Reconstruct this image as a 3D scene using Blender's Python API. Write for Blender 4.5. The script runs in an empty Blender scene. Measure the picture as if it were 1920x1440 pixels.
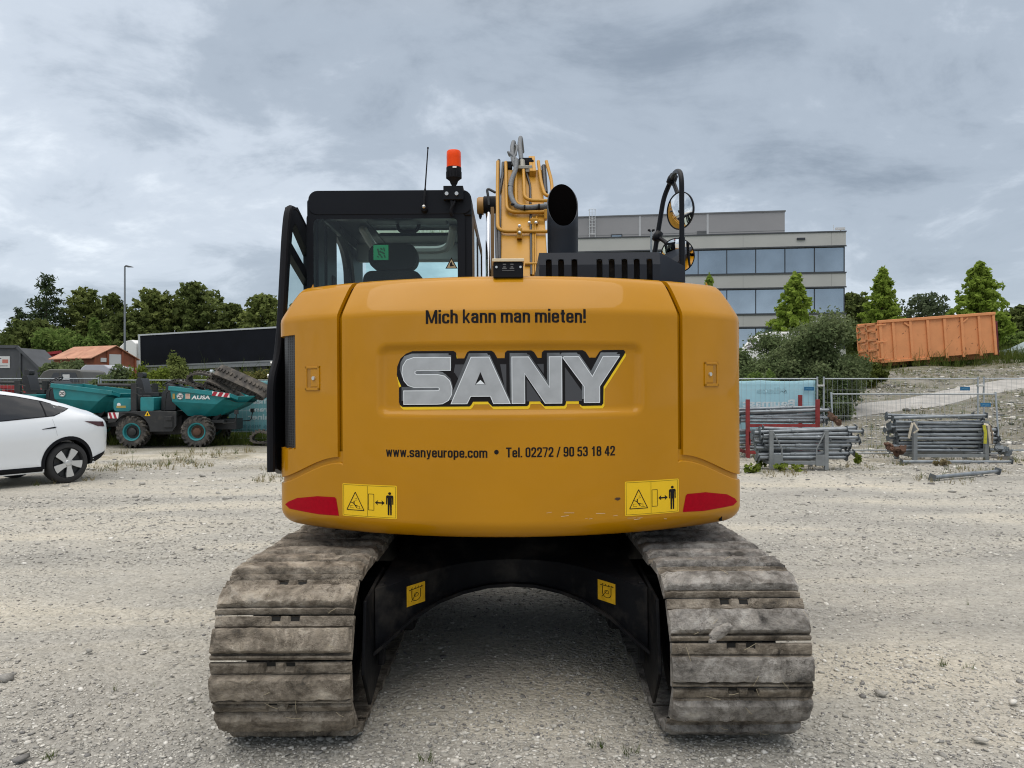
import bpy, bmesh, math, random
import numpy as np
from mathutils import Vector, Matrix, noise as mnoise
from mathutils.geometry import tessellate_polygon

scene = bpy.context.scene
PI = math.pi
F, D, H, HOR = 1442.0, 5.16, 1.6, 728.0      # focal length in px, camera set-back, eye height, horizon row (measured on the photograph)

# ------------------------------------------------------------------ camera, sky, sun, exposure
cam_d = bpy.data.cameras.new("camera")
cam = bpy.data.objects.new("camera", cam_d)
scene.collection.objects.link(cam)
cam.location = (0, -D, H)
cam.rotation_euler = (PI / 2, 0, 0)
cam_d.sensor_width = 36.0
cam_d.lens = 36.0 * F / 1920.0
cam_d.shift_y = (HOR - 720.0) / 1920.0
cam_d.clip_start = 0.05
cam_d.clip_end = 3000
scene.camera = cam
scene.view_settings.view_transform = 'Standard'
scene.view_settings.look = 'None'
scene.view_settings.exposure = 0.30
scene.view_settings.gamma = 1.0
scene.cycles.use_denoising = True
scene.cycles.filter_width = 1.1
scene.cycles.max_bounces = 8
scene.cycles.transparent_max_bounces = 12

SUN_EL, SUN_AZ = math.radians(76), math.radians(200)      # azimuth measured from +Y, clockwise (behind the camera, a little left)
world = bpy.data.worlds.new("World")
scene.world = world
world.use_nodes = True


def build_sky():
    nt = world.node_tree
    N, L = nt.nodes, nt.links
    N.clear()
    out = N.new('ShaderNodeOutputWorld')
    sky = N.new('ShaderNodeTexSky')
    sky.sky_type = 'NISHITA'
    sky.sun_disc = False
    sky.sun_elevation = SUN_EL
    sky.sun_rotation = SUN_AZ
    bg1 = N.new('ShaderNodeBackground')
    bg1.inputs['Strength'].default_value = 0.09
    L.new(sky.outputs[0], bg1.inputs['Color'])
    tc = N.new('ShaderNodeTexCoord')
    sep = N.new('ShaderNodeSeparateXYZ')
    L.new(tc.outputs['Generated'], sep.inputs[0])

    def M(op, a, b=None, c=None, clamp=False):
        n = N.new('ShaderNodeMath')
        n.operation = op
        n.use_clamp = clamp
        for i, v in enumerate((a, b, c)):
            if v is None:
                continue
            if isinstance(v, (int, float)):
                n.inputs[i].default_value = v
            else:
                L.new(v, n.inputs[i])
        return n.outputs[0]
    zc = M('MAXIMUM', sep.outputs['Z'], 0.0)
    den = M('ADD', zc, 0.30)
    px = M('DIVIDE', sep.outputs['X'], den)
    py = M('DIVIDE', sep.outputs['Y'], den)
    comb = N.new('ShaderNodeCombineXYZ')
    L.new(px, comb.inputs[0])
    L.new(py, comb.inputs[1])

    def NZ(scale, det, rough, off, dist=0.0, stretch=(1, 1, 1), rot=0.0):
        mp = N.new('ShaderNodeMapping')
        mp.inputs['Location'].default_value = off
        mp.inputs['Scale'].default_value = stretch
        mp.inputs['Rotation'].default_value = (0, 0, rot)
        L.new(comb.outputs[0], mp.inputs[0])
        n = N.new('ShaderNodeTexNoise')
        n.inputs['Scale'].default_value = scale
        n.inputs['Detail'].default_value = det
        n.inputs['Roughness'].default_value = rough
        n.inputs['Distortion'].default_value = dist
        L.new(mp.outputs[0], n.inputs['Vector'])
        return n.outputs[0]
    big = NZ(0.62, 3, 0.45, (32.8, 2.4, 0), 0.35, (0.9, 1.15, 1), 0.35)
    fine = NZ(2.3, 9, 0.62, (9.9, 12.8, 0), 0.45, (0.95, 1.1, 1), 0.25)
    wisp = NZ(5.5, 8, 0.62, (3.2, 1.4, 0), 0.5, (0.9, 1.1, 1), 0.5)
    v = M('ADD', M('MULTIPLY', big, 0.62), M('ADD', M('MULTIPLY', fine, 0.42), M('MULTIPLY', wisp, 0.13)))
    ramp = N.new('ShaderNodeValToRGB')
    r = ramp.color_ramp
    r.interpolation = 'EASE'
    r.elements[0].position = 0.415
    r.elements[0].color = (0.245, 0.292, 0.352, 1)
    r.elements[1].position = 0.735
    r.elements[1].color = (0.86, 0.915, 0.97, 1)
    e = r.elements.new(0.535)
    e.color = (0.385, 0.442, 0.512, 1)
    e = r.elements.new(0.618)
    e.color = (0.56, 0.62, 0.695, 1)
    L.new(v, ramp.inputs[0])
    # an overcast dome is brighter overhead than near the horizon
    up = N.new('ShaderNodeMapRange')
    up.interpolation_type = 'SMOOTHSTEP'
    up.inputs['From Min'].default_value = 0.40
    up.inputs['From Max'].default_value = 0.85
    up.inputs['To Min'].default_value = 1.0
    up.inputs['To Max'].default_value = 1.9
    L.new(sep.outputs['Z'], up.inputs[0])
    # thin brighter air low over the horizon
    low = N.new('ShaderNodeMapRange')
    low.interpolation_type = 'SMOOTHSTEP'
    low.inputs['From Min'].default_value = 0.0
    low.inputs['From Max'].default_value = 0.22
    low.inputs['To Min'].default_value = 1.05
    low.inputs['To Max'].default_value = 1.0
    L.new(sep.outputs['Z'], low.inputs[0])
    bg2 = N.new('ShaderNodeBackground')
    # thick cloud overhead is a more neutral white than the blue grey near the horizon
    hi = N.new('ShaderNodeMapRange')
    hi.inputs['From Min'].default_value = 0.42
    hi.inputs['From Max'].default_value = 0.75
    L.new(sep.outputs['Z'], hi.inputs[0])
    tint = N.new('ShaderNodeMix')
    tint.data_type = 'RGBA'
    tint.blend_type = 'MULTIPLY'
    tint.inputs[7].default_value = (1.16, 1.0, 0.85, 1)
    L.new(hi.outputs[0], tint.inputs[0])
    L.new(ramp.outputs[0], tint.inputs[6])
    L.new(tint.outputs[2], bg2.inputs['Color'])
    L.new(M('MULTIPLY', up.outputs[0], low.outputs[0]), bg2.inputs['Strength'])
    mix = N.new('ShaderNodeMixShader')
    mix.inputs[0].default_value = 0.88
    L.new(bg1.outputs[0], mix.inputs[1])
    L.new(bg2.outputs[0], mix.inputs[2])
    L.new(mix.outputs[0], out.inputs[0])


build_sky()
sun_d = bpy.data.lights.new("sun", 'SUN')
sun_d.energy = 1.5
sun_d.angle = math.radians(70)
sun_d.color = (1.0, 0.97, 0.925)
sun = bpy.data.objects.new("sun", sun_d)
scene.collection.objects.link(sun)
sd = Vector((math.sin(SUN_AZ) * math.cos(SUN_EL), math.cos(SUN_AZ) * math.cos(SUN_EL), math.sin(SUN_EL)))
sun.rotation_euler = sd.to_track_quat('Z', 'Y').to_euler()
sun.location = (0, -20, 40)


# ------------------------------------------------------------------ helpers
def P(px, py, d):
    """world point seen at a photo pixel at distance d in front of the camera"""
    return Vector(((px - 960.0) * d / F, d - D, H - (py - HOR) * d / F))


def GX(px, d):
    return (px - 960.0) * d / F


def sm(a, b, x):
    t = min(1.0, max(0.0, (x - a) / (b - a)))
    return t * t * (3 - 2 * t)


MATS = {}


def mat(name, col, rough=0.5, metal=0.0, var=0.0, vscale=6.0, bump=0.0, bscale=40.0, col2=None, mixpos=(0.4, 0.65), mscale=3.0, spec=0.5, coat=0.0, emit=None, detail=5.0):
    if name in MATS:
        return MATS[name]
    m = bpy.data.materials.new(name)
    m.use_nodes = True
    nt = m.node_tree
    N, L = nt.nodes, nt.links
    b = N['Principled BSDF']
    b.inputs['Roughness'].default_value = rough
    b.inputs['Metallic'].default_value = metal
    b.inputs['Specular IOR Level'].default_value = spec
    if coat:
        b.inputs['Coat Weight'].default_value = coat
        b.inputs['Coat Roughness'].default_value = 0.04
    c4 = (col[0], col[1], col[2], 1)
    b.inputs['Base Color'].default_value = c4
    tc = N.new('ShaderNodeTexCoord')
    src = None
    if col2 is not None:
        n = N.new('ShaderNodeTexNoise')
        n.inputs['Scale'].default_value = mscale
        n.inputs['Detail'].default_value = detail
        n.inputs['Roughness'].default_value = 0.6
        L.new(tc.outputs['Object'], n.inputs['Vector'])
        rp = N.new('ShaderNodeValToRGB')
        rp.color_ramp.elements[0].position = mixpos[0]
        rp.color_ramp.elements[0].color = c4
        rp.color_ramp.elements[1].position = mixpos[1]
        rp.color_ramp.elements[1].color = (col2[0], col2[1], col2[2], 1)
        L.new(n.outputs[0], rp.inputs[0])
        src = rp.outputs[0]
    if var > 0:
        n = N.new('ShaderNodeTexNoise')
        n.inputs['Scale'].default_value = vscale
        n.inputs['Detail'].default_value = 4
        L.new(tc.outputs['Object'], n.inputs['Vector'])
        mr = N.new('ShaderNodeMapRange')
        mr.inputs['From Min'].default_value = 0.3
        mr.inputs['From Max'].default_value = 0.7
        mr.inputs['To Min'].default_value = 1 - var
        mr.inputs['To Max'].default_value = 1 + var
        L.new(n.outputs[0], mr.inputs[0])
        hs = N.new('ShaderNodeHueSaturation')
        hs.inputs['Color'].default_value = c4
        if src:
            L.new(src, hs.inputs['Color'])
        L.new(mr.outputs[0], hs.inputs['Value'])
        src = hs.outputs[0]
    if src:
        L.new(src, b.inputs['Base Color'])
    if bump > 0:
        n = N.new('ShaderNodeTexNoise')
        n.inputs['Scale'].default_value = bscale
        n.inputs['Detail'].default_value = 5
        L.new(tc.outputs['Object'], n.inputs['Vector'])
        bp = N.new('ShaderNodeBump')
        bp.inputs['Strength'].default_value = bump
        bp.inputs['Distance'].default_value = 0.02
        L.new(n.outputs[0], bp.inputs['Height'])
        L.new(bp.outputs[0], b.inputs['Normal'])
    if emit:
        b.inputs['Emission Color'].default_value = (emit[0], emit[1], emit[2], 1)
        b.inputs['Emission Strength'].default_value = emit[3]
    MATS[name] = m
    return m


def glass(name, tint, gloss=0.06, dark=None):
    if name in MATS:
        return MATS[name]
    m = bpy.data.materials.new(name)
    m.use_nodes = True
    nt = m.node_tree
    N, L = nt.nodes, nt.links
    N.clear()
    o = N.new('ShaderNodeOutputMaterial')
    t = N.new('ShaderNodeBsdfTransparent')
    t.inputs[0].default_value = (*tint, 1)
    g = N.new('ShaderNodeBsdfGlossy')
    g.inputs['Roughness'].default_value = 0.03
    g.inputs[0].default_value = (0.9, 0.95, 0.95, 1)
    f = N.new('ShaderNodeFresnel')
    f.inputs[0].default_value = 1.45
    mx = N.new('ShaderNodeMixShader')
    L.new(f.outputs[0], mx.inputs[0])
    L.new(t.outputs[0], mx.inputs[1])
    L.new(g.outputs[0], mx.inputs[2])
    L.new(mx.outputs[0], o.inputs[0])
    MATS[name] = m
    return m


def leafmat(name, c1, c2, nscale=0.5, trans=0.35):
    if name in MATS:
        return MATS[name]
    m = bpy.data.materials.new(name)
    m.use_nodes = True
    nt = m.node_tree
    N, L = nt.nodes, nt.links
    N.clear()
    o = N.new('ShaderNodeOutputMaterial')
    tc = N.new('ShaderNodeTexCoord')
    n = N.new('ShaderNodeTexNoise')
    n.inputs['Scale'].default_value = nscale
    n.inputs['Detail'].default_value = 6
    n.inputs['Roughness'].default_value = 0.7
    L.new(tc.outputs['Object'], n.inputs['Vector'])
    rp = N.new('ShaderNodeValToRGB')
    rp.color_ramp.elements[0].position = 0.36
    rp.color_ramp.elements[0].color = (*c1, 1)
    rp.color_ramp.elements[1].position = 0.64
    rp.color_ramp.elements[1].color = (*c2, 1)
    L.new(n.outputs[0], rp.inputs[0])
    d = N.new('ShaderNodeBsdfDiffuse')
    t = N.new('ShaderNodeBsdfTranslucent')
    L.new(rp.outputs[0], d.inputs[0])
    L.new(rp.outputs[0], t.inputs[0])
    mx = N.new('ShaderNodeMixShader')
    mx.inputs[0].default_value = trans
    L.new(d.outputs[0], mx.inputs[1])
    L.new(t.outputs[0], mx.inputs[2])
    L.new(mx.outputs[0], o.inputs[0])
    MATS[name] = m
    return m


def tag(o, label=None, cat=None, group=None, kind=None):
    if label:
        o['label'] = label
    if cat:
        o['category'] = cat
    if group:
        o['group'] = group
    if kind:
        o['kind'] = kind
    return o


def thing(name, label, cat, loc=(0, 0, 0), rotz=0.0, group=None, rot=None):
    o = bpy.data.objects.new(name, None)
    o.empty_display_size = 0.2
    scene.collection.objects.link(o)
    o.location = loc
    o.rotation_euler = rot if rot else (0, 0, rotz)
    return tag(o, label, cat, group)


def copy_tree(o, parent=None):
    c = o.copy()
    scene.collection.objects.link(c)
    c.parent = parent
    for ch in list(o.children):
        copy_tree(ch, c)
    return c


def finish(me, name, m, parent=None, smooth=30, bevel=0, bseg=2, solid=0, label=None):
    mats = m if isinstance(m, (list, tuple)) else [m]
    for x in mats:
        me.materials.append(x)
    if smooth:
        me.polygons.foreach_set('use_smooth', [True] * len(me.polygons))
        if smooth < 180:
            me.set_sharp_from_angle(angle=math.radians(smooth))
    o = bpy.data.objects.new(name, me)
    scene.collection.objects.link(o)
    if parent is not None:
        o.parent = parent
    if solid:
        s = o.modifiers.new('solid', 'SOLIDIFY')
        s.thickness = abs(solid)
        s.offset = -1 if solid > 0 else 1
    if bevel:
        b = o.modifiers.new('bevel', 'BEVEL')
        b.width = bevel
        b.segments = bseg
        b.limit_method = 'ANGLE'
        b.angle_limit = math.radians(50)
        b.harden_normals = True
    if label:
        o['label'] = label
    return o


def np_obj(name, verts, faces, m, parent=None, smooth=0, midx=None):
    verts = np.asarray(verts, dtype=np.float32)
    faces = np.asarray(faces, dtype=np.int32)
    k = faces.shape[1]
    me = bpy.data.meshes.new(name)
    me.vertices.add(len(verts))
    me.vertices.foreach_set('co', verts.ravel())
    me.loops.add(faces.size)
    me.loops.foreach_set('vertex_index', faces.ravel())
    me.polygons.add(len(faces))
    me.polygons.foreach_set('loop_start', np.arange(0, faces.size, k, dtype=np.int32))
    if midx is not None:
        me.polygons.foreach_set('material_index', np.asarray(midx, dtype=np.int32))
    me.update(calc_edges=True)
    return finish(me, name, m, parent, smooth)


def fillet(pts, r, n=6):
    pts = [Vector(p) for p in pts]
    out = [pts[0]]
    for i in range(1, len(pts) - 1):
        a, b, c = pts[i - 1], pts[i], pts[i + 1]
        u, w = (a - b), (c - b)
        lu, lw = u.length, w.length
        if lu < 1e-6 or lw < 1e-6:
            continue
        rr = min(r, lu * 0.48, lw * 0.48)
        p0, p1 = b + u / lu * rr, b + w / lw * rr
        for k in range(n + 1):
            t = k / n
            out.append((1 - t) ** 2 * p0 + 2 * t * (1 - t) * b + t * t * p1)
    out.append(pts[-1])
    return out


class MB:
    """collects simple shapes and builds them as one mesh"""

    def __init__(self):
        self.v = []
        self.f = []
        self.mi = []
        self.cur = 0

    def add(self, vs, fs):
        o = len(self.v)
        self.v += [tuple(p) for p in vs]
        self.f += [tuple(i + o for i in f) for f in fs]
        self.mi += [self.cur] * len(fs)
        return self

    def box(self, x0, x1, y0, y1, z0, z1, M=None):
        vs = [Vector(p) for p in ((x0, y0, z0), (x1, y0, z0), (x1, y1, z0), (x0, y1, z0), (x0, y0, z1), (x1, y0, z1), (x1, y1, z1), (x0, y1, z1))]
        if M is not None:
            vs = [M @ p for p in vs]
        return self.add(vs, [(0, 3, 2, 1), (4, 5, 6, 7), (0, 1, 5, 4), (1, 2, 6, 5), (2, 3, 7, 6), (3, 0, 4, 7)])

    def bar(self, a, b, w, h, up=(0, 0, 1)):
        a, b = Vector(a), Vector(b)
        d = (b - a)
        L = d.length
        d.normalize()
        upv = Vector(up)
        s = d.cross(upv)
        if s.length < 1e-4:
            s = d.cross(Vector((1, 0, 0)))
        s.normalize()
        t = s.cross(d)
        M = Matrix((d, s, t)).transposed().to_4x4()
        M.translation = a
        return self.box(0, L, -w / 2, w / 2, -h / 2, h / 2, M)

    def tube(self, pts, r, seg=8, closed=False, caps=True):
        pts = [Vector(p) for p in pts]
        n = len(pts)
        rr = r if isinstance(r, (list, tuple)) else [r] * n
        tang = []
        for i in range(n):
            if closed:
                t = pts[(i + 1) % n] - pts[i - 1]
            else:
                t = pts[min(i + 1, n - 1)] - pts[max(i - 1, 0)]
            if t.length < 1e-9:
                t = Vector((0, 0, 1))
            tang.append(t.normalized())
        t0 = tang[0]
        a = Vector((0, 0, 1)) if abs(t0.z) < 0.9 else Vector((1, 0, 0))
        u = t0.cross(a).normalized()
        vs = []
        for i in range(n):
            t = tang[i]
            u = (u - t * u.dot(t))
            u.normalize()
            w = t.cross(u)
            for k in range(seg):
                an = 2 * PI * k / seg
                vs.append(pts[i] + (u * math.cos(an) + w * math.sin(an)) * rr[i])
        fs = []
        for i in range(n if closed else n - 1):
            j = (i + 1) % n
            for k in range(seg):
                k2 = (k + 1) % seg
                fs.append((i * seg + k, i * seg + k2, j * seg + k2, j * seg + k))
        if caps and not closed:
            fs.append(tuple(reversed(range(seg))))
            fs.append(tuple((n - 1) * seg + k for k in range(seg)))
        return self.add(vs, fs)

    def cyl(self, a, b, r0, r1=None, seg=20, caps=True):
        return self.tube([a, b], [r0, r0 if r1 is None else r1], seg, caps=caps)

    def lathe(self, prof, M=None, seg=24, cap=True):
        """profile of (radius, height) turned about local z"""
        vs = []
        fs = []
        for (r, z) in prof:
            for k in range(seg):
                a = 2 * PI * k / seg
                p = Vector((r * math.cos(a), r * math.sin(a), z))
                vs.append(M @ p if M is not None else p)
        for i in range(len(prof) - 1):
            for k in range(seg):
                k2 = (k + 1) % seg
                fs.append((i * seg + k, i * seg + k2, (i + 1) * seg + k2, (i + 1) * seg + k))
        if cap:
            fs.append(tuple(reversed(range(seg))))
            fs.append(tuple((len(prof) - 1) * seg + k for k in range(seg)))
        return self.add(vs, fs)

    def prism(self, poly, y0, y1, M=None):
        """polygon in local x,z swept from y0 to y1"""
        n = len(poly)
        vs = [Vector((x, y0, z)) for x, z in poly] + [Vector((x, y1, z)) for x, z in poly]
        if M is not None:
            vs = [M @ p for p in vs]
        tris = tessellate_polygon([[Vector((x, z, 0)) for x, z in poly]])
        area = sum(poly[i][0] * poly[(i + 1) % n][1] - poly[(i + 1) % n][0] * poly[i][1] for i in range(n))
        fs = []
        for t in tris:
            ar = (poly[t[1]][0] - poly[t[0]][0]) * (poly[t[2]][1] - poly[t[0]][1]) - (poly[t[2]][0] - poly[t[0]][0]) * (poly[t[1]][1] - poly[t[0]][1])
            t = t if ar > 0 else (t[0], t[2], t[1])
            fs.append(tuple(t))
            fs.append(tuple(i + n for i in reversed(t)))
        for i in range(n):
            j = (i + 1) % n
            fs.append((j, i, i + n, j + n) if area > 0 else (i, j, j + n, i + n))
        return self.add(vs, fs)

    def build(self, name, m, parent=None, smooth=30, bevel=0, bseg=2, solid=0, label=None):
        me = bpy.data.meshes.new(name)
        me.from_pydata(self.v, [], self.f)
        if any(self.mi):
            me.polygons.foreach_set('material_index', self.mi)
        me.update()
        return finish(me, name, m, parent, smooth, bevel, bseg, solid, label)


def offset_poly(poly, o):
    n = len(poly)
    area = sum(poly[i][0] * poly[(i + 1) % n][1] - poly[(i + 1) % n][0] * poly[i][1] for i in range(n))
    s = 1 if area > 0 else -1
    out = []
    for i in range(n):
        a, b, c = Vector(poly[i - 1]), Vector(poly[i]), Vector(poly[(i + 1) % n])
        d1, d2 = (b - a), (c - b)
        if d1.length < 1e-9 or d2.length < 1e-9:
            out.append(tuple(b))
            continue
        d1.normalize()
        d2.normalize()
        n1, n2 = Vector((d1.y, -d1.x)) * s, Vector((d2.y, -d2.x)) * s
        m = n1 + n2
        if m.length < 0.3:
            m = n1
        else:
            m = m / max(0.35, (1 + n1.dot(n2)))
        q = b + m * o
        out.append((q.x, q.y))
    return out


def flat_bm(polys):
    bm = bmesh.new()
    for poly in polys:
        vs = [bm.verts.new((p[0], p[1], 0)) for p in poly]
        for t in tessellate_polygon([[Vector((p[0], p[1], 0)) for p in poly]]):
            try:
                bm.faces.new([vs[i] for i in t])
            except ValueError:
                pass
    return bm


def decal(name, polys, m, fn, parent, off=0.001, step=0.03, smooth=180):
    """flat artwork (x, z outlines) laid on a surface fn(x, z, off)"""
    bm = flat_bm(polys) if not isinstance(polys, bmesh.types.BMesh) else polys
    xs = [v.co.x for v in bm.verts]
    if step and xs:
        x = math.floor(min(xs) / step) * step + step
        while x < max(xs):
            bmesh.ops.bisect_plane(bm, geom=bm.verts[:] + bm.edges[:] + bm.faces[:], plane_co=(x, 0, 0), plane_no=(1, 0, 0))
            x += step
    for v in bm.verts:
        v.co = fn(v.co.x, v.co.y, off)
    bmesh.ops.recalc_face_normals(bm, faces=bm.faces)
    me = bpy.data.meshes.new(name)
    bm.to_mesh(me)
    bm.free()
    return finish(me, name, m, parent, smooth)


def text_bm(s, x0, x1, z0, z1, bold=0.0, shear=0.0, mirror=False):
    """lettering fitted into a rectangle (z0..z1 is the full height of the drawn glyphs)"""
    cu = bpy.data.curves.new('lettering', 'FONT')
    cu.body = s
    cu.offset = bold
    cu.shear = shear
    cu.resolution_u = 3
    cu.fill_mode = 'FRONT'
    ob = bpy.data.objects.new('lettering', cu)
    scene.collection.objects.link(ob)
    dg = bpy.context.evaluated_depsgraph_get()
    me = bpy.data.meshes.new_from_object(ob.evaluated_get(dg))
    bpy.data.objects.remove(ob)
    bpy.data.curves.remove(cu)
    bm = bmesh.new()
    bm.from_mesh(me)
    bpy.data.meshes.remove(me)
    bmesh.ops.remove_doubles(bm, verts=bm.verts[:], dist=1e-5)
    xs = [v.co.x for v in bm.verts]
    ys = [v.co.y for v in bm.verts]
    ax, bx, ay, by = min(xs), max(xs), min(ys), max(ys)
    for v in bm.verts:
        t = (v.co.x - ax) / (bx - ax)
        if mirror:
            t = 1 - t
        v.co = (x0 + (x1 - x0) * t, z0 + (z1 - z0) * (v.co.y - ay) / (by - ay), 0)
    return bm


X0, X1 = 0.075, 0.365
DOT = [[(0.075, 0.0), (0.075, 0.15)]]
GL = {   # condensed bold sans: glyph -> (width, fillet radius, strokes); a stroke ending in 'c' is closed
    'i': (0.15, 0, [[(0.075, 0), (0.075, 0.73)], [(0.075, 0.85), (0.075, 1.0)]]),
    'l': (0.15, 0, [[(0.075, 0), (0.075, 1.0)]]),
    '.': (0.15, 0, DOT),
    '!': (0.16, 0, [[(0.08, 0.30), (0.08, 1.0)], [(0.08, 0.0), (0.08, 0.16)]]),
    'c': (0.43, 0.14, [[(X1, 0.47), (X1, 0.655), (X0, 0.655), (X0, 0.075), (X1, 0.075), (X1, 0.26)]]),
    'h': (0.44, 0.14, [[(X0, 0), (X0, 1)], [(X0, 0.45), (X0, 0.655), (X1, 0.655), (X1, 0)]]),
    'n': (0.44, 0.14, [[(X0, 0), (X0, 0.73)], [(X0, 0.45), (X0, 0.655), (X1, 0.655), (X1, 0)]]),
    'm': (0.70, 0.13, [[(X0, 0), (X0, 0.73)], [(X0, 0.45), (X0, 0.655), (0.35, 0.655), (0.35, 0)], [(0.35, 0.45), (0.35, 0.655), (0.625, 0.655), (0.625, 0)]]),
    'k': (0.44, 0, [[(X0, 0), (X0, 1)], [(0.13, 0.28), (0.38, 0.73)], [(0.19, 0.42), (0.39, 0)]]),
    'a': (0.44, 0.14, [[(X0 + 0.01, 0.50), (X0 + 0.01, 0.655), (0.355, 0.655), (0.355, 0)], [(0.355, 0.415), (X0, 0.39), (X0, 0.07), (0.355, 0.09)]]),
    'e': (0.44, 0.14, [[(X1, 0.24), (X1, 0.075), (X0, 0.075), (X0, 0.655), (X1, 0.655), (X1, 0.33)], [(X0, 0.37), (X1 + 0.07, 0.37)]]),
    't': (0.29, 0.09, [[(0.15, 0.93), (0.15, 0.075), (0.28, 0.075)], [(0.02, 0.665), (0.28, 0.665)]]),
    's': (0.43, 0.13, [[(X1, 0.49), (X1, 0.655), (X0, 0.655), (X0, 0.39), (X1, 0.34), (X1, 0.075), (X0, 0.075), (X0, 0.24)]]),
    'u': (0.44, 0.14, [[(X0, 0.73), (X0, 0.075), (X1, 0.075), (X1, 0.3)], [(X1, 0.73), (X1, 0)]]),
    'r': (0.31, 0.12, [[(X0, 0), (X0, 0.73)], [(X0, 0.40), (X0, 0.645), (0.30, 0.645)]]),
    'o': (0.44, 0.14, [[(X0, 0.075), (X1, 0.075), (X1, 0.655), (X0, 0.655), 'c']]),
    'p': (0.44, 0.14, [[(X0, -0.21), (X0, 0.73)], [(X0, 0.075), (X1, 0.075), (X1, 0.655), (X0, 0.655), 'c']]),
    'w': (0.58, 0, [[(0.06, 0.73), (0.165, 0.02), (0.29, 0.70), (0.415, 0.02), (0.52, 0.73)]]),
    'y': (0.44, 0, [[(0.07, 0.73), (0.22, 0.05)], [(0.37, 0.73), (0.205, -0.12), (0.06, -0.14)]]),
    'T': (0.48, 0, [[(0.0, 0.925), (0.48, 0.925)], [(0.24, 0), (0.24, 1)]]),
    'M': (0.70, 0, [[(0.075, 0), (0.075, 1)], [(0.625, 0), (0.625, 1)], [(0.10, 0.96), (0.35, 0.06), (0.60, 0.96)]]),
    '0': (0.44, 0.15, [[(X0, 0.075), (X1, 0.075), (X1, 0.925), (X0, 0.925), 'c']]),
    '1': (0.44, 0, [[(0.26, 0), (0.26, 1)], [(0.30, 0.80), (0.08, 0.76)]]),
    '2': (0.44, 0.14, [[(X0, 0.66), (X0, 0.925), (X1, 0.925), (X1, 0.56), (X0, 0.14)], [(0.0, 0.075), (0.44, 0.075)]]),
    '3': (0.44, 0.14, [[(X0, 0.70), (X0, 0.925), (X1 - 0.01, 0.925), (X1 - 0.01, 0.525), (0.16, 0.525)], [(0.16, 0.525), (X1, 0.525), (X1, 0.075), (X0, 0.075), (X0, 0.30)]]),
    '4': (0.46, 0, [[(0.32, 0), (0.32, 1)], [(0.30, 0.95), (0.06, 0.27), (0.46, 0.27)]]),
    '5': (0.44, 0.12, [[(0.40, 0.925), (0.10, 0.925), (0.085, 0.48)], [(0.085, 0.50), (0.12, 0.585), (X1, 0.585), (X1, 0.075), (X0, 0.075), (X0, 0.27)]]),
    '7': (0.44, 0, [[(0.0, 0.925), (0.40, 0.925), (0.17, 0)]]),
    '8': (0.44, 0.13, [[(X0 + 0.01, 0.525), (X1 - 0.01, 0.525), (X1 - 0.01, 0.925), (X0 + 0.01, 0.925), 'c'], [(X0, 0.075), (X1, 0.075), (X1, 0.525), (X0, 0.525), 'c']]),
    '9': (0.44, 0.14, [[(X0, 0.43), (X1, 0.43), (X1, 0.925), (X0, 0.925), 'c'], [(X1, 0.7), (X1, 0.075), (X0, 0.075), (X0, 0.27)]]),
    '/': (0.32, 0, [[(0.03, -0.04), (0.29, 1.02)]]),
}


def stroke_text(s, x0, x1, z0, z1, t=0.148, gap=0.065):
    """bold condensed lettering drawn stroke by stroke; z0 baseline, z1 cap height"""
    items, x = [], 0.0
    for ch in s:
        if ch == ' ':
            x += 0.22
            continue
        w, r, strokes = GL[ch]
        for st in strokes:
            closed = st[-1] == 'c'
            pts = [Vector((a, b, 0)) for a, b in (st[:-1] if closed else st)]
            tt = t * (0.82 if ch in 'wMk4y7/' and len(pts) != 2 or ch in 'ky/' else 1.0)
            if closed:
                mid = (pts[0] + pts[-1]) / 2
                pts = fillet([mid] + pts + [mid], r, 5)[:-1]
            elif r and len(pts) > 2:
                pts = fillet(pts, r, 5)
            elif len(pts) > 2:
                for a_, b_ in zip(pts, pts[1:]):
                    e_ = (b_ - a_).normalized() * tt * 0.10
                    items.append((x, [a_ - e_, b_ + e_], False, tt))
                continue
            items.append((x, pts, closed, tt))
        x += w + gap
    tot = x - gap
    kx, kz = (x1 - x0) / tot, (z1 - z0)
    polys = []
    for xo, pts, closed, tt in items:
        n = len(pts)
        L_, R_ = [], []
        for i in range(n):
            a = pts[(i - 1) % n] if (closed or i > 0) else None
            c = pts[(i + 1) % n] if (closed or i < n - 1) else None
            d1 = (pts[i] - a).normalized() if a is not None else None
            d2 = (c - pts[i]).normalized() if c is not None else None
            d1 = d1 if d1 is not None else d2
            d2 = d2 if d2 is not None else d1
            m = Vector((-d1.y - d2.y, d1.x + d2.x, 0)) / 2
            l2 = max(m.length_squared, 0.30)
            m = m / l2 * tt / 2
            L_.append(pts[i] + m)
            R_.append(pts[i] - m)
        for i in range(n if closed else n - 1):
            j = (i + 1) % n
            polys.append([(x0 + (xo + p.x) * kx, z0 + p.y * kz) for p in (L_[i], R_[i], R_[j], L_[j])])
    return polys


def rrect(x0, x1, z0, z1, r, n=4):
    out = []
    for cx, cz, a0 in ((x1 - r, z0 + r, -90), (x1 - r, z1 - r, 0), (x0 + r, z1 - r, 90), (x0 + r, z0 + r, 180)):
        for k in range(n + 1):
            a = math.radians(a0 + 90 * k / n)
            out.append((cx + r * math.cos(a), cz + r * math.sin(a)))
    return out


def circle(cx, cz, r, n=20, rz=None):
    return [(cx + r * math.cos(2 * PI * k / n), cz + (rz or r) * math.sin(2 * PI * k / n)) for k in range(n)]


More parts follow.
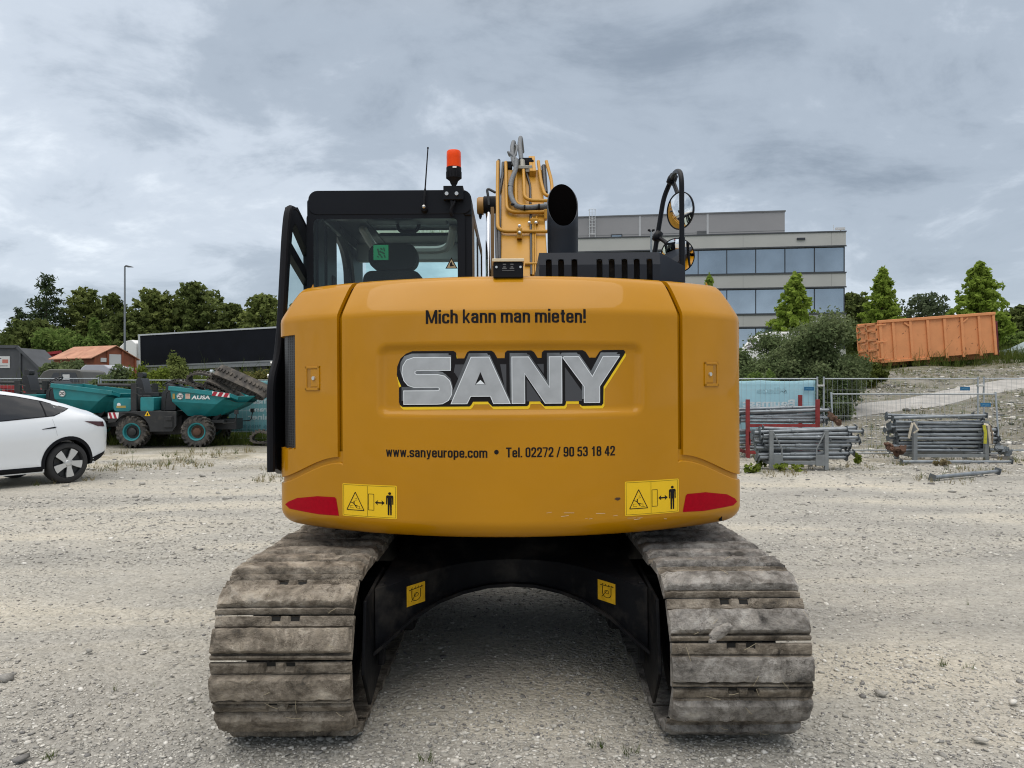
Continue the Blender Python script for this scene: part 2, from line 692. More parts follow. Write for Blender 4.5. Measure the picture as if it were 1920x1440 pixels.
def line(x0, z0, x1, z1, w):
    d = Vector((x1 - x0, z1 - z0))
    d.normalize()
    n = Vector((-d.y, d.x)) * w / 2
    return [(x0 + n.x, z0 + n.y), (x0 - n.x, z0 - n.y), (x1 - n.x, z1 - n.y), (x1 + n.x, z1 + n.y)]


# ------------------------------------------------------------------ materials
PAINT = mat('excavator_paint', (0.44, 0.196, 0.001), 0.45, 0, 0.05, 2.2, 0, spec=0.10, coat=0.48)
PAINT_B = mat('boom_paint', (0.44, 0.220, 0.022), 0.40, 0, 0.08, 4.0, spec=0.3)
BLACK = mat('black_paint', (0.005, 0.006, 0.009), 0.40, 0, 0.1, 5.0, spec=0.18)
BLACKM = mat('black_plastic', (0.009, 0.0095, 0.012), 0.6, 0, 0.1, 8.0, spec=0.12)
HOODG = mat('hood_grey', (0.016, 0.020, 0.028), 0.42, 0, 0.08, 6.0, spec=0.2)
FRAMEB = mat('undercarriage_black', (0.006, 0.0065, 0.008), 0.55, 0, 0.2, 6.0, 0.15, 30, col2=(0.045, 0.041, 0.036), mixpos=(0.50, 0.78), mscale=4, spec=0.12)
RUBBER = mat('rubber', (0.022, 0.022, 0.022), 0.8, 0, 0.2, 10, 0.2, 60, col2=(0.09, 0.08, 0.065), mixpos=(0.5, 0.75), mscale=9)
STEEL = mat('galvanised', (0.25, 0.275, 0.295), 0.45, 0.55, 0.12, 9, 0.03, 60, col2=(0.19, 0.21, 0.225), mixpos=(0.45, 0.7), mscale=7)
STEELD = mat('dark_steel', (0.12, 0.135, 0.145), 0.5, 0.5, 0.2, 9)
CHROME = mat('chrome', (0.75, 0.76, 0.78), 0.12, 1.0)
BOLT = mat('bolt', (0.6, 0.6, 0.58), 0.3, 0.8)
YEL = mat('sticker_yellow', (0.80, 0.50, 0.0), 0.4)
YELD = mat('sticker_yellow_dim', (0.62, 0.36, 0.01), 0.5, 0, 0.15, 30)
INK = mat('ink', (0.006, 0.005, 0.006), 0.5, spec=0.2)
REDR = mat('reflector_red', (0.34, 0.0, 0.010), 0.5, 0, 0.1, 60, spec=0.08)
WHITE = mat('white', (0.78, 0.78, 0.77), 0.5)
CREAM = mat('cream', (0.62, 0.52, 0.36), 0.5)
TEAL = mat('teal_paint', (0.012, 0.20, 0.215), 0.42, 0, 0.12, 4, col2=(0.03, 0.17, 0.165), mixpos=(0.55, 0.8), mscale=3)
DKGREY = mat('dark_chassis', (0.020, 0.021, 0.022), 0.6, 0, 0.2, 6, col2=(0.05, 0.047, 0.04), mixpos=(0.55, 0.8), mscale=5)
ORANGE = mat('orange_paint', (0.68, 0.280, 0.110), 0.6, 0, 0.07, 2.0, 0.03, 12, col2=(0.50, 0.19, 0.07), mixpos=(0.58, 0.80), mscale=4)
RUST = mat('rust', (0.12, 0.060, 0.036), 0.85, 0, 0.3, 8, 0.3, 40, col2=(0.075, 0.045, 0.03), mscale=8)
REDP = mat('red_paint', (0.30, 0.02, 0.022), 0.5, 0, 0.2, 5)
REDRACK = mat('red_rack', (0.21, 0.022, 0.022), 0.6, 0, 0.25, 8)
CONC = mat('concrete_band', (0.42, 0.42, 0.40), 0.8, 0, 0.05, 0.4)
GLASSB = mat('facade_glass', (0.36, 0.42, 0.47), 0.07, 0.9, 0.16, 0.35, 0.04, 0.5)
CLAD = mat('cladding', (0.215, 0.215, 0.22), 0.6, 0, 0.05, 0.3)
GREYC = mat('grey_container', (0.062, 0.066, 0.072), 0.55, 0, 0.15, 2)
TRUNK = mat('bark', (0.09, 0.07, 0.05), 0.9, 0, 0.3, 6, 0.3, 20)
CARW = mat('white_car_paint', (0.74, 0.77, 0.80), 0.22, 0, 0, coat=0.8)
CARGL = mat('car_glass', (0.012, 0.014, 0.018), 0.08, spec=0.7)
CABGL = glass('cab_glass', (0.84, 1.0, 0.98))

# ------------------------------------------------------------------ ground
PATH = [(3.0, 23.6), (10.8, 26.0), (15.5, 29.0), (21.5, 32.6), (30, 36), (42, 40), (60, 44)]      # centre line (x, distance) of the gravel path


def path_d(x):
    for (xa, da), (xb, db) in zip(PATH, PATH[1:]):
        if xa <= x <= xb:
            return da + (db - da) * (x - xa) / (xb - xa)
    return None


def terrain(x, d):
    wr = sm(5, 11, x)
    t = max(0.0, d - 20.5)
    zr = 2.75 * (1 - math.exp(-((0.145 * t / 2.75) + (0.145 * t / 2.75) ** 3 * 0.9))) + 0.05 * max(0.0, min(x, 40) - 16) * sm(21, 30, d)
    tl = max(0.0, d - 24)
    zl = min(2.4, 0.06 * tl)
    z = zl * (1 - wr) + zr * wr
    if wr > 0 and 20.5 < d < 45:
        pd_ = path_d(x)
        z += wr * sm(20.5, 24, d) * (sm(0.9, 2.2, abs(d - pd_)) if pd_ else 1.0) * (0.22 * mnoise.noise(Vector((x * 0.35, d * 0.35, 2.0))) + 0.10 * mnoise.noise(Vector((x * 1.3, d * 1.3, 6.0))))
    return z


def ground_z(x, y):
    d = y + D
    z = terrain(x, d)
    if d < 60:
        z += 0.030 * mnoise.noise(Vector((x * 0.45, y * 0.45, 0))) * sm(7, 12, d)
        z += 0.007 * mnoise.noise(Vector((x * 3.1, y * 3.1, 5))) + 0.004 * mnoise.noise(Vector((x * 9.0, y * 9.0, 9)))
    return z - 0.012


def axis(a, b, step, lo, hi, grow):
    pts = list(np.arange(a, b + 1e-6, step))
    s, x = step, b
    while x < hi:
        s *= grow
        x += s
        pts.append(x)
    s, x = step, a
    left = []
    while x > lo:
        s *= grow
        x -= s
        left.append(x)
    return left[::-1] + pts


def grid_sheet(xs, ys, zf):
    nx, ny = len(xs), len(ys)
    V = [(x, y, zf(x, y)) for y in ys for x in xs]
    i = np.arange(nx * ny).reshape(ny, nx)
    Fc = np.stack([i[:-1, :-1], i[:-1, 1:], i[1:, 1:], i[1:, :-1]], -1).reshape(-1, 4)
    return V, Fc


def island_ramp(nt, stops, fac=None):
    rp = nt.nodes.new('ShaderNodeValToRGB')
    r = rp.color_ramp
    while len(r.elements) < len(stops):
        r.elements.new(0.5)
    for e, (p, c) in zip(r.elements, stops):
        e.position = p
        e.color = (*c, 1)
    if fac is None:
        g = nt.nodes.new('ShaderNodeNewGeometry')
        fac = g.outputs['Random Per Island']
    nt.links.new(fac, rp.inputs[0])
    return rp.outputs[0]


def ground_material():
    m = bpy.data.materials.new('gravel_ground')
    m.use_nodes = True
    nt = m.node_tree
    N, L = nt.nodes, nt.links
    b = N['Principled BSDF']
    b.inputs['Roughness'].default_value = 0.95
    b.inputs['Specular IOR Level'].default_value = 0.15
    geo = N.new('ShaderNodeNewGeometry')
    pos = geo.outputs['Position']

    def noise(scale, det, rough=0.6, stretch=None, dist=0.0):
        n = N.new('ShaderNodeTexNoise')
        n.inputs['Scale'].default_value = scale
        n.inputs['Detail'].default_value = det
        n.inputs['Roughness'].default_value = rough
        n.inputs['Distortion'].default_value = dist
        src = pos
        if stretch:
            mp = N.new('ShaderNodeMapping')
            mp.inputs['Scale'].default_value = stretch
            L.new(pos, mp.inputs[0])
            src = mp.outputs[0]
        L.new(src, n.inputs['Vector'])
        return n.outputs[0]

    def ramp(fac, stops):
        return island_ramp(nt, stops, fac)

    def mix(fac, a, c, mode='MIX'):
        x = N.new('ShaderNodeMix')
        x.data_type = 'RGBA'
        x.blend_type = mode
        if isinstance(fac, (int, float)):
            x.inputs[0].default_value = fac
        else:
            L.new(fac, x.inputs[0])
        for i, v in ((6, a), (7, c)):
            if isinstance(v, tuple):
                x.inputs[i].default_value = (*v, 1)
            else:
                L.new(v, x.inputs[i])
        return x.outputs[2]

    def vor(scale, feat='F1'):
        v = N.new('ShaderNodeTexVoronoi')
        v.inputs['Scale'].default_value = scale
        v.inputs['Randomness'].default_value = 1.0
        L.new(pos, v.inputs['Vector'])
        return v

    base = ramp(noise(0.55, 7, 0.62), [(0.30, (0.335, 0.315, 0.275)), (0.5, (0.455, 0.428, 0.368)), (0.70, (0.58, 0.53, 0.435))])
    v1, v2, v3 = vor(38), vor(95), vor(17)

    def chan(v):
        s = N.new('ShaderNodeSeparateColor')
        L.new(v.outputs['Color'], s.inputs[0])
        return s.outputs[0]
    st1 = ramp(chan(v1), [(0.0, (0.22, 0.215, 0.20)), (0.35, (0.40, 0.385, 0.345)), (0.75, (0.55, 0.53, 0.48)), (1.0, (0.70, 0.68, 0.62))])
    st2 = ramp(chan(v2), [(0.0, (0.24, 0.23, 0.21)), (0.5, (0.42, 0.40, 0.35)), (1.0, (0.60, 0.57, 0.51))])
    st3 = ramp(chan(v3), [(0.0, (0.25, 0.24, 0.22)), (0.5, (0.43, 0.41, 0.36)), (1.0, (0.62, 0.60, 0.54))])
    stones = mix(0.45, st1, st2)
    col = mix(0.55, base, stones)
    # loose bigger stones only in patches
    n3 = noise(0.9, 4)
    mr = N.new('ShaderNodeMapRange')
    mr.inputs['From Min'].default_value = 0.50
    mr.inputs['From Max'].default_value = 0.68
    mr.inputs['To Max'].default_value = 0.25
    L.new(n3, mr.inputs[0])
    col = mix(mr.outputs[0], col, st3)
    # long pale tyre-worn streaks and darker damp ones across the yard
    streak = ramp(noise(0.5, 5, 0.55, (0.35, 1.5, 1), 0.4), [(0.36, (0.76, 0.77, 0.79)), (0.5, (0.97, 0.97, 0.97)), (0.62, (1.16, 1.13, 1.07))])
    col = mix(1.0, col, streak, 'MULTIPLY')
    # dry soil and moss where nobody drives: towards the fence and up the bank
    sp = N.new('ShaderNodeSeparateXYZ')
    L.new(pos, sp.inputs[0])
    wy = N.new('ShaderNodeMapRange')
    wy.interpolation_type = 'SMOOTHSTEP'
    wy.inputs['From Min'].default_value = 6.5
    wy.inputs['From Max'].default_value = 16.0
    L.new(sp.outputs['Y'], wy.inputs[0])
    gn = ramp(noise(0.8, 6, 0.7), [(0.46, (0, 0, 0)), (0.62, (1, 1, 1))])
    gm = N.new('ShaderNodeMath')
    gm.operation = 'MULTIPLY'
    L.new(gn, gm.inputs[0])
    L.new(wy.outputs[0], gm.inputs[1])
    gm2 = N.new('ShaderNodeMath')
    gm2.operation = 'MULTIPLY'
    gm2.inputs[1].default_value = 0.8
    L.new(gm.outputs[0], gm2.inputs[0])
    weeds = ramp(noise(5, 4), [(0.4, (0.13, 0.12, 0.06)), (0.6, (0.22, 0.18, 0.11))])
    col = mix(gm2.outputs[0], col, weeds)
    bx = N.new('ShaderNodeMapRange')
    bx.interpolation_type = 'SMOOTHSTEP'
    bx.inputs['From Min'].default_value = 13.2
    bx.inputs['From Max'].default_value = 16.5
    L.new(sp.outputs['Y'], bx.inputs[0])
    bankc = ramp(noise(1.6, 7, 0.7), [(0.41, (0.080, 0.090, 0.038)), (0.49, (0.145, 0.135, 0.105)), (0.58, (0.22, 0.212, 0.188)), (0.72, (0.34, 0.33, 0.30))])
    bf = N.new('ShaderNodeMath')
    bf.operation = 'MULTIPLY'
    bf.inputs[1].default_value = 0.78
    L.new(bx.outputs[0], bf.inputs[0])
    col = mix(bf.outputs[0], col, bankc)
    # far meadow
    fy = N.new('ShaderNodeMapRange')
    fy.inputs['From Min'].default_value = 33.0
    fy.inputs['From Max'].default_value = 44.0
    L.new(sp.outputs['Y'], fy.inputs[0])
    col = mix(fy.outputs[0], col, (0.085, 0.105, 0.035))
    L.new(col, b.inputs['Base Color'])
    # relief
    h1 = N.new('ShaderNodeMath')
    h1.operation = 'MULTIPLY_ADD'
    L.new(v1.outputs['Distance'], h1.inputs[0])
    h1.inputs[1].default_value = -1.0
    L.new(noise(60, 5, 0.7), h1.inputs[2])
    h2 = N.new('ShaderNodeMath')
    h2.operation = 'MULTIPLY_ADD'
    L.new(v3.outputs['Distance'], h2.inputs[0])
    h2.inputs[1].default_value = -0.7
    L.new(h1.outputs[0], h2.inputs[2])
    bp = N.new('ShaderNodeBump')
    bp.inputs['Strength'].default_value = 0.75
    bp.inputs['Distance'].default_value = 0.022
    L.new(h2.outputs[0], bp.inputs['Height'])
    L.new(bp.outputs[0], b.inputs['Normal'])
    return m


xs = axis(-4.6, 4.6, 0.05, -420, 420, 1.085)
ys = axis(-2.2, 3.0, 0.05, -40, 520, 1.06)
V, Fc = grid_sheet(xs, ys, ground_z)
gr = np_obj('ground', V, Fc, ground_material(), smooth=180)
tag(gr, kind='structure')

# gravel path climbing the bank
PATHM = mat('path_gravel', (0.33, 0.32, 0.30), 0.95, 0, 0.12, 3, 0.4, 60, col2=(0.42, 0.405, 0.38), mscale=1.2, spec=0.1)
pv, pf = [], []
px_ = np.arange(3.2, 58, 0.5)
for i, x in enumerate(px_):
    dc = path_d(x)
    for j in range(9):
        t = j / 8 - 0.5
        dd = dc + t * (2.1 + 0.5 * mnoise.noise(Vector((x * 0.3, 7, j > 4)))) * (1 if abs(t) < 0.5 else 1)
        y = dd - D
        pv.append((x, y, ground_z(x, y) + 0.035 - 0.03 * (abs(t) > 0.45)))
for i in range(len(px_) - 1):
    for j in range(8):
        a = i * 9 + j
        pf.append((a, a + 9, a + 10, a + 1))
tag(np_obj('gravel_path', pv, pf, PATHM, smooth=180), kind='structure')


# ------------------------------------------------------------------ loose stones (uncountable)
def stone_cloud(name, spots, material, seed, label=None):
    rng = np.random.default_rng(seed)
    ico = bmesh.new()
    bmesh.ops.create_icosphere(ico, subdivisions=1, radius=1.0)
    bv = np.array([v.co[:] for v in ico.verts])
    bf = np.array([[v.index for v in f.verts] for f in ico.faces])
    ico.free()
    n = len(spots)
    spots = np.asarray(spots)
    size = spots[:, 3]
    jit = 1 + rng.uniform(-0.28, 0.28, (n, len(bv), 1))
    vv = np.sign(bv[None]) * np.abs(bv[None]) ** 0.8 * jit
    sc = np.stack([rng.uniform(0.75, 1.45, n), rng.uniform(0.65, 1.1, n), rng.uniform(0.22, 0.55, n)], -1) * size[:, None]
    vv = vv * sc[:, None, :]
    a = rng.uniform(0, 2 * PI, n)
    b = rng.normal(0, 0.3, n)
    ca, sa, cb, sb = np.cos(a), np.sin(a), np.cos(b), np.sin(b)
    x, y, z = vv[..., 0], vv[..., 1], vv[..., 2]
    y2 = y * cb[:, None] - z * sb[:, None]
    z2 = y * sb[:, None] + z * cb[:, None]
    x3 = x * ca[:, None] - y2 * sa[:, None]
    y3 = x * sa[:, None] + y2 * ca[:, None]
    W = np.stack([x3, y3, z2], -1) + spots[:, None, :3]
    Fa = (bf[None] + (np.arange(n) * len(bv))[:, None, None]).reshape(-1, 3)
    o = np_obj(name, W.reshape(-1, 3), Fa, material, smooth=0)
    return o


def stone_material():
    m = bpy.data.materials.new('loose_stone')
    m.use_nodes = True
    nt = m.node_tree
    b = nt.nodes['Principled BSDF']
    b.inputs['Roughness'].default_value = 0.92
    b.inputs['Specular IOR Level'].default_value = 0.2
    c = island_ramp(nt, [(0.0, (0.16, 0.155, 0.15)), (0.2, (0.31, 0.30, 0.275)), (0.55, (0.42, 0.40, 0.355)), (0.85, (0.53, 0.51, 0.46)), (1.0, (0.68, 0.66, 0.61))])
    tc = nt.nodes.new('ShaderNodeTexCoord')
    n = nt.nodes.new('ShaderNodeTexNoise')
    n.inputs['Scale'].default_value = 90
    n.inputs['Detail'].default_value = 3
    nt.links.new(tc.outputs['Object'], n.inputs['Vector'])
    mr = nt.nodes.new('ShaderNodeMapRange')
    mr.inputs['From Min'].default_value = 0.3
    mr.inputs['From Max'].default_value = 0.7
    mr.inputs['To Min'].default_value = 0.82
    mr.inputs['To Max'].default_value = 1.15
    nt.links.new(n.outputs[0], mr.inputs[0])
    hs = nt.nodes.new('ShaderNodeHueSaturation')
    nt.links.new(c, hs.inputs['Color'])
    nt.links.new(mr.outputs[0], hs.inputs['Value'])
    nt.links.new(hs.outputs[0], b.inputs['Base Color'])
    return m


STONE = stone_material()
rs = random.Random(5)
spots = []
for _ in range(60000):
    d = 3.0 + 8.5 * (rs.random() ** 1.9)
    x = rs.uniform(-0.72, 0.72) * d
    y = d - D
    clump = mnoise.noise(Vector((x * 0.8, y * 0.8, 3.3)))
    if clump < -0.18 and rs.random() < 0.6:
        continue
    s = 0.0042 * math.exp(abs(rs.gauss(0, 0.50)))
    s = min(s, 0.018)
    if d > 7:
        s *= 1.5
    spots.append((x, y, ground_z(x, y) + s * 0.18, s))
for _ in range(60):                                       # the few fist-sized ones
    d = 3.1 + 8 * rs.random()
    x = rs.uniform(-0.72, 0.72) * d
    s = rs.uniform(0.012, 0.024)
    spots.append((x, d - D, ground_z(x, d - D) + s * 0.2, s))
for px, py, s in ((1653, 1302, 0.026), (12, 1273, 0.035), (40, 1425, 0.026), (1900, 1318, 0.022), (1840, 1390, 0.028), (1600, 1080, 0.022), (1705, 1045, 0.03), (168, 1222, 0.022), (358, 1312, 0.02), (310, 1212, 0.02)):
    d = F * H / (py - HOR)
    spots.append((GX(px, d), d - D, s * 0.3, s))
tag(stone_cloud('gravel_stones', spots, STONE, 3), 'loose pale gravel stones scattered over the yard', 'gravel', kind='stuff')
spots = []
for _ in range(26000):                                      # rubble on the bank and along the fence
    d = 14 + 25 * rs.random()
    x = rs.uniform(4.5, 0.70 * d + 1)
    if rs.random() < 0.35:
        d = rs.uniform(11, 18)
        x = rs.uniform(-0.6 * d, 0.68 * d)
    pd = path_d(x)
    if pd and abs(pd - d) < 1.1:
        continue
    s = 0.020 * math.exp(rs.gauss(0, 0.6))
    if d > 20:
        s *= 1.15
    elif d < 18.5:
        s *= 0.45
    s = min(s, 0.14)
    spots.append((x, d - D, ground_z(x, d - D) + s * 0.2, s))
tag(stone_cloud('bank_rubble', spots, STONE, 4), 'pale rubble stones strewn over the weedy bank', 'rubble', kind='stuff')


# ------------------------------------------------------------------ foliage helpers
def leafcloud(blobs, n, size, rng, up=0.3, flat=1.0):
    """n small leaf quads spread through ellipsoid blobs [(cx,cy,cz,rx,ry,rz,weight)]; denser towards each blob's skin"""
    bl = np.asarray(blobs, dtype=float)
    w = bl[:, 6] if bl.shape[1] > 6 else np.ones(len(bl))
    w = w * (bl[:, 3] * bl[:, 4] * bl[:, 5]) ** 0.66
    idx = rng.choice(len(bl), n, p=w / w.sum())
    u = rng.normal(0, 1, (n, 3))
    u /= np.linalg.norm(u, axis=1)[:, None]
    r = rng.uniform(0.05, 1.0, n) ** 0.5
    r *= 1 + np.abs(rng.normal(0, 0.20, n)) * (rng.random(n) < 0.7)
    c = bl[idx, :3] + u * r[:, None] * bl[idx, 3:6]
    nrm = u * 0.6 + rng.normal(0, 0.8, (n, 3)) + np.array([0, 0, up])
    nrm /= np.linalg.norm(nrm, axis=1)[:, None]
    a = np.cross(nrm, rng.normal(0, 1, (n, 3)))
    a /= np.linalg.norm(a, axis=1)[:, None]
    b = np.cross(nrm, a)
    s = size * np.exp(rng.normal(0, 0.3, n))
    la, lb = (s * 0.75)[:, None], (s * 0.5)[:, None]
    q = np.stack([c - a * la, c + b * lb * flat, c + a * la, c - b * lb * flat], 1)
    return q.reshape(-1, 3)


def quads(n):
    return np.arange(n * 4).reshape(n, 4)


def limbs(mb, base, top, r, blobs, rng, n=7):
    base, top = Vector(base), Vector(top)
    pts = [base + (top - base) * t + Vector((rng.uniform(-1, 1), rng.uniform(-1, 1), 0)) * r * 0.7 * (0 < t < 1) for t in (0, 0.3, 0.6, 1)]
    mb.tube(pts, [r * 1.25, r, r * 0.7, r * 0.25], 7)
    bl = list(blobs)
    rng.shuffle(bl)
    for q in bl[:n]:
        t = rng.uniform(0.3, 0.75)
        a = base + (top - base) * t
        e = Vector(q[:3])
        mid = (a + e) / 2 + Vector((0, 0, 0.1 * (e - a).length))
        mb.tube([a, mid, e], [r * 0.45, r * 0.3, r * 0.1], 5)


def crown_blobs(kind, h, w, rng, base=0.25):
    """ellipsoid clumps that make the crown of one tree, local coordinates"""
    bl = []
    if kind in ('cone', 'round'):
        # sprays of leaves along limbs that rise from the trunk
        nb = 120 if kind == 'cone' else 150
        for i in range(nb):
            t = (i + rng.random()) / nb
            t = t ** (1.12 if kind == 'cone' else 0.95)
            if kind == 'cone':
                R = w * 0.5 * (1 - t) ** 0.62 * min(1.0, (t + 0.10) / 0.24)
            else:
                R = w * 0.5 * math.sin(PI * (0.10 + 0.84 * t)) ** 0.65
            R *= rng.uniform(0.62, 1.06)
            a = i * 2.399 + rng.uniform(-0.5, 0.5)
            z = h * (base + (1 - base) * (0.02 + 0.93 * t))
            rise = rng.uniform(0.15, 0.55) * R
            s = w * rng.uniform(0.030, 0.062) * (1.25 - 0.5 * t)
            for q in (0.30, 0.55, 0.78, 1.0):
                j = s * 0.8
                bl.append((R * q * math.cos(a) + rng.uniform(-j, j), R * q * math.sin(a) + rng.uniform(-j, j), z + rise * (q - 0.6) + rng.uniform(-j, j), s * (1.5 - 0.4 * q), s * (1.5 - 0.4 * q), s * 0.85, 1.0))
        bl.append((0, 0, h * 0.975, w * 0.022, w * 0.022, h * 0.03, 2.0))
        return bl
    if kind == 'never':
        for _ in range(48):
            t = rng.random()
            z = h * (base + (1 - base) * (0.08 + 0.86 * t))
            rad = w * 0.5 * math.sin(PI * (0.12 + 0.80 * t)) ** 0.7
            a = rng.uniform(0, 2 * PI)
            k = rng.uniform(0.35, 0.85) * rad
            s = w * rng.uniform(0.07, 0.17)
            bl.append((k * math.cos(a), k * math.sin(a), z, s * 1.15, s * 1.15, s * 0.9, 1))
    elif kind == 'cone_lumps':
        for _ in range(64):
            t = rng.random() ** 1.15
            z = h * (base + (1 - base) * t * 0.97)
            rad = w * 0.58 * (1 - t) ** 0.62
            a = rng.uniform(0, 2 * PI)
            k = rng.uniform(0.35, 1.0) * rad
            s = w * rng.uniform(0.09, 0.17) * (1.15 - 0.60 * t)
            bl.append((k * math.cos(a) * 0.85, k * math.sin(a) * 0.85, z, s * 1.25, s * 1.25, s * 0.95, 1))
        for i in range(9):
            t = i / 9
            bl.append((0, 0, h * (base + (1 - base) * t), w * 0.30 * (1 - t) ** 0.75, w * 0.30 * (1 - t) ** 0.75, h * 0.07, 1.3))
        bl.append((0, 0, h * 0.96, w * 0.035, w * 0.035, h * 0.05, 2.5))
    elif kind == 'spruce':
        for lay in range(17):
            t = lay / 16
            z = h * (base + (1 - base) * t * 0.98)
            rad = w * 0.5 * (1 - t) ** 0.9 + 0.15
            for _ in range(max(3, int(8 * (1 - t)) + 2)):
                a = rng.uniform(0, 2 * PI)
                k = rng.uniform(0.45, 1.05) * rad
                bl.append((k * math.cos(a), k * math.sin(a), z - 0.16 * k + rng.uniform(-0.02, 0.02) * h, w * 0.15 * (1.2 - t * 0.7), w * 0.15 * (1.2 - t * 0.7), h * 0.038, 1))
            bl.append((0, 0, z, rad * 0.6, rad * 0.6, h * 0.045, 0.7))
    elif kind == 'bush':
        for _ in range(26):
            a = rng.uniform(0, 2 * PI)
            k = w * 0.5 * rng.random() ** 0.6 * 0.86
            top = h * (1 - 0.55 * (k / (w * 0.5)) ** 2)
            z = rng.uniform(0.12, 0.92) * top
            s = rng.uniform(0.09, 0.17)
            bl.append((k * math.cos(a), k * math.sin(a), z, s * w, s * w, s * h * 1.1, 1))
    return bl


def tree(name, label, cat, x, d, h, w, kind, mt, n, size, seed, group=None, base=0.25, part='crown', z0=None):
    rng = random.Random(seed)
    nr = np.random.default_rng(seed)
    z = terrain(x, d) if z0 is None else z0
    root = thing(name, label, cat, (x, d - D, z), rng.uniform(0, 6.28), group)
    bl = crown_blobs(kind, h, w, rng, base)
    q = leafcloud(bl, n, size, nr, flat=0.9 if kind != 'spruce' else 0.5)
    q = q[:]
    np_obj(part, q, quads(len(q) // 4), mt, root)
    mb = MB()
    if kind == 'bush':
        for _ in range(6):
            b = rng.choice(bl)
            mb.tube([(b[0] * 0.15, b[1] * 0.15, -0.1), (b[0] * 0.5, b[1] * 0.5, b[2] * 0.5), b[:3]], [0.05, 0.035, 0.012], 5)
        mb.build('branches', TRUNK, root, smooth=60)
    else:
        limbs(mb, (0, 0, -0.2), (0, 0, h * 0.92), h * 0.018, bl, rng)
        mb.build('trunk', TRUNK, root, smooth=60)
    return root

# ================================================================== the excavator
EX = thing('excavator', 'large orange yellow tracked excavator standing in the middle of the gravel yard', 'excavator', (0, 0, 0), rot=(0, math.radians(-0.35), 0))

R_ARC, YC, W2, RF = 1.84, 0.34, 1.25, 0.155     # rear arc radius / centre, half width, corner fillet
_cx = W2 - RF
_cy = YC - math.sqrt((R_ARC - RF) ** 2 - _cx ** 2)
_th = math.asin(_cx / (R_ARC - RF))
_L1 = R_ARC * _th
_L2 = RF * (PI / 2 - _th)


def plan(u):
    """point and outward normal of the house outline at arc length u from the middle of the rear"""
    s = 1 if u >= 0 else -1
    a = abs(u)
    if a <= _L1:
        t = a / R_ARC
        return (s * R_ARC * math.sin(t), YC - R_ARC * math.cos(t), s * math.sin(t), -math.cos(t))
    if a <= _L1 + _L2:
        t = _th + (a - _L1) / RF
        return (s * (_cx + RF * math.sin(t)), _cy - RF * math.cos(t), s * math.sin(t), -math.cos(t))
    return (s * W2, _cy + (a - _L1 - _L2), s, 0.0)


def u_of_x(x):
    return math.copysign(R_ARC * math.asin(min(0.999, abs(x) / R_ARC)), x)


def d_rear(x):
    return D + YC - math.sqrt(R_ARC ** 2 - x * x)


def px_to_xz(px, py, inset=0.0):
    """photo pixel -> (x, z) on the rear face of the counterweight"""
    x = (px - 960) * 3.7 / F
    for _ in range(12):
        x = (px - 960) * (d_rear(x) + inset) / F
    return x, H - (py - HOR) * (d_rear(x) + inset) / F


REC = (*px_to_xz(712, 777), *px_to_xz(1209, 646))      # recess behind the big lettering (x0, z0, x1, z1)


def recess(x, z):
    x0, z0, x1, z1 = REC
    r = 0.05
    cx, cz = (x0 + x1) / 2, (z0 + z1) / 2
    qx, qz = abs(x - cx) - (x1 - x0) / 2 + r, abs(z - cz) - (z1 - z0) / 2 + r
    dist = math.hypot(max(qx, 0), max(qz, 0)) + min(max(qx, qz), 0) - r
    return 0.020 * (1 - sm(-0.030, 0.004, dist))


def rear(x, z, off):
    """surface of the vertical rear face with an offset towards the viewer"""
    t = math.asin(max(-0.999, min(0.999, x / R_ARC)))
    r = R_ARC - recess(x, z) + off
    return Vector((r * math.sin(t), YC - r * math.cos(t), z))


Z0, ZC = 0.955, 1.960
BOT = [(0.150, 0.868), (0.11, 0.871), (0.07, 0.878), (0.04, 0.892), (0.018, 0.912), (0.005, 0.935)]
TOP = [(0.003, 1.975), (0.010, 1.990), (0.028, 2.020), (0.052, 2.058), (0.078, 2.097), (0.098, 2.124), (0.118, 2.143), (0.142, 2.154), (0.175, 2.158), (0.26, 2.160), (0.45, 2.160)]
NV = 78
VERT = [(0.0, Z0 + (ZC - Z0) * i / NV) for i in range(NV + 1)]
XG, XD = 0.846, 0.872                     # edge of the middle panel, edge of the doors
UG, UD = u_of_x(XG), u_of_x(XD)
U_CORN = _L1 + _L2
UEND = U_CORN + 0.50


def diag(u):
    a = abs(u)
    return 1.232 - (1.232 - 1.098) * sm(UG, U_CORN - 0.03, a) if a > UG else 1.232


def sheet(us, rows_fn, keep=None, rec=False):
    V, Fq = [], []
    n = None
    for u in us:
        x, y, nx, ny = plan(u)
        rows = rows_fn(u)
        n = len(rows)
        for (o, z) in rows:
            oo = o + (recess(x, z) if rec and o == 0 else 0)
            V.append((x - nx * oo, y - ny * oo, z))
    for i in range(len(us) - 1):
        for j in range(n - 1):
            a = i * n + j
            if keep is None or keep((us[i] + us[i + 1]) / 2, (V[a][2] + V[a + 1][2]) / 2):
                Fq.append((a, a + n, a + n + 1, a + 1))
    return V, Fq


def urange(a, b, step=0.0125):
    n = max(2, int(round((b - a) / step)))
    return [a + (b - a) * i / n for i in range(n + 1)]


# counterweight: middle panel full height, wings only below the slanted gap
kd = min(range(len(VERT)), key=lambda i: abs(VERT[i][1] - 1.232))
mid_us = urange(-UG, UG)
rows_full = BOT + VERT + TOP
V, Fq = sheet(mid_us, lambda u: rows_full, rec=True)
nR = len(rows_full)
nlow = len(BOT) + kd + 1


def wing_rows(u):
    zt = diag(u)
    k = (zt - Z0) / (VERT[kd][1] - Z0)
    return BOT + [(o, Z0 + (z - Z0) * k) for o, z in VERT[:kd + 1]]


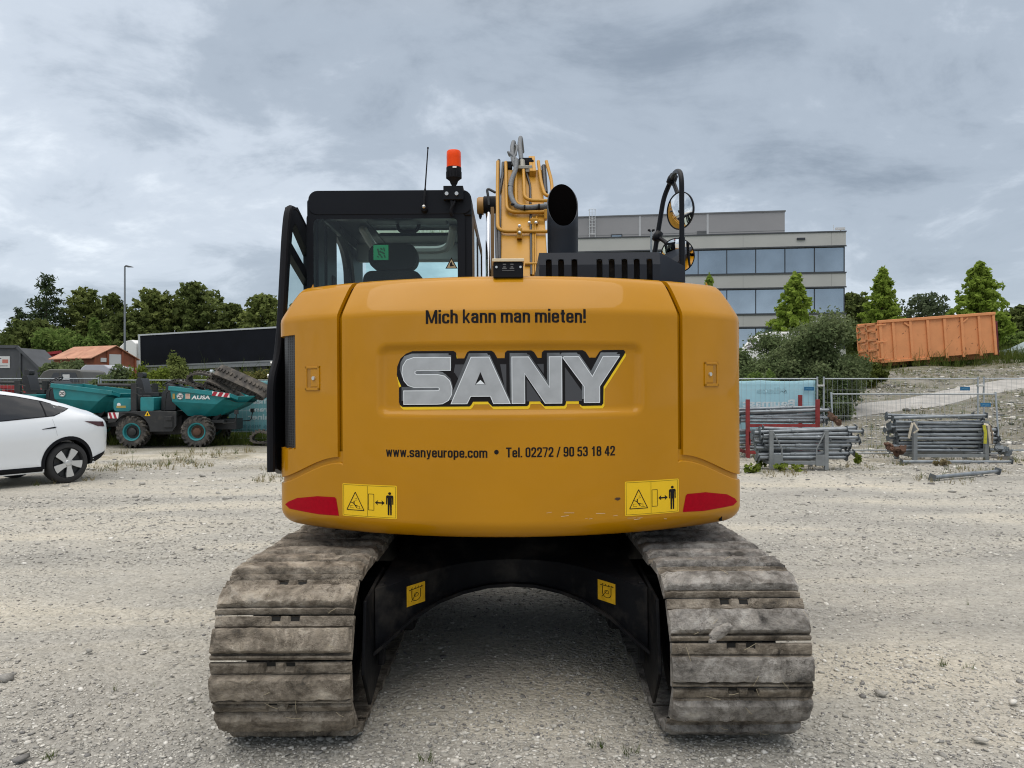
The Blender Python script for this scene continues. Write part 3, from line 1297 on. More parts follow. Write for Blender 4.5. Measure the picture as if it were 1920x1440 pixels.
for s in (-1, 1):
    us = [s * u for u in urange(UG, UEND)]
    base = (0 if s < 0 else len(mid_us) - 1) * nR
    prev = [base + j for j in range(nlow)]
    for u in us[1:]:
        x, y, nx, ny = plan(u)
        cur = []
        for (o, z) in wing_rows(u):
            cur.append(len(V))
            V.append((x - nx * o, y - ny * o, z))
        for j in range(nlow - 1):
            q = (prev[j], cur[j], cur[j + 1], prev[j + 1])
            Fq.append(q if s > 0 else q[::-1])
        prev = cur
np_o = np_obj('counterweight', V, Fq, PAINT, EX, smooth=180)
md = np_o.modifiers.new('solid', 'SOLIDIFY')
md.thickness, md.offset = 0.022, -1
md = np_o.modifiers.new('bevel', 'BEVEL')
md.width, md.segments, md.limit_method, md.angle_limit, md.harden_normals = 0.007, 3, 'ANGLE', math.radians(60), True

# house body behind the panels (seen in the gaps)
us = urange(-UEND, UEND, 0.03)
prof = [(0.14, 0.878), (0.06, 0.885), (0.035, 0.93), (0.03, 1.0), (0.03, 1.96), (0.085, 2.05), (0.12, 2.10), (0.145, 2.115)]
V, Fq = sheet(us, lambda u: prof)
n = len(prof)
topi = [i * n + n - 1 for i in range(len(us))]
boti = [i * n for i in range(len(us))]
mb = MB()
mb.add(V, Fq)
for s_ in (-1, 1):
    V2, F2 = sheet([s_ * u for u in urange(UG - 0.01, UEND, 0.03)], lambda u: [(0.012, diag(u) - 0.03), (0.012, diag(u) + 0.055)])
    mb.add(V2, F2)
mb.f.append(tuple(reversed(topi)))
mb.mi.append(0)
mb.f.append(tuple(boti))
mb.mi.append(0)
mb.box(0.05, W2 - 0.03, -0.46, 1.5, 0.96, 1.93)        # tank side of the platform
mb.box(-W2 + 0.04, 0.0, -0.46, 1.3, 0.96, 1.16)
mb.box(-0.20, 0.05, -0.46, 0.5, 0.96, 1.9)
mb.build('house_body', PAINT, EX, smooth=35)
MB().box(-0.95, 0.95, -1.0, 1.1, 0.84, 0.93).build('platform_underside', FRAMEB, EX)


# side doors, left one with a cut-out for the radiator grille
def door(s):
    us = [s * u for u in urange(UD, UEND - 0.02)]
    if s < 0:
        us = us[::-1]

    def rows(u):
        zb = diag(u) + 0.028
        k = (ZC - zb) / (ZC - Z0)
        r = [(0.0, zb + (z - Z0) * k) for o, z in VERT]
        return r + TOP[:-2]
    XGR = u_of_x(1.135)
    keep = None
    if s < 0:
        def keep(u, z):
            return not (abs(u) > XGR and 1.285 < z < 1.885)
    V, Fq = sheet(us, rows, keep)
    o = np_obj('side_door', V, Fq, PAINT, EX, smooth=180)
    md = o.modifiers.new('solid', 'SOLIDIFY')
    md.thickness, md.offset = 0.020, -1
    md = o.modifiers.new('bevel', 'BEVEL')
    md.width, md.segments, md.limit_method, md.angle_limit, md.harden_normals = 0.007, 3, 'ANGLE', math.radians(60), True
    # latch
    lx, lz = (px_to_xz(590, 707) if s < 0 else px_to_xz(1337, 704))
    t = math.asin(lx / R_ARC)
    M = Matrix.Translation(rear(lx, lz, 0.0)) @ Matrix.Rotation(t, 4, 'Z')
    w, h = 0.052, 0.062
    m1 = MB()
    for a, b, c, d_ in ((-w, w, h - 0.012, h), (-w, w, -h, -h + 0.014), (-w, -w + 0.012, -h, h), (w - 0.012, w, -h, h)):
        m1.box(a, b, -0.006, 0.006, c, d_, M)
    sx = 1 if s < 0 else -1
    m1.box(min(-0.012 * sx, 0.040 * sx), max(-0.012 * sx, 0.040 * sx), -0.004, 0.008, -0.044, 0.046, M)
    lt = m1.build('latch', PAINT, o, bevel=0.002)
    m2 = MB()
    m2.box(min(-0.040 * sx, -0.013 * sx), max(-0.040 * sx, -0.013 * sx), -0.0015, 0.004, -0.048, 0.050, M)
    m2.build('latch_recess', mat('recess_shade_paint', (0.34, 0.16, 0.015), 0.5), o)  # darkened body yellow: the shade inside the recess is put into the colour
    c0 = M @ Vector((0.014 * sx, -0.0035, 0.0))
    c1 = M @ Vector((0.014 * sx, -0.012, 0.0))
    MB().cyl(c0, c1, 0.011, 0.010, 16).build('lock', BOLT, o)
    if s < 0:
        g = MB()
        gu = [-(XGR + 0.002), -(XGR + 0.09), -(XGR + 0.16), -(XGR + 0.22), -(UEND - 0.03)]
        pts = []
        for u in gu[::-1]:
            x, y, nx, ny = plan(u)
            pts.append((x - nx * 0.020, y - ny * 0.020))
        for (xa, ya), (xb, yb) in zip(pts, pts[1:]):
            g.add([(xa, ya, 1.275), (xb, yb, 1.275), (xb, yb, 1.895), (xa, ya, 1.895)], [(0, 1, 2, 3)])
        g.build('radiator_grille', grille_mat(), o, smooth=0)
    return o


def grille_mat():
    if 'grille' in MATS:
        return MATS['grille']
    m = bpy.data.materials.new('grille_mesh')
    m.use_nodes = True
    nt = m.node_tree
    b = nt.nodes['Principled BSDF']
    b.inputs['Roughness'].default_value = 0.5
    tc = nt.nodes.new('ShaderNodeTexCoord')
    v = nt.nodes.new('ShaderNodeTexVoronoi')
    v.inputs['Scale'].default_value = 75
    v.inputs['Randomness'].default_value = 0.25
    v.feature = 'DISTANCE_TO_EDGE'
    nt.links.new(tc.outputs['Object'], v.inputs['Vector'])
    rp = island_ramp(nt, [(0.0, (0.055, 0.058, 0.062)), (0.10, (0.045, 0.047, 0.05)), (0.16, (0.003, 0.003, 0.003))], v.outputs['Distance'])
    nt.links.new(rp, b.inputs['Base Color'])
    MATS['grille'] = m
    return m


door(-1)
door(1)


# ---- artwork on the counterweight
def zp(pts):
    """points read off the enlarged logo -> (x, z) on the recessed face"""
    return [px_to_xz(700 + x / 3.692, 620 + y / 3.692, 0.02) for x, y in pts]


OUTL = [(170, 300), (173, 245), (195, 190), (235, 155), (280, 138), (568, 138), (584, 150), (590, 190), (642, 190), (662, 148), (680, 138), (832, 138), (852, 152), (873, 190), (924, 190), (927, 152), (942, 138), (1110, 138), (1130, 150), (1155, 190), (1182, 190), (1185, 152), (1200, 138), (1468, 138), (1490, 150), (1516, 190), (1560, 190), (1588, 148), (1610, 138), (1755, 138), (1766, 150), (1762, 166), (1614, 392), (1612, 505), (1600, 522), (1462, 524), (1442, 508), (1440, 490), (1352, 490), (1348, 512), (1338, 523), (1200, 524), (1176, 500), (1170, 490), (1096, 490), (1092, 512), (1080, 523), (836, 524), (812, 500), (806, 490), (702, 490), (688, 514), (676, 523), (208, 523), (190, 510), (184, 490), (184, 392), (200, 380), (180, 335)]
YELL = [(170, 315), (190, 322), (206, 366), (200, 384), (184, 384)]
S_ = [(545, 183), (545, 272), (312, 272), (298, 279), (298, 294), (312, 301), (455, 301), (505, 312), (540, 345), (555, 395), (552, 440), (530, 480), (490, 502), (450, 505), (220, 505), (220, 413), (455, 413), (468, 408), (468, 394), (455, 388), (290, 388), (250, 375), (222, 342), (208, 290), (215, 240), (240, 200), (290, 183)]
A_ = [(690, 183), (815, 183), (960, 503), (845, 503), (825, 452), (685, 452), (660, 503), (550, 503)]
N_ = [(975, 183), (1090, 183), (1235, 395), (1235, 183), (1320, 183), (1320, 503), (1205, 503), (1062, 295), (1062, 503), (975, 503)]
Y_ = [(1330, 190), (1338, 183), (1440, 183), (1535, 322), (1610, 183), (1722, 183), (1583, 390), (1583, 500), (1478, 500), (1478, 390)]
A_HOLE = [(755, 285), (790, 372), (718, 372)]
LET = (S_, A_, N_, Y_)
GREYS = [[(578, 232), (652, 232), (585, 395), (562, 330)], [(892, 232), (935, 232), (935, 460)], [(1076, 335), (1182, 490), (1076, 490)], [(1345, 255), (1462, 420), (1462, 490), (1345, 490)], [(1150, 232), (1196, 232), (1196, 300)]]
SILV = mat('logo_silver', (0.40, 0.415, 0.43), 0.35, 0.35, 0.10, 14, 0)
SILB = mat('logo_bevel', (0.17, 0.18, 0.19), 0.3, 0.5, 0.55, 5)
SILE = mat('logo_edge', (0.78, 0.81, 0.83), 0.3, 0.3)
LGREY = mat('logo_grey', (0.045, 0.048, 0.055), 0.5)
LYEL = mat('logo_yellow', (0.82, 0.55, 0.0), 0.45)
lg = decal('logo', [zp(OUTL)], INK, rear, EX, 0.0022)
decal('logo_shadow', [zp([(x + 7, y + 19) for x, y in OUTL if y > 140 or x > 1700]), zp(YELL)], LYEL, rear, lg, 0.0012)
decal('logo_panel', [zp(p) for p in GREYS], LGREY, rear, lg, 0.0032)
bev = []
for L_ in LET:
    bev.append(zp([(x - 14, y - 26) for x, y in offset_poly(L_, 2)]))
    bev.append(zp([(x + 4, y - 14) for x, y in offset_poly(L_, 2)]))
decal('logo_bevel', bev[0::2], SILB, rear, lg, 0.0042)
decal('logo_bevel', bev[1::2], SILB, rear, lg, 0.0046)
decal('logo_gap', [zp(offset_poly(L_, 11)) for L_ in (S_, A_, N_, Y_)][:0] + [zp([(557, 290), (575, 290), (600, 330), (560, 420)])], INK, rear, lg, 0.0050)
for ch, L_ in zip(('letter', 'letter', 'letter', 'letter'), LET):
    e = decal('letter_edge', [zp(offset_poly(L_, 3.2))], SILE, rear, lg, 0.0056)
    decal('letter', [zp(offset_poly(L_, -2.0))], SILV, rear, lg, 0.0064)
decal('letter_hole', [zp(A_HOLE)], INK, rear, lg, 0.0072)
decal('letter_hole', [zp([(x, y) for x, y in ((755, 340), (786, 370), (722, 370))])], SILE, rear, lg, 0.0078)


def cw_text(s, px0, px1, py0, py1, bold, name='lettering'):
    x0, z1 = px_to_xz(px0, py0)
    x1, _ = px_to_xz(px1, py0)
    _, z0 = px_to_xz((px0 + px1) / 2, py1)
    _, z1 = px_to_xz((px0 + px1) / 2, py0)
    decal(name, stroke_text(s, x0, x1, z0, z1), INK, rear, EX, 0.0012, 0)


cw_text('Mich kann man mieten!', 803, 1103, 579, 605, 0)
cw_text('www.sanyeurope.com', 727, 917, 838.5, 857, 0)
x, z = px_to_xz(934, 847.5)
decal('bullet', [circle(x, z, 0.011, 16)], INK, rear, EX, 0.0012)
cw_text('Tel. 02272 / 90 53 18 42', 952, 1156, 838.5, 857, 0)


# ---- warning stickers (drawn in a 160 x 100 frame read off the enlarged photo)
def crush_sticker(px0, px1, pyt, pyb):
    x0, zt = px_to_xz(px0, pyt)
    x1, _ = px_to_xz(px1, pyt)
    zb = px_to_xz((px0 + px1) / 2, pyb)[1]
    zt = px_to_xz((px0 + px1) / 2, pyt)[1]
    kx, kz = (x1 - x0) / 102.0, (zt - zb) / 64.0

    def T(pts):
        return [(x0 + x * kx, zt - y * kz) for x, y in pts]
    st = decal('warning_sticker', [T(rrect(0, 102, 0, 64, 2.5))], YEL, rear, EX, 0.0010)
    ink = []

    def ln(a, b, w):
        ink.append(T(line(*a, *b, w)))
    for a, b in (((2.3, 2.3), (99.7, 2.3)), ((99.7, 2.3), (99.7, 61.7)), ((99.7, 61.7), (2.3, 61.7)), ((2.3, 61.7), (2.3, 2.3)), ((48, 2.3), (48, 61.7))):
        ln(a, b, 0.5)
    tri = [(25, 16), (8.5, 51), (41.5, 51)]
    for i in range(3):
        ln(tri[i], tri[(i + 1) % 3], 1.5)
    for a, b in (((50, 18), (60, 18)), ((60, 18), (60, 49)), ((60, 49), (50, 49)), ((50, 49), (50, 18))):
        ln(a, b, 0.9)
    ink.append(T([(62, 34), (67.5, 29), (66.5, 32.8), (75, 32.8), (74, 29), (80, 34), (74, 39), (75, 35.5), (66.5, 35.5), (67.5, 39)]))
    ink.append(T(circle(89, 15.5, 2.7, 14)))
    ink.append(T([(84, 19), (94, 19), (95.6, 21), (95.6, 36.5), (93.6, 36.5), (93.2, 24), (92.8, 24), (92.8, 36.5), (92.4, 57), (89.8, 57), (89.3, 37), (88.7, 37), (88.2, 57), (85.4, 57), (85.2, 36.5), (85.2, 24), (84.8, 24), (84.4, 36.5), (82.4, 36.5), (82.4, 21)]))
    for a, b, w in (((17, 36), (22, 38), 1.4), ((22.5, 33), (22.5, 39.5), 1.8), ((22.5, 39), (28, 46.5), 1.6), ((24, 41), (30, 43), 1.2), ((24, 32), (29, 31), 0.6), ((25, 28), (28, 28), 0.9), ((15, 42.5), (21, 42.5), 0.5), ((15, 42.5), (15, 47), 0.5), ((15, 47), (22, 47), 0.5), ((29, 43), (33, 43), 0.6), ((33, 43), (33, 48), 0.6), ((29, 48), (37, 48), 0.6)):
        ln(a, b, w)
    decal('pictogram', ink, INK, rear, st, 0.0018)


crush_sticker(645, 747, 907, 969)
crush_sticker(1174, 1275, 902, 966)
for px0, pts in ((0, [(537, 943), (543, 938), (560, 931), (598, 928), (630, 930), (633, 933), (638, 965), (600, 962), (545, 951)]), (1, [(1384, 940), (1380, 934), (1365, 926), (1325, 922), (1291, 925), (1288, 928), (1282, 959), (1322, 957), (1377, 947)])):
    decal('reflector', [[px_to_xz(a, b + (3 if px0 else 0)) for a, b in pts]], REDR, rear, EX, 0.0012)
# paint chips and scrapes
CHIP = mat('paint_chip', (0.06, 0.03, 0.015), 0.8)
SCR = mat('scrape', (0.62, 0.52, 0.36), 0.7)
chips = [[(1154, 937), (1158, 934), (1165, 934), (1166, 937), (1161, 940)], [(1019, 1002), (1026, 999), (1032, 1003), (1027, 1008), (1021, 1006)]]
decal('paint_chip', [[px_to_xz(a, min(b, 990)) if b < 990 else px_to_xz(a, b) for a, b in c] for c in chips[:1]], CHIP, rear, EX, 0.0009)
scr = []
rs = random.Random(8)
for _ in range(11):
    px, py = rs.uniform(1020, 1370), rs.uniform(958, 974)
    if px > 1165:
        py = rs.uniform(972, 976)
    x, z = px_to_xz(px, py)
    ln_ = rs.uniform(0.008, 0.05)
    scr.append(line(x, z, x + ln_, z + rs.uniform(-0.002, 0.004), rs.uniform(0.0008, 0.0022)))
decal('scrape', scr, SCR, rear, EX, 0.0009)

# ---- rear-view camera box
dC = 3.78
b0, b1 = P(930, 518, dC), P(986, 492, dC)
mb = MB()
mb.box(b0.x, b1.x, b0.y - 0.02, b0.y + 0.11, b0.z - 0.01, b1.z)
rc = mb.build('rear_camera', BLACKM, EX, bevel=0.006)
c0, c1 = P(928, 492, dC), P(988, 486, dC)
MB().box(c0.x, c1.x, b0.y - 0.03, b0.y + 0.12, b1.z, b1.z + 0.015).build('camera_cover', CREAM, rc, bevel=0.003)
mm = MB()
for px in (936, 981):
    c = P(px, 502, dC)
    mm.cyl((c.x, b0.y - 0.02, c.z), (c.x, b0.y - 0.025, c.z), 0.006, seg=10)
mm.build('screw', BOLT, rc)
mm = MB()
for px in (951, 965):
    c = P(px, 500, dC)
    for dx, dz, w, h in ((0, 0.008, 0.008, 0.006), (0, -0.004, 0.006, 0.006), (0, -0.012, 0.011, 0.006)):
        mm.box(c.x - w, c.x + w, b0.y - 0.0225, b0.y - 0.0195, c.z + dz - h / 2, c.z + dz + h / 2)
c = P(958, 508, dC)
mm.box(c.x - 0.03, c.x + 0.03, b0.y - 0.0225, b0.y - 0.0195, c.z - 0.003, c.z)
mm.build('camera_print', mat('print_grey', (0.10, 0.10, 0.10), 0.6), rc)

# ---- engine hood with slots
dH = 4.10
yh = dH - D
zb, ztop, zmid = 2.10, P(0, 473, dH).z, P(0, 497, dH).z
xl, xr, xr2 = GX(1016, dH), GX(1243, dH), GX(1293, dH)
slots = [1034, 1057, 1082, 1129, 1152, 1176, 1199, 1223]
hw = 5.6 * dH / F
zs = P(0, 486, dH).z
edges = [xl]
for s_ in slots:
    c = GX(s_, dH)
    edges += [c - hw, c + hw]
edges.append(xr)
mb = MB()


def face_strip(x0, x1, za, zb_, th=0.02):
    """a piece of the folded rear plate: upright below the fold, leaning forward above it"""
    def yy(z):
        return yh + (0 if z <= zmid else (z - zmid) * 0.35)
    zz = [za] + ([zmid] if za < zmid < zb_ else []) + [zb_]
    for a, b in zip(zz, zz[1:]):
        mb.add([(x0, yy(a), a), (x1, yy(a), a), (x1, yy(b), b), (x0, yy(b), b), (x0, yy(a) + th, a), (x1, yy(a) + th, a), (x1, yy(b) + th, b), (x0, yy(b) + th, b)],
               [(0, 1, 2, 3), (7, 6, 5, 4), (1, 5, 6, 2), (4, 0, 3, 7)])


for i in range(0, len(edges), 2):
    face_strip(edges[i], edges[i + 1], zb, zs)
face_strip(xl, xr, zs, ztop)
for s_ in slots:                                   # rounded slot tops
    c = GX(s_, dH)
    for sx in (-1, 1):
        arc = [(c + sx * hw, zs - hw * 0.9)] + [(c + sx * hw * math.cos(t), zs - hw * 0.9 + hw * 0.9 * math.sin(t)) for t in (0.4, 0.8, 1.2, 1.57)] + [(c + sx * hw, zs)]
        mb.prism(arc, yh + (zs - zmid) * 0.35 - 0.004, yh + 0.02)
yt = yh + (ztop - zmid) * 0.35
mb.add([(xl, yt, ztop), (xr, yt, ztop), (xr, 0.9, ztop), (xl, 0.9, ztop)], [(0, 1, 2, 3)])
mb.add([(xl, yh, zb), (xl, yh, zmid), (xl, yt, ztop), (xl, 0.9, ztop), (xl, 0.9, zb)], [(4, 3, 2, 1, 0)])
# chamfered right end
zr_ = P(0, 497, dH).z
mb.add([(xr, yh, zb), (xr2, yh + 0.05, zb), (xr2, yh + 0.05, zr_ - 0.005), (xr, yh, zmid), (xr, yt, ztop), (xr, 0.9, ztop), (xr2, 0.9, zr_ - 0.005), (xr2, 0.9, zb)],
       [(0, 1, 2, 3), (3, 2, 4), (4, 2, 6, 5), (1, 7, 6, 2)])
mb.build('engine_hood', HOODG, EX, smooth=25)
MB().box(xl + 0.02, xr - 0.01, yh + 0.10, yh + 0.5, 2.08, ztop - 0.03).build('engine', mat('engine_dark', (0.02, 0.02, 0.02), 0.7, 0, 0.6, 14, col2=(0.09, 0.085, 0.08), mixpos=(0.55, 0.7), mscale=12), EX)

# ---- exhaust stack, cut off at a slant
dE = 4.48
ex_c = Vector((GX(1060, dE), dE - D, 0))
r = 29 * dE / F
zt, zl, seg = P(0, 345, dE).z + 0.02, P(0, 424, dE - r).z, 40
mb = MB()


def ring(rad, zfun):
    return [(ex_c.x + rad * math.cos(2 * PI * k / seg), ex_c.y + rad * math.sin(2 * PI * k / seg), zfun(math.sin(2 * PI * k / seg))) for k in range(seg)]


def cut(s):
    return zl + (zt - zl) * (s + 1) / 2


zj = P(0, 437, dE).z
rings = [ring(r * 0.985, lambda s: 2.25), ring(r * 0.985, lambda s: zj), ring(r, lambda s: zj + 0.003), ring(r, cut), ring(r - 0.006, cut), ring(r - 0.008, lambda s: 2.3)]
for rr in rings:
    mb.v += rr
for i in range(len(rings) - 1):
    for k in range(seg):
        k2 = (k + 1) % seg
        mb.f.append((i * seg + k, i * seg + k2, (i + 1) * seg + k2, (i + 1) * seg + k))
        mb.mi.append(0 if i < 4 else 1)
mb.f.append(tuple(5 * seg + k for k in range(seg)))
mb.mi.append(1)
mb.build('exhaust_pipe', [HOODG, mat('soot', (0.0035, 0.003, 0.003), 1.0, spec=0.0)], EX, smooth=40)

# ---- cab
CAB = None
dB = 4.66
yb = dB - D
cx0, cx1 = -1.225, -0.226
zroof = P(0, 357, dB).z
ztopw = P(0, 405, dB).z
wx0, wx1 = GX(590, dB), GX(866, dB)
yf = 1.12
mb = MB()
mb.box(cx0, wx0, yb, yb + 0.10, 1.2, zroof - 0.06)
mb.box(wx1, cx1, yb, yb + 0.12, 1.2, zroof - 0.06)
mb.box(cx0, cx1, yb - 0.012, yb + 0.10, ztopw, zroof - 0.05)
hx0, hx1, hy0, hy1 = GX(700, 5.4), GX(846, 5.4), 5.36 - D, 5.72 - D
zc = 2.74
mb.box(cx0 + 0.03, hx0, yb + 0.1, yf, zc, zc + 0.025)
mb.box(hx1, cx1 - 0.03, yb + 0.1, yf, zc, zc + 0.025)
mb.box(hx0, hx1, yb + 0.1, hy0, zc, zc + 0.025)
mb.box(hx0, hx1, hy1, yf, zc, zc + 0.025)
for x_ in (cx0, cx1 - 0.06):
    mb.box(x_, x_ + 0.06, yb + 0.1, yf, 2.66, zroof - 0.06)
mb.box(cx0 + 0.06, cx1 - 0.06, yf - 0.05, yf, 2.64, zroof - 0.08)
mb.box(cx0, cx1, yb + 0.10, yf, 1.14, 1.22)
# left side posts, slanted front post, right posts
mb.box(cx0, cx0 + 0.04, 4.76 - D, 4.93 - D, 1.2, 2.70)
mb.box(cx0, cx0 + 0.04, 4.99 - D, 5.28 - D, 1.2, 2.70)
mb.box(cx0, cx0 + 0.04, 4.93 - D, 4.99 - D, 2.0, 2.14)
mb.tube(fillet([(cx0 + 0.03, 5.28 - D, 2.71), (cx0 + 0.03, 5.66 - D, 2.60), (cx0 + 0.03, 5.80 - D, 2.2), (cx0 + 0.03, 6.0 - D, 1.2)], 0.2), 0.04, 8)
mb.prism([(0, 1.2), (0.30, 1.2), (0.30, 2.7), (-0.22, 2.68)], cx0, cx0 + 0.05, Matrix(((0, 1, 0, 0), (1, 0, 0, 5.84 - D), (0, 0, 1, 0), (0, 0, 0, 1))))
for ya, yb2 in ((yb + 0.1, yb + 0.30), (5.45 - D, 5.53 - D), (yf - 0.09, yf)):
    mb.box(cx1 - 0.04, cx1, ya, yb2, 1.2, 2.70)
mb.box(cx1 - 0.04, cx1, yb, yf, 1.2, 1.75)
CAB = mb.build('cab', BLACK, EX, bevel=0.012)
mb = MB()
ro = rrect(cx0 + 0.012, cx1 - 0.002, zroof - 0.145, zroof, 0.055, 5)
mb.prism([(x_, z_) for x_, z_ in ro], yb - 0.022, yb + 0.16)
mb.build('roof_cap', BLACK, CAB, smooth=40, bevel=0.01)
mb = MB()
mb.box(cx0 + 0.02, cx1 - 0.02, yb + 0.16, hy0 - 0.05, zc + 0.026, zroof - 0.012)
mb.build('roof', BLACK, CAB, bevel=0.02)
# rear window pane with its printed border and rounded opening
wp = MB()
ox0, ox1, oz0, oz1 = GX(594, dB), GX(863, dB), 1.7, P(0, 410, dB).z
op = rrect(ox0, ox1, oz0, oz1, 0.025, 4)
gl = MB()
gl.add([(x_, yb - 0.020, z_) for x_, z_ in op], [tuple(range(len(op)))])
gl.build('rear_window', CABGL, CAB, smooth=0)
fr = MB()
outer = rrect(GX(581, dB), GX(877, dB), 1.66, P(0, 400, dB).z, 0.026, 4)
for i in range(len(op)):
    j = (i + 1) % len(op)
    fr.add([(outer[i][0], yb - 0.018, outer[i][1]), (outer[j][0], yb - 0.018, outer[j][1]), (op[j][0], yb - 0.018, op[j][1]), (op[i][0], yb - 0.018, op[i][1])], [(0, 1, 2, 3)])
fr.build('window_border', BLACK, CAB, smooth=0)
mb = MB()
mb.add([(cx1 - 0.005, yb + 0.30, 1.75), (cx1 - 0.005, 5.45 - D, 1.75), (cx1 - 0.005, 5.45 - D, 2.66), (cx1 - 0.005, yb + 0.30, 2.66)], [(0, 1, 2, 3)])
mb.add([(cx1 - 0.005, 5.53 - D, 1.75), (cx1 - 0.005, yf - 0.09, 1.75), (cx1 - 0.005, yf - 0.09, 2.66), (cx1 - 0.005, 5.53 - D, 2.66)], [(0, 1, 2, 3)])
mb.build('side_window', CABGL, CAB, smooth=0)
mb = MB()
mb.add([(cx0 + 0.05, yf - 0.01, 1.25), (cx1 - 0.04, yf - 0.01, 1.25), (cx1 - 0.04, yf - 0.01, 2.64), (cx0 + 0.05, yf - 0.01, 2.64)], [(0, 1, 2, 3)])
mb.build('front_window', CABGL, CAB, smooth=0)
mb = MB()
mb.add([(hx0, hy0, zc + 0.012), (hx1, hy0, zc + 0.012), (hx1, hy1, zc + 0.012), (hx0, hy1, zc + 0.012)], [(0, 1, 2, 3)])
mb.build('roof_hatch', CABGL, CAB, smooth=0)
# grab handle of the hatch
mb = MB()
hc = P(770, 430, 5.3)
mb.tube(fillet([(hc.x - 0.075, hc.y, 2.735), (hc.x - 0.06, hc.y, 2.685), (hc.x + 0.06, hc.y, 2.685), (hc.x + 0.075, hc.y, 2.735)], 0.04), 0.012, 8)
mb.build('hatch_handle', BLACKM, CAB)
# headliner frame and sun visor across the front
INTG = mat('cab_lining', (0.30, 0.31, 0.31), 0.8)
mb = MB()
mb.box(cx0 + 0.07, cx1 - 0.07, 5.78 - D, 5.86 - D, 2.56, 2.70)
mb.tube(fillet([(GX(690, 5.5), 0.2, 2.73), (GX(700, 5.5), 0.5, 2.62), (GX(845, 5.6), 0.5, 2.62), (GX(858, 5.5), 0.2, 2.73)], 0.12), 0.03, 8)
mb.build('headliner', INTG, CAB, bevel=0.02)
mb = MB()
mb.box(cx0 + 0.05, -0.98, 5.9 - D, 6.2 - D, 1.25, 2.1)
mb.box(GX(612, 5.3), GX(612, 5.3) + 0.10, 5.1 - D, 5.25 - D, 2.16, 2.38)
mb.build('side_console', BLACKM, CAB, bevel=0.03)
# operator's seat
ds = 5.2
s0, s1 = GX(697, ds), GX(787, ds)
ztop = P(0, 456, ds).z
mb = MB()
mb.prism(rrect(s0, s1, P(0, 506, ds).z, ztop, 0.075, 5), ds - D - 0.04, ds - D + 0.09)
mb.prism(rrect(GX(688, ds), GX(796, ds), 1.55, P(0, 509, ds).z, 0.06, 5), ds - D - 0.07, ds - D + 0.10)
mb.box(GX(690, ds), GX(794, ds), ds - D + 0.05, ds - D + 0.6, 1.5, 1.66)
mb.build('driver_seat', mat('seat_fabric', (0.018, 0.019, 0.02), 0.85), CAB, smooth=40, bevel=0.02)
# stickers on the rear window
x0, z1 = P(706, 459, dB).x, P(706, 459, dB).z
x1, z0 = P(734, 459, dB).x, P(706, 487, dB).z


def plane_y(yy):
    return lambda x, z, off: Vector((x, yy - off, z))


g = decal('green_sticker', [[(x0, z0), (x1, z0), (x1, z1), (x0, z1)]], mat('sticker_green', (0.0, 0.17, 0.075), 0.5), plane_y(yb - 0.021), EX, 0.001, 0)
k = (x1 - x0) / 28
ink = []
for (ax, az, bx, bz, w) in ((8, 7, 10, 15, 3), (13, 6, 17, 9, 3), (19, 5, 21, 12, 2.5), (9, 16, 14, 20, 3), (15, 13, 21, 17, 3), (20, 19, 22, 24, 2.5), (7, 21, 10, 23, 2), (14, 21, 17, 24, 3), (12, 11, 14, 14, 3)):
    ink.append([(x0 + p * k, z1 - q * k) for p, q in line(ax, az, bx, bz, w)])
decal('sticker_print', ink, mat('sticker_print', (0.0, 0.05, 0.03), 0.6), plane_y(yb - 0.021), g, 0.002, 0)


def win(px, py):
    q = P(px, py, dB)
    return (q.x, q.z)


tr = decal('warning_triangle', [[win(840, 504), win(863, 504), win(851.5, 483)]], INK, plane_y(yb - 0.021), EX, 0.001, 0)
decal('triangle_face', [[win(843, 502.5), win(860, 502.5), win(851.5, 486.5)]], mat('sticker_tan', (0.36, 0.30, 0.18), 0.5), plane_y(yb - 0.021), tr, 0.002, 0)
decal('triangle_mark', [[win(a, b) for a, b in ((849, 494), (852, 491), (853, 496), (857, 499), (848, 500))]], INK, plane_y(yb - 0.021), tr, 0.003, 0)

# cab door, swung open and folded back along the left side
xd = -1.285
def dpt(px, py, dd):
    q = P(px, py, dd)
    return (q.y, q.z)


hinge_y = 4.88 - D
outline = [(hinge_y, 2.60), (4.60 - D, 2.69), (4.47 - D, 2.66), (4.42 - D, 2.52), (4.32 - D, 1.97), (4.27 - D, 1.80), (4.16 - D, 1.68), (4.135 - D, 1.60), (4.135 - D, 1.28), (4.17 - D, 1.17), (4.30 - D, 1.13), (hinge_y, 1.13)]
inner1 = [(hinge_y - 0.025, 2.44), (4.55 - D, 2.580), (4.495 - D, 2.545), (4.468 - D, 2.45), (hinge_y - 0.025, 2.325)]
inner2 = [(hinge_y - 0.025, 2.255), (4.448 - D, 2.385), (4.362 - D, 1.99), (4.345 - D, 1.90), (hinge_y - 0.025, 1.90)]


def ring_fill(mb_, outer, holes, x0_, x1_):
    loops = [outer] + holes
    pts3 = [[Vector((a, b, 0)) for a, b in lp] for lp in loops]
    flat = [p for lp in loops for p in lp]
    tris = tessellate_polygon(pts3)
    n_ = len(flat)
    vs = [(x0_, a, b) for a, b in flat] + [(x1_, a, b) for a, b in flat]
    fs = []
    for t in tris:
        fs.append(tuple(t))
        fs.append(tuple(i + n_ for i in reversed(t)))
    o_ = 0
    for lp in loops:
        m_ = len(lp)
        for i in range(m_):
            j = (i + 1) % m_
            fs.append((o_ + i, o_ + j, o_ + j + n_, o_ + i + n_))
        o_ += m_
    mb_.add(vs, fs)


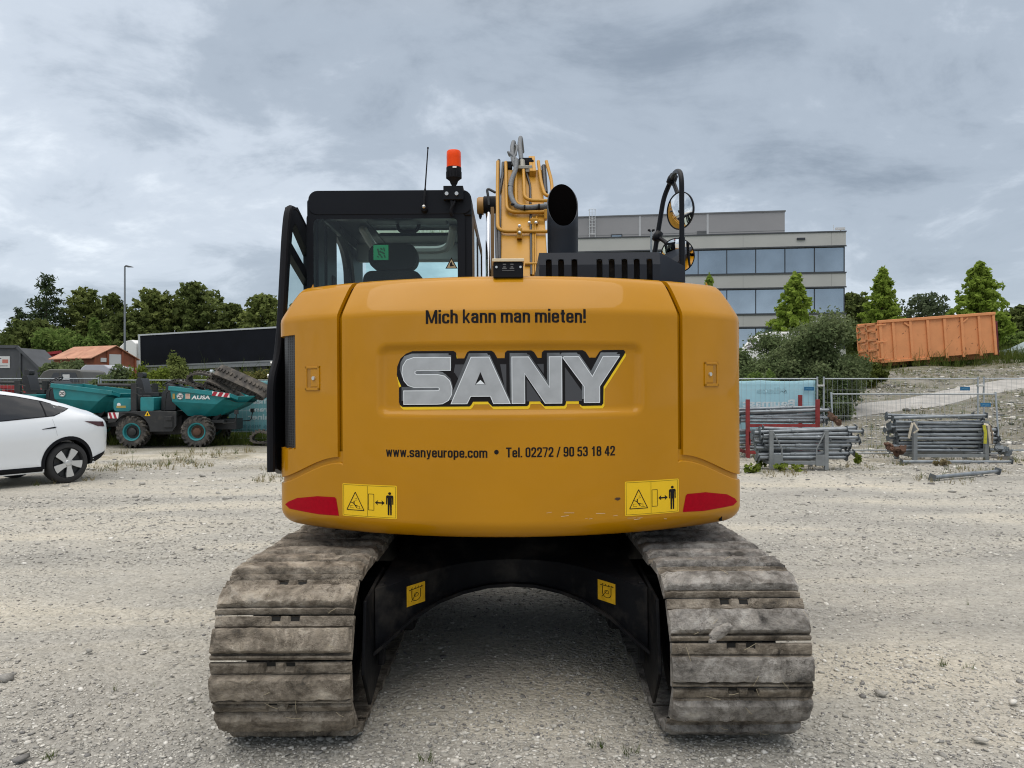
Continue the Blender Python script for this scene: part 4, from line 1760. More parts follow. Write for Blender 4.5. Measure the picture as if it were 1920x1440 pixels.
mb = MB()
ring_fill(mb, outline, [inner1, inner2], xd - 0.018, xd + 0.02)
me_door = mb.build('cab_door', BLACK, EX, smooth=0)
bm = bmesh.new()
bm.from_mesh(me_door.data)
bmesh.ops.recalc_face_normals(bm, faces=bm.faces)
bm.to_mesh(me_door.data)
bm.free()
mb = MB()
mb.tube(fillet([(xd, hinge_y, 2.585), (xd, 4.60 - D, 2.675), (xd, 4.465 - D, 2.655), (xd, 4.41 - D, 2.50), (xd, 4.31 - D, 1.97), (xd, 4.26 - D, 1.79), (xd, 4.15 - D, 1.67), (xd, 4.125 - D, 1.58), (xd, 4.125 - D, 1.16)], 0.08, 5), 0.022, 8)
mb.build('door_seal', BLACKM, me_door)
for pl in (inner1, inner2):
    mb = MB()
    mb.add([(xd - 0.008, a, b) for a, b in pl], [tuple(range(len(pl)))])
    mb.build('door_window', CABGL, me_door, smooth=0)
mb = MB()
for zz in (1.28, 2.42):
    mb.tube([(xd + 0.01, hinge_y - 0.02, zz), (xd + 0.05, hinge_y + 0.01, zz), (cx0 + 0.02, hinge_y + 0.06, zz)], 0.014, 8)
mb.build('door_hinge', STEELD, me_door)
mb = MB()
for zz in (1.745, 1.675):
    mb.cyl((xd - 0.018, 4.225 - D - (1.745 - zz) * 0.8, zz), (xd - 0.030, 4.222 - D - (1.745 - zz) * 0.8, zz), 0.010, seg=10)
mb.build('door_striker', BOLT, me_door)

# beacon, its bracket, and the aerial
dN = 4.60
yn = dN - D
cxn = GX(856.5, dN)
def zn(py):
    return P(0, py, dN).z
k = dN / F
mb = MB()
T0 = Matrix.Translation((cxn, yn, 0))
mb.lathe([(13.4 * k, zn(314)), (13.6 * k, zn(312)), (13.4 * k, zn(296)), (13.6 * k, zn(295)), (13.3 * k, zn(285)), (12.0 * k, zn(282.6)), (6 * k, zn(282)), (0.001, zn(281.9))], T0, 28)
bl = mb.build('beacon', mat('beacon_orange', (0.82, 0.065, 0.0), 0.35, 0, spec=0.25), EX, smooth=40)
mb = MB()
mb.lathe([(0.001, zn(345)), (6 * k, zn(345)), (8 * k, zn(339)), (13.6 * k, zn(334)), (14.2 * k, zn(316)), (14.0 * k, zn(313.8)), (10 * k, zn(313.5))], T0, 28)
mb.cyl((cxn, yn, zn(352)), (cxn, yn, zn(340)), 4.6 * k, seg=12)
for i in range(16):
    a = 2 * PI * i / 16
    mb.box(-0.0045, 0.0045, -14.6 * k, -13 * k, zn(334), zn(322), T0 @ Matrix.Rotation(a, 4, 'Z'))
mb.build('beacon_base', BLACKM, bl, smooth=40)
mb = MB()
mb.box(cxn - 1 * k, cxn + 6 * k, yn - 14.9 * k, yn - 14 * k, zn(318), zn(315))
mb.build('beacon_label', WHITE, bl)
mb = MB()
mb.box(GX(837, dN), GX(874, dN), yn - 0.02, yn + 0.02, zn(375), zn(349))
mb.box(GX(837, dN), GX(874, dN), yn - 0.02, yn + 0.10, zn(351), zn(349))
br = mb.build('beacon_bracket', BLACK, EX, bevel=0.003)
mb = MB()
for px in (843.5, 862):
    mb.cyl((GX(px, dN), yn - 0.02, zn(364.5)), (GX(px, dN), yn - 0.034, zn(364.5)), 3.6 * k, seg=8)
mb.build('bracket_bolt', BOLT, br, smooth=0)
mb = MB()
mb.tube(fillet([(GX(851, dN), yn, zn(374)), (GX(854, dN), yn - 0.01, zn(384)), (GX(850, dN), yn - 0.012, zn(398)), (GX(853, dN), yn, zn(404))], 0.02), 0.011, 8)
mb.tube(fillet([(GX(858, dN), yn, zn(374)), (GX(857, dN), yn - 0.02, zn(382)), (GX(850, dN), yn - 0.016, zn(395))], 0.02), 0.007, 8)
mb.build('beacon_cable', BLACKM, EX)
mb = MB()
a0, a1 = Vector((GX(800, dN), yn - 0.0, zn(386))), Vector((GX(807.5, dN), yn + 0.02, zn(275)))
mb.tube([a0, a0 + (a1 - a0) * 0.3, a0 + (a1 - a0) * 0.31, a1], [0.0085, 0.006, 0.0045, 0.0035], 8)
mb.cyl(a1 - Vector((0, 0, 0.004)), a1 + Vector((0, 0, 0.006)), 0.005, seg=8)
mb.lathe([(0.02, -0.02), (0.02, 0.0), (0.012, 0.012)], Matrix.Translation((a0.x, yn + 0.02, zn(390))) @ Matrix.Rotation(PI / 2, 4, 'X'), 14)
an = mb.build('aerial', BLACKM, EX, smooth=40)
mb = MB()
mb.lathe([(0.011, 0.0), (0.010, 0.012), (0.004, 0.018)], Matrix.Translation((a0.x, yn, zn(387))) @ Matrix.Rotation(PI / 2, 4, 'X'), 12)
mb.build('aerial_nut', BOLT, an)

# ---- tracks
def mud_material(name, light, grey=0.0, strip=False):
    m = bpy.data.materials.new(name)
    m.use_nodes = True
    nt = m.node_tree
    N, L = nt.nodes, nt.links
    b = N['Principled BSDF']
    b.inputs['Roughness'].default_value = 0.85
    b.inputs['Specular IOR Level'].default_value = 0.25
    geo = N.new('ShaderNodeNewGeometry')

    def noise(scale, det, rough, stretch=(1, 1, 1), dist=0.0):
        mp = N.new('ShaderNodeMapping')
        mp.inputs['Scale'].default_value = stretch
        L.new(geo.outputs['Position'], mp.inputs[0])
        n = N.new('ShaderNodeTexNoise')
        n.inputs['Scale'].default_value = scale
        n.inputs['Detail'].default_value = det
        n.inputs['Roughness'].default_value = rough
        n.inputs['Distortion'].default_value = dist
        L.new(mp.outputs[0], n.inputs['Vector'])
        return n.outputs[0]
    k = light

    def G(c_):
        m_ = sum(c_) / 3
        return tuple(v_ + (m_ * f_ - v_) * grey for v_, f_ in zip(c_, (0.97, 1.0, 1.03)))
    c = island_ramp(nt, [(0.32, G((0.070, 0.063, 0.054))), (0.42, G((0.155 * k, 0.132 * k, 0.104 * k))), (0.52, G((0.245 * k, 0.212 * k, 0.170 * k))), (0.63, G((0.36 * k, 0.32 * k, 0.265 * k))), (0.78, G((0.24, 0.235, 0.225)))], noise(6.5, 10, 0.72, dist=0.6))
    # darker damp patches and paler dry crust
    f = island_ramp(nt, [(0.36, (0.50, 0.48, 0.46)), (0.52, (1, 1, 1)), (0.70, (1.22, 1.2, 1.16))], noise(17, 7, 0.7, (0.7, 1, 1)))
    mx = N.new('ShaderNodeMix')
    mx.data_type = 'RGBA'
    mx.blend_type = 'MULTIPLY'
    mx.inputs[0].default_value = 1
    L.new(c, mx.inputs[6])
    L.new(f, mx.inputs[7])
    # cracks
    v = N.new('ShaderNodeTexVoronoi')
    v.feature = 'DISTANCE_TO_EDGE'
    v.inputs['Scale'].default_value = 14
    mp = N.new('ShaderNodeMapping')
    L.new(geo.outputs['Position'], mp.inputs[0])
    nn = N.new('ShaderNodeTexNoise')
    nn.inputs['Scale'].default_value = 14
    nn.inputs['Detail'].default_value = 5
    L.new(geo.outputs['Position'], nn.inputs['Vector'])
    mxv = N.new('ShaderNodeMix')
    mxv.data_type = 'RGBA'
    mxv.blend_type = 'LINEAR_LIGHT'
    mxv.inputs[0].default_value = 0.12
    L.new(mp.outputs[0], mxv.inputs[6])
    L.new(nn.outputs['Color'], mxv.inputs[7])
    L.new(mxv.outputs[2], v.inputs['Vector'])
    cr = island_ramp(nt, [(0.0, (0.35, 0.33, 0.31)), (0.03, (1, 1, 1))], v.outputs['Distance'])
    gate = island_ramp(nt, [(0.52, (0, 0, 0)), (0.60, (1, 1, 1))], noise(5, 3, 0.5))
    m2 = N.new('ShaderNodeMix')
    m2.data_type = 'RGBA'
    m2.blend_type = 'MULTIPLY'
    L.new(gate, m2.inputs[0])
    L.new(mx.outputs[2], m2.inputs[6])
    L.new(cr, m2.inputs[7])
    L.new(m2.outputs[2], b.inputs['Base Color'])
    h = N.new('ShaderNodeMath')
    h.operation = 'ADD'
    L.new(noise(26, 8, 0.72, dist=0.4), h.inputs[0])
    L.new(noise(90, 4, 0.7), h.inputs[1])
    bp = N.new('ShaderNodeBump')
    bp.inputs['Strength'].default_value = 0.9
    bp.inputs['Distance'].default_value = 0.014
    L.new(h.outputs[0], bp.inputs['Height'])
    L.new(bp.outputs[0], b.inputs['Normal'])
    return m


MUD = mud_material('muddy_steel', 1.22, 0.0)
MUD2 = mud_material('muddy_steel_pale', 1.34, 0.50)
MUD3 = mud_material('muddy_strip', 1.05, 0.0)
HOLE = mat('dark_hole', (0.008, 0.008, 0.007), 0.9)
PITCH = 0.190
SW = 0.305


def shoe_mesh(seed):
    """one grouser plate caked with mud: s along the travel (down the back), w across, h outward"""
    key = [(-0.0915, -0.008), (-0.0905, 0.003), (-0.086, 0.008), (-0.070, 0.007), (-0.055, 0.006), (-0.047, 0.004), (-0.044, -0.004), (-0.0395, -0.004), (-0.0385, 0.014), (-0.0365, 0.032), (-0.032, 0.041), (-0.020, 0.044), (-0.006, 0.045), (0.008, 0.045), (0.022, 0.045), (0.036, 0.045), (0.050, 0.044), (0.058, 0.041), (0.0625, 0.032), (0.0645, 0.014), (0.066, -0.004), (0.071, -0.004), (0.0735, 0.008), (0.077, 0.016), (0.084, 0.016), (0.0885, 0.008), (0.0905, 0.002), (0.0915, -0.008)]
    nw = 80
    ws = [-SW + 2 * SW * i / nw for i in range(nw + 1)]
    V, Fq, mi = [], [], []
    off = Vector((seed * 7.13, seed * 3.7, seed))
    for s, h in key:
        for w in ws:
            e = 1 - sm(SW - 0.035, SW, abs(w))
            hh = h
            blk = sm(-0.038, -0.032, s) * (1 - sm(0.058, 0.064, s))
            q = Vector((s, w, 0))
            hh += blk * (0.004 * mnoise.noise(q * 9 + off) + 0.0045 * mnoise.noise(q * 24 + off) + 0.005 * mnoise.noise(q * 60 + off))
            hh += (1 - blk) * (0.0025 * mnoise.noise(q * 40 + off) + 0.003 * max(0, mnoise.noise(q * 8 + off * 2)))
            if blk > 0.2 and mnoise.noise(q * 5 + off * 3) > 0.42:       # mud broken out
                hh -= 0.016 * blk * sm(0.42, 0.47, mnoise.noise(q * 5 + off * 3))
            hh = hh * (0.62 + 0.38 * e) if hh > 0 else hh
            ss = s + (0.006 * mnoise.noise(Vector((0, w, 0)) * 22 + off) if -0.0388 < s < -0.030 or 0.055 < s < 0.0650 else 0)
            ww = w * (1 - 0.012 * (1 - e)) + 0.004 * mnoise.noise(Vector((s * 20, w, 3)) + off) * (1 - e)
            V.append((ww, ss, hh))
    n = nw + 1
    hw = [(-0.075, -0.040), (-0.026, 0.0), (0.010, 0.045)][1:]
    for i in range(len(key) - 1):
        for j in range(nw):
            a = i * n + j
            wm, smid = (ws[j] + ws[j + 1]) / 2, (key[i][0] + key[i + 1][0]) / 2
            hole = smid < -0.052 and smid > -0.0905 and (-0.060 < wm < -0.026 or 0.026 < wm < 0.060) and smid < -0.066
            Fq.append((a, a + 1, a + n + 1, a + n))
            mi.append(1 if hole else (0 if -0.039 < smid < 0.065 else 2))
            if hole:
                for t in (a, a + 1, a + n, a + n + 1):
                    V[t] = (V[t][0], V[t][1], -0.012)
    base = len(V)
    for s in (-0.0905, 0.0905):
        for w in (-SW, SW):
            V.append((w, s, -0.014))
    Fq.append((base, base + 2, base + 3, base + 1))
    mi.append(0)
    m_ = len(key) - 1
    for j in (0, nw):
        for i in range(m_):
            pass
    me = bpy.data.meshes.new('track_shoe')
    sides = []
    lw = [i * n for i in range(len(key))]
    rw = [i * n + nw for i in range(len(key))]
    sides.append(tuple([base] + lw + [base + 2])[::1])
    sides.append(tuple([base + 1] + rw + [base + 3])[::-1])
    me.from_pydata(V, [], Fq + sides)
    me.polygons.foreach_set('material_index', mi + [0, 0])
    me.update()
    return me


HALF = 1.50           # half distance between idler and sprocket centres
RT = 0.352            # radius of the plate line
ZT = 0.388            # height of the wheel centres
RY = -(D - 3.262) + 0.39   # y of the rear wheel centre
FY = RY + 2 * HALF


def track_pt(s):
    """point and outward direction along the loop; s=0 at the top of the rear wheel, running down the back"""
    Lc, Ls = PI * RT, 2 * HALF
    tot = 2 * (Lc + Ls)
    s = s % tot
    if s < Lc:
        a = s / RT
        return (RY - RT * math.sin(a), ZT + RT * math.cos(a), a)
    s -= Lc
    if s < Ls:
        return (RY + s, ZT - RT, PI)
    s -= Ls
    if s < Lc:
        a = PI + s / RT
        return (FY - RT * math.sin(a), ZT + RT * math.cos(a), a)
    s -= Lc
    sag = 0.012 * math.sin(PI * s / Ls)
    return (FY - s, ZT + RT - sag, 0.0)


TOT = 2 * (PI * RT + 2 * HALF)
NS = int(round(TOT / PITCH))
PIT = TOT / NS
shoe_me = {}
for side in (-1, 1):
    xc = 0.990 * side
    shoes = []
    for k in range(5):
        me = shoe_mesh(k + (20 if side > 0 else 0))
        for mm_ in (MUD if side < 0 else MUD2, HOLE, MUD3):
            me.materials.append(mm_)
        me.polygons.foreach_set('use_smooth', [True] * len(me.polygons))
        me.set_sharp_from_angle(angle=math.radians(32))
        shoes.append(me)
    # link chain and inner frame of the track
    mb = MB()
    for k in range(NS):
        y, z, a = track_pt(k * PIT)
        for dx in (-0.075, 0.075):
            M = Matrix.Translation((xc + dx, y, z)) @ Matrix.Rotation(a, 4, 'X')
            mb.box(-0.02, 0.02, -0.088, 0.088, -0.085, -0.012, M)
    trk = mb.build('track', FRAMEB, EX, smooth=0)
    mb = MB()
    xi = xc - side * 0.02
    mb.box(min(xc - 0.16, xc + 0.16), max(xc - 0.16, xc + 0.16), RY + 0.25, FY - 0.25, 0.20, 0.58)
    for yy in [RY + 0.55 + i * 0.36 for i in range(6)]:
        mb.cyl((xc - 0.14, yy, 0.16), (xc + 0.14, yy, 0.16), 0.085, seg=14)
    for yy in (RY + 0.9, RY + 2.0):
        mb.cyl((xc - 0.10, yy, 0.63), (xc + 0.10, yy, 0.63), 0.06, seg=14)
    mb.build('track_frame', FRAMEB, EX, smooth=35, bevel=0.01)
    for yy, nm in ((RY, 'sprocket'), (FY, 'idler')):
        mb = MB()
        xa, xb = xc - side * 0.235, xc + side * 0.20
        M = Matrix.Translation((xa, yy, ZT)) @ Matrix.Rotation(PI / 2 * side, 4, 'Y')
        L_ = abs(xb - xa)
        mb.lathe([(0.001, 0.02), (0.13, 0.02), (0.145, 0.0), (0.245, 0.0), (0.262, 0.02), (0.262, L_ - 0.1), (0.2, L_ - 0.1), (0.2, L_), (0.001, L_)], M, 36)
        mb.build(nm, FRAMEB, EX, smooth=35)
    # guard plates on the inner face, pointing down
    mb = MB()
    xa = 0.668 * side
    pl = [(RY - 0.10, 0.62), (RY + 0.42, 0.66), (RY + 0.44, 0.22), (RY + 0.22, 0.16), (RY + 0.0, 0.10), (RY - 0.16, 0.30)]
    mb.prism(pl, min(xa, xa + 0.016 * side), max(xa, xa + 0.016 * side), Matrix(((0, 1, 0, 0), (1, 0, 0, 0), (0, 0, 1, 0), (0, 0, 0, 1))))
    mb.bar((xa - side * 0.025, RY + 0.16, 0.64), (xa - side * 0.025, RY + 0.16, 0.24), 0.05, 0.03)
    mb.build('guard_plate', FRAMEB, EX, smooth=0, bevel=0.004)
    rng = random.Random(11 + side)
    for k in range(NS):
        y, z, a = track_pt((k + (0.15 if side < 0 else 0.80)) * PIT)
        me = shoes[rng.randrange(5)]
        o = bpy.data.objects.new('track_shoe', me)
        scene.collection.objects.link(o)
        o.parent = trk
        # local +y runs along the travel (down the back), +z outward
        ny, nz = -math.sin(a), math.cos(a)
        ty, tz = -math.cos(a), -math.sin(a)
        fl = 1
        M = Matrix(((-1, 0, 0, xc), (0, ty, ny, y), (0, tz, nz, z), (0, 0, 0, 1)))
        M = M @ Matrix.Rotation(rng.gauss(0, 0.004), 4, 'Z') @ Matrix.Translation((rng.gauss(0, 0.004), 0, 0))
        o.matrix_local = M

# mud lumps sticking to the tracks
mb = MB()
lump = bmesh.new()
bmesh.ops.create_icosphere(lump, subdivisions=3, radius=1.0)
lv = [v.co.copy() for v in lump.verts]
lf = [tuple(v.index for v in f.verts) for f in lump.faces]
lump.free()


def mud_lump(px, py, d, sx, sz, rot, seed):
    M = Matrix.Translation(P(px, py, d)) @ Matrix.Rotation(rot, 4, 'Y')
    mb.add([M @ Vector((v.x * sx * (1 + 0.4 * mnoise.noise(v * 1.5 + Vector((seed, 0, 0)))), v.y * 0.022, v.z * sz * (1 + 0.5 * mnoise.noise(v * 1.8 + Vector((0, seed, 0)))))) for v in lv], lf)


mud_lump(1352, 1188, 3.235, 0.055, 0.024, -0.55, 1)
mud_lump(1338, 1203, 3.235, 0.018, 0.012, -0.5, 2)
mb.build('mud_lump', MUD2, EX, smooth=60)
# straw caught in the mud
mb = MB()
rng = random.Random(3)
for _ in range(34):
    s = rng.uniform(0.0, 1.0)
    side = rng.choice((-1, 1))
    y, z, a = track_pt(s)
    ny, nz = -math.sin(a), math.cos(a)
    ty, tz = -math.cos(a), -math.sin(a)
    x = side * 0.99 + rng.uniform(-0.29, 0.29)
    l, an = rng.uniform(0.02, 0.07), rng.uniform(0, PI)
    c = Vector((x, y + ny * 0.046, z + nz * 0.046))
    dv = Vector((math.cos(an), math.sin(an) * ty, math.sin(an) * tz)) * l / 2 + Vector((0, ny, nz)) * rng.uniform(-0.004, 0.008)
    mb.tube([c - dv, c + Vector((0, ny, nz)) * 0.004, c + dv], 0.0008, 4)
mb.build('straw', mat('straw', (0.42, 0.36, 0.24), 0.8), EX)

# ---- lower frame between the tracks
mb = MB()
edge = [(-0.662, 3.74), (-0.60, 3.80), (-0.50, 3.95), (-0.38, 4.12), (-0.26, 4.24), (-0.13, 4.30), (0, 4.32)]
edge = edge + [(-x, d) for x, d in edge[-2::-1]]
zlow = {0.662: 0.335, 0.60: 0.375, 0.50: 0.44, 0.38: 0.480, 0.26: 0.497, 0.13: 0.512, 0.0: 0.515}
ztp = 0.640
up = [(x, d - D, ztp - 0.012 * (abs(x) > 0.55)) for x, d in edge]
lo = [(x, d - D, zlow[round(abs(x), 3)]) for x, d in edge]
n = len(edge)
mb.add(up + lo, [(i, n + i, n + i + 1, i + 1) for i in range(n - 1)])
# top plate rising to the slewing ring, bottom flange
ring_r = [(0.62 * math.sin(t), 0.02 - 0.62 * math.cos(t), 0.80) for t in [(-1.15 + 2.3 * i / (n - 1)) for i in range(n)]]
mb.add(up + ring_r, [(i, i + 1, n + i + 1, n + i) for i in range(n - 1)])
fl_o = [(x, y - 0.055, z + 0.002) for x, y, z in lo]
fl_b = [(x, y - 0.055, z - 0.016) for x, y, z in lo]
fl_i = [(x, 0.3, z + 0.0) for x, y, z in lo]
mb.add(lo + fl_o + fl_b + fl_i, [(i, n + i, n + i + 1, i + 1) for i in range(n - 1)] + [(n + i, 2 * n + i, 2 * n + i + 1, n + i + 1) for i in range(n - 1)] + [(2 * n + i, 3 * n + i, 3 * n + i + 1, 2 * n + i + 1) for i in range(n - 1)])
mb.build('lower_frame', FRAMEB, EX, smooth=30, solid=0)
mb = MB()
mb.cyl((0, 0.02, 0.78), (0, 0.02, 0.87), 0.60, seg=48)
mb.build('slewing_ring', FRAMEB, EX, smooth=40)
mb = MB()
for s in (-1, 1):
    mb.box(min(0.52 * s, 0.85 * s), max(0.52 * s, 0.85 * s), 4.12 - D, 4.5 - D, 0.30, 0.60)
    mb.box(min(0.45 * s, 0.85 * s), max(0.45 * s, 0.85 * s), 0.6, 1.2, 0.30, 0.60)
mb.box(-0.5, 0.5, -0.6, 1.0, 0.53, 0.76)
mb.build('carbody', FRAMEB, EX, smooth=0, bevel=0.02)


def beam(x, z, off):
    for (xa, da), (xb, db) in zip(edge, edge[1:]):
        if xa <= x <= xb:
            return Vector((x, da + (db - da) * (x - xa) / (xb - xa) - D - off, z))
    return Vector((x, edge[0][1] - D - off, z))


for px0, px1, py0, py1 in ((767, 796, 1093, 1131), (1124, 1152, 1091, 1129)):
    dd = 3.95
    xa, xb = (px0 - 960) * dd / F, (px1 - 960) * dd / F
    dd = beam((xa + xb) / 2, 0, 0).y + D
    xa, xb = (px0 - 960) * dd / F, (px1 - 960) * dd / F
    za, zb_ = H - (py1 - HOR) * dd / F, H - (py0 - HOR) * dd / F
    st = decal('lashing_sticker', [[(xa, za), (xb, za), (xb, zb_), (xa, zb_)]], YELD, beam, EX, 0.002, 0.02)
    k = (xb - xa) / 29
    ink = [line(xa + 4 * k, zb_ - 9 * k, xa + 26 * k, zb_ - 7.5 * k, 1.3 * k)]
    for i in range(4):
        ink.append(line(xa + (7 + 5 * i) * k, zb_ - 8.5 * k, xa + (9 + 5 * i) * k, zb_ - 5 * k, 1.0 * k))
    cxx, czz = xa + 15 * k, zb_ - 20 * k
    arc = [(cxx + 7 * k * math.cos(t), czz - 3 * k + 8 * k * math.sin(t)) for t in [PI + PI * i / 8 for i in range(9)]]
    pts = [(cxx - 7 * k, czz + 10 * k)] + arc + [(cxx + 7 * k, czz + 10 * k)]
    for a, b in zip(pts, pts[1:]):
        ink.append(line(*a, *b, 1.2 * k))
    ring_ = circle(cxx, czz, 3.4 * k, 10)
    for i in range(10):
        ink.append(line(*ring_[i], *ring_[(i + 1) % 10], 0.9 * k))
    ink.append(line(cxx - 8 * k, czz - 11 * k, cxx + 1 * k, czz + 4 * k, 1.0 * k))
    decal('pictogram', ink, INK, beam, st, 0.003, 0)
MB().box(1348 / 1e3 * 0 + GX(1351, 4.05), GX(1356, 4.05), 4.05 - D, 4.07 - D, P(0, 979, 4.05).z, P(0, 966, 4.05).z + 0.02).build('drain_hose', BLACKM, EX)


# ---- boom with its pipework
def bd(py):
    """distance of the boom's upper face at a photo row (it leans away as it rises)"""
    return 5.85 + (517 - py) / (517 - 305) * 1.10


def BP(px, py, proud=0.0):
    d = bd(py) - proud
    return P(px, py, d)


BX0, BX1 = GX(943, 6.3), GX(1027, 6.3)
prof = []
for py in (560, 517, 450, 400, 360, 330, 318):
    q = BP(960, py)
    prof.append((q.y, q.z))
lowp = []
for (y, z), (dy, dz) in zip(prof[::-1], ((0.55, -0.25),) * len(prof)):
    lowp.append((y + dy, z + dz))
mb = MB()
mb.prism(prof + lowp, BX0, BX1, Matrix(((0, 1, 0, 0), (1, 0, 0, 0), (0, 0, 1, 0), (0, 0, 0, 1))))
BOOM = mb.build('boom', PAINT_B, EX, smooth=25, bevel=0.012)
bm = bmesh.new()
bm.from_mesh(BOOM.data)
bmesh.ops.recalc_face_normals(bm, faces=bm.faces)
bm.to_mesh(BOOM.data)
bm.free()
pipes = [[(938, 303, .05), (937, 360, .05), (937.5, 434, .05), (1034, 434.5, .05)],
         [(953, 304, .06), (955, 398, .06), (1034, 398, .06)],
         [(971, 322, .07), (972, 386, .07), (1031, 388, .04)],
         [(986, 319, .08), (988, 376, .08), (1036, 377, .06)],
         [(1014, 303, .06), (1019, 343, .06), (1026, 366, .06), (1040, 370, .06)],
         [(1029, 303, .06), (1039, 341, .06), (1040, 366, .06)]]
for pl in pipes:
    pts = fillet([BP(a, b, c) for a, b, c in pl], 0.09, 8)
    MB().tube(pts, 0.0150, 12).build('hydraulic_pipe', PAINT_B, BOOM, smooth=60)
mb = MB()
for px, a, b in ((1003.5, 410, 516), (1007.5, 408, 516)):
    mb.tube([BP(px, b, 0.02), BP(px, a + 10, 0.02), BP(px + (3 if px > 1005 else -1), a - 2, 0.02)], 0.007, 8)
mb.tube([BP(988, 495, 0.03), BP(1012, 495, 0.03)], 0.012, 8)
mb.build('hydraulic_pipe', PAINT_B, BOOM, smooth=60)
HOSE = mat('hose_black', (0.03, 0.032, 0.036), 0.5, 0, 0.3, 60)
HOSEG = mat('hose_grey', (0.115, 0.125, 0.135), 0.6, 0, 0.25, 70, 0.2, 120)
for pl, r, mt in (([(973, 300, .13), (972, 318, .13), (962, 340, .12), (961, 366, .12), (972, 388, .12), (994, 390, .10), (1037, 385, .08)], 0.021, HOSEG),
                  ([(970, 316, .11), (964, 345, .10), (963, 372, .10), (976, 391, .10), (1000, 392, .09), (1037, 388.5, .06)], 0.014, HOSE)):
    MB().tube(fillet([BP(a, b, c) for a, b, c in pl], 0.12, 8), r, 10).build('hose', mt, BOOM, smooth=60)
mb = MB()
for px, py in ((961.5, 350), (967, 384), (988, 389.5), (1015, 387.5)):
    c = BP(px, py, 0.12)
    mb.lathe([(0.024, -0.006), (0.024, 0.006)], Matrix.Translation(c) @ Matrix.Rotation(PI / 2 if px > 970 else 0.2, 4, 'Y'), 12)
mb.build('hose_clip', BLACKM, BOOM)
for pl, r in (([(968, 309, .05), (966, 295, .05), (965, 276, -.1), (968, 264, -.3), (970, 290, -.8)], 0.021),
              ([(983, 305, .06), (980.5, 285, .05), (979, 270, -.1), (981, 256, -.35), (984, 285, -.8)], 0.021),
              ([(971, 318, .1), (975, 300, .1), (966, 291, .08), (957, 284, .05), (960, 292, -.3)], 0.010),
              ([(970, 316, .1), (966, 301, .1), (972, 288, .08), (975, 276, 0), (971, 270, -.1), (968, 290, -.4)], 0.010)):
    MB().tube(fillet([BP(a, b, c) for a, b, c in pl], 0.10, 8), r, 10).build('hose', HOSEG, BOOM, smooth=60)
mb = MB()
q = BP(984, 316, 0.06)
mb.box(q.x - 0.06, q.x + 0.055, q.y - 0.04, q.y + 0.05, q.z - 0.012, q.z + 0.016)
mb.cyl(q, q + Vector((0, 0.02, 0.08)), 0.03, 0.022, 14)
q = BP(996, 318, 0.05)
mb.box(q.x - 0.03, q.x + 0.03, q.y - 0.03, q.y + 0.05, q.z - 0.03, q.z + 0.03)
mb.build('hose_flange', mat('flange_grey', (0.30, 0.29, 0.25), 0.5, 0.3), BOOM, bevel=0.004)
mb = MB()
for px, py, w, h in ((976, 306, .04, .07), (990, 305, .06, .08), (997, 307, .04, .06), (959, 309, .03, .05)):
    q = BP(px, py, 0.0)
    mb.box(q.x - w, q.x + w, q.y - 0.05, q.y + 0.2, q.z - h, q.z + h * 0.4)
mb.build('valve_block', BLACKM, BOOM, bevel=0.01)
mb = MB()
mb.tube(fillet([BP(1000, 516, 0.012), BP(999, 400, 0.012), BP(998.5, 348, 0.015), BP(992, 325, 0.03)], 0.05), 0.010, 6)
mb.tube(fillet([BP(936, 486, 0.02), BP(935, 455, 0.02), BP(934, 400, 0.02), BP(947, 330, 0.0), BP(948, 305, 0.0)], 0.05), 0.014, 6)
mb.tube([BP(940, 486, 0.0), BP(940, 300, 0.0)], 0.014, 6)
mb.tube([BP(1027, 362, 0.0), BP(1024, 312, 0.0)], 0.022, 8)
mb.build('cable', HOSE, BOOM, smooth=60)
mb = MB()
mb.box(*(lambda q: (q.x - 0.022, q.x + 0.022, q.y - 0.05, q.y + 0.05, q.z - 0.05, q.z + 0.03))(BP(978, 437, 0.07)))
mb.box(*(lambda q: (q.x - 0.02, q.x + 0.045, q.y - 0.02, q.y + 0.05, q.z - 0.02, q.z + 0.03))(BP(1003, 417, 0.03)))
mb.box(*(lambda q: (q.x - 0.025, q.x + 0.02, q.y - 0.01, q.y + 0.06, q.z - 0.03, q.z + 0.03))(BP(1020, 420, 0.0)))
mb.box(*(lambda q: (q.x - 0.012, q.x + 0.012, q.y - 0.06, q.y + 0.03, q.z - 0.05, q.z + 0.03))(BP(1027, 402, 0.05)))
mb.build('pipe_clamp', PAINT_B, BOOM, bevel=0.004)
for px, py, pr in ((978, 424, 0.03), (978, 436.5, 0.13), (996.5, 418, 0.03), (1009, 418, 0.06)):
    q = BP(px, py, pr)
    mb = MB()
    mb.lathe([(0.014, 0), (0.013, 0.014), (0.006, 0.018)], Matrix.Translation(q) @ Matrix.Rotation(PI / 2, 4, 'X'), 8)
    mb.build('bolt', BOLT, BOOM, smooth=0)
# lugs at the top of the boom
mb = MB()
for px in (1000.5, 1006):
    mb.bar(BP(px, 330, 0.02), BP(px - 2, 302, -0.05), 0.03, 0.10)
mb.build('lug', PAINT_B, BOOM, bevel=0.006)

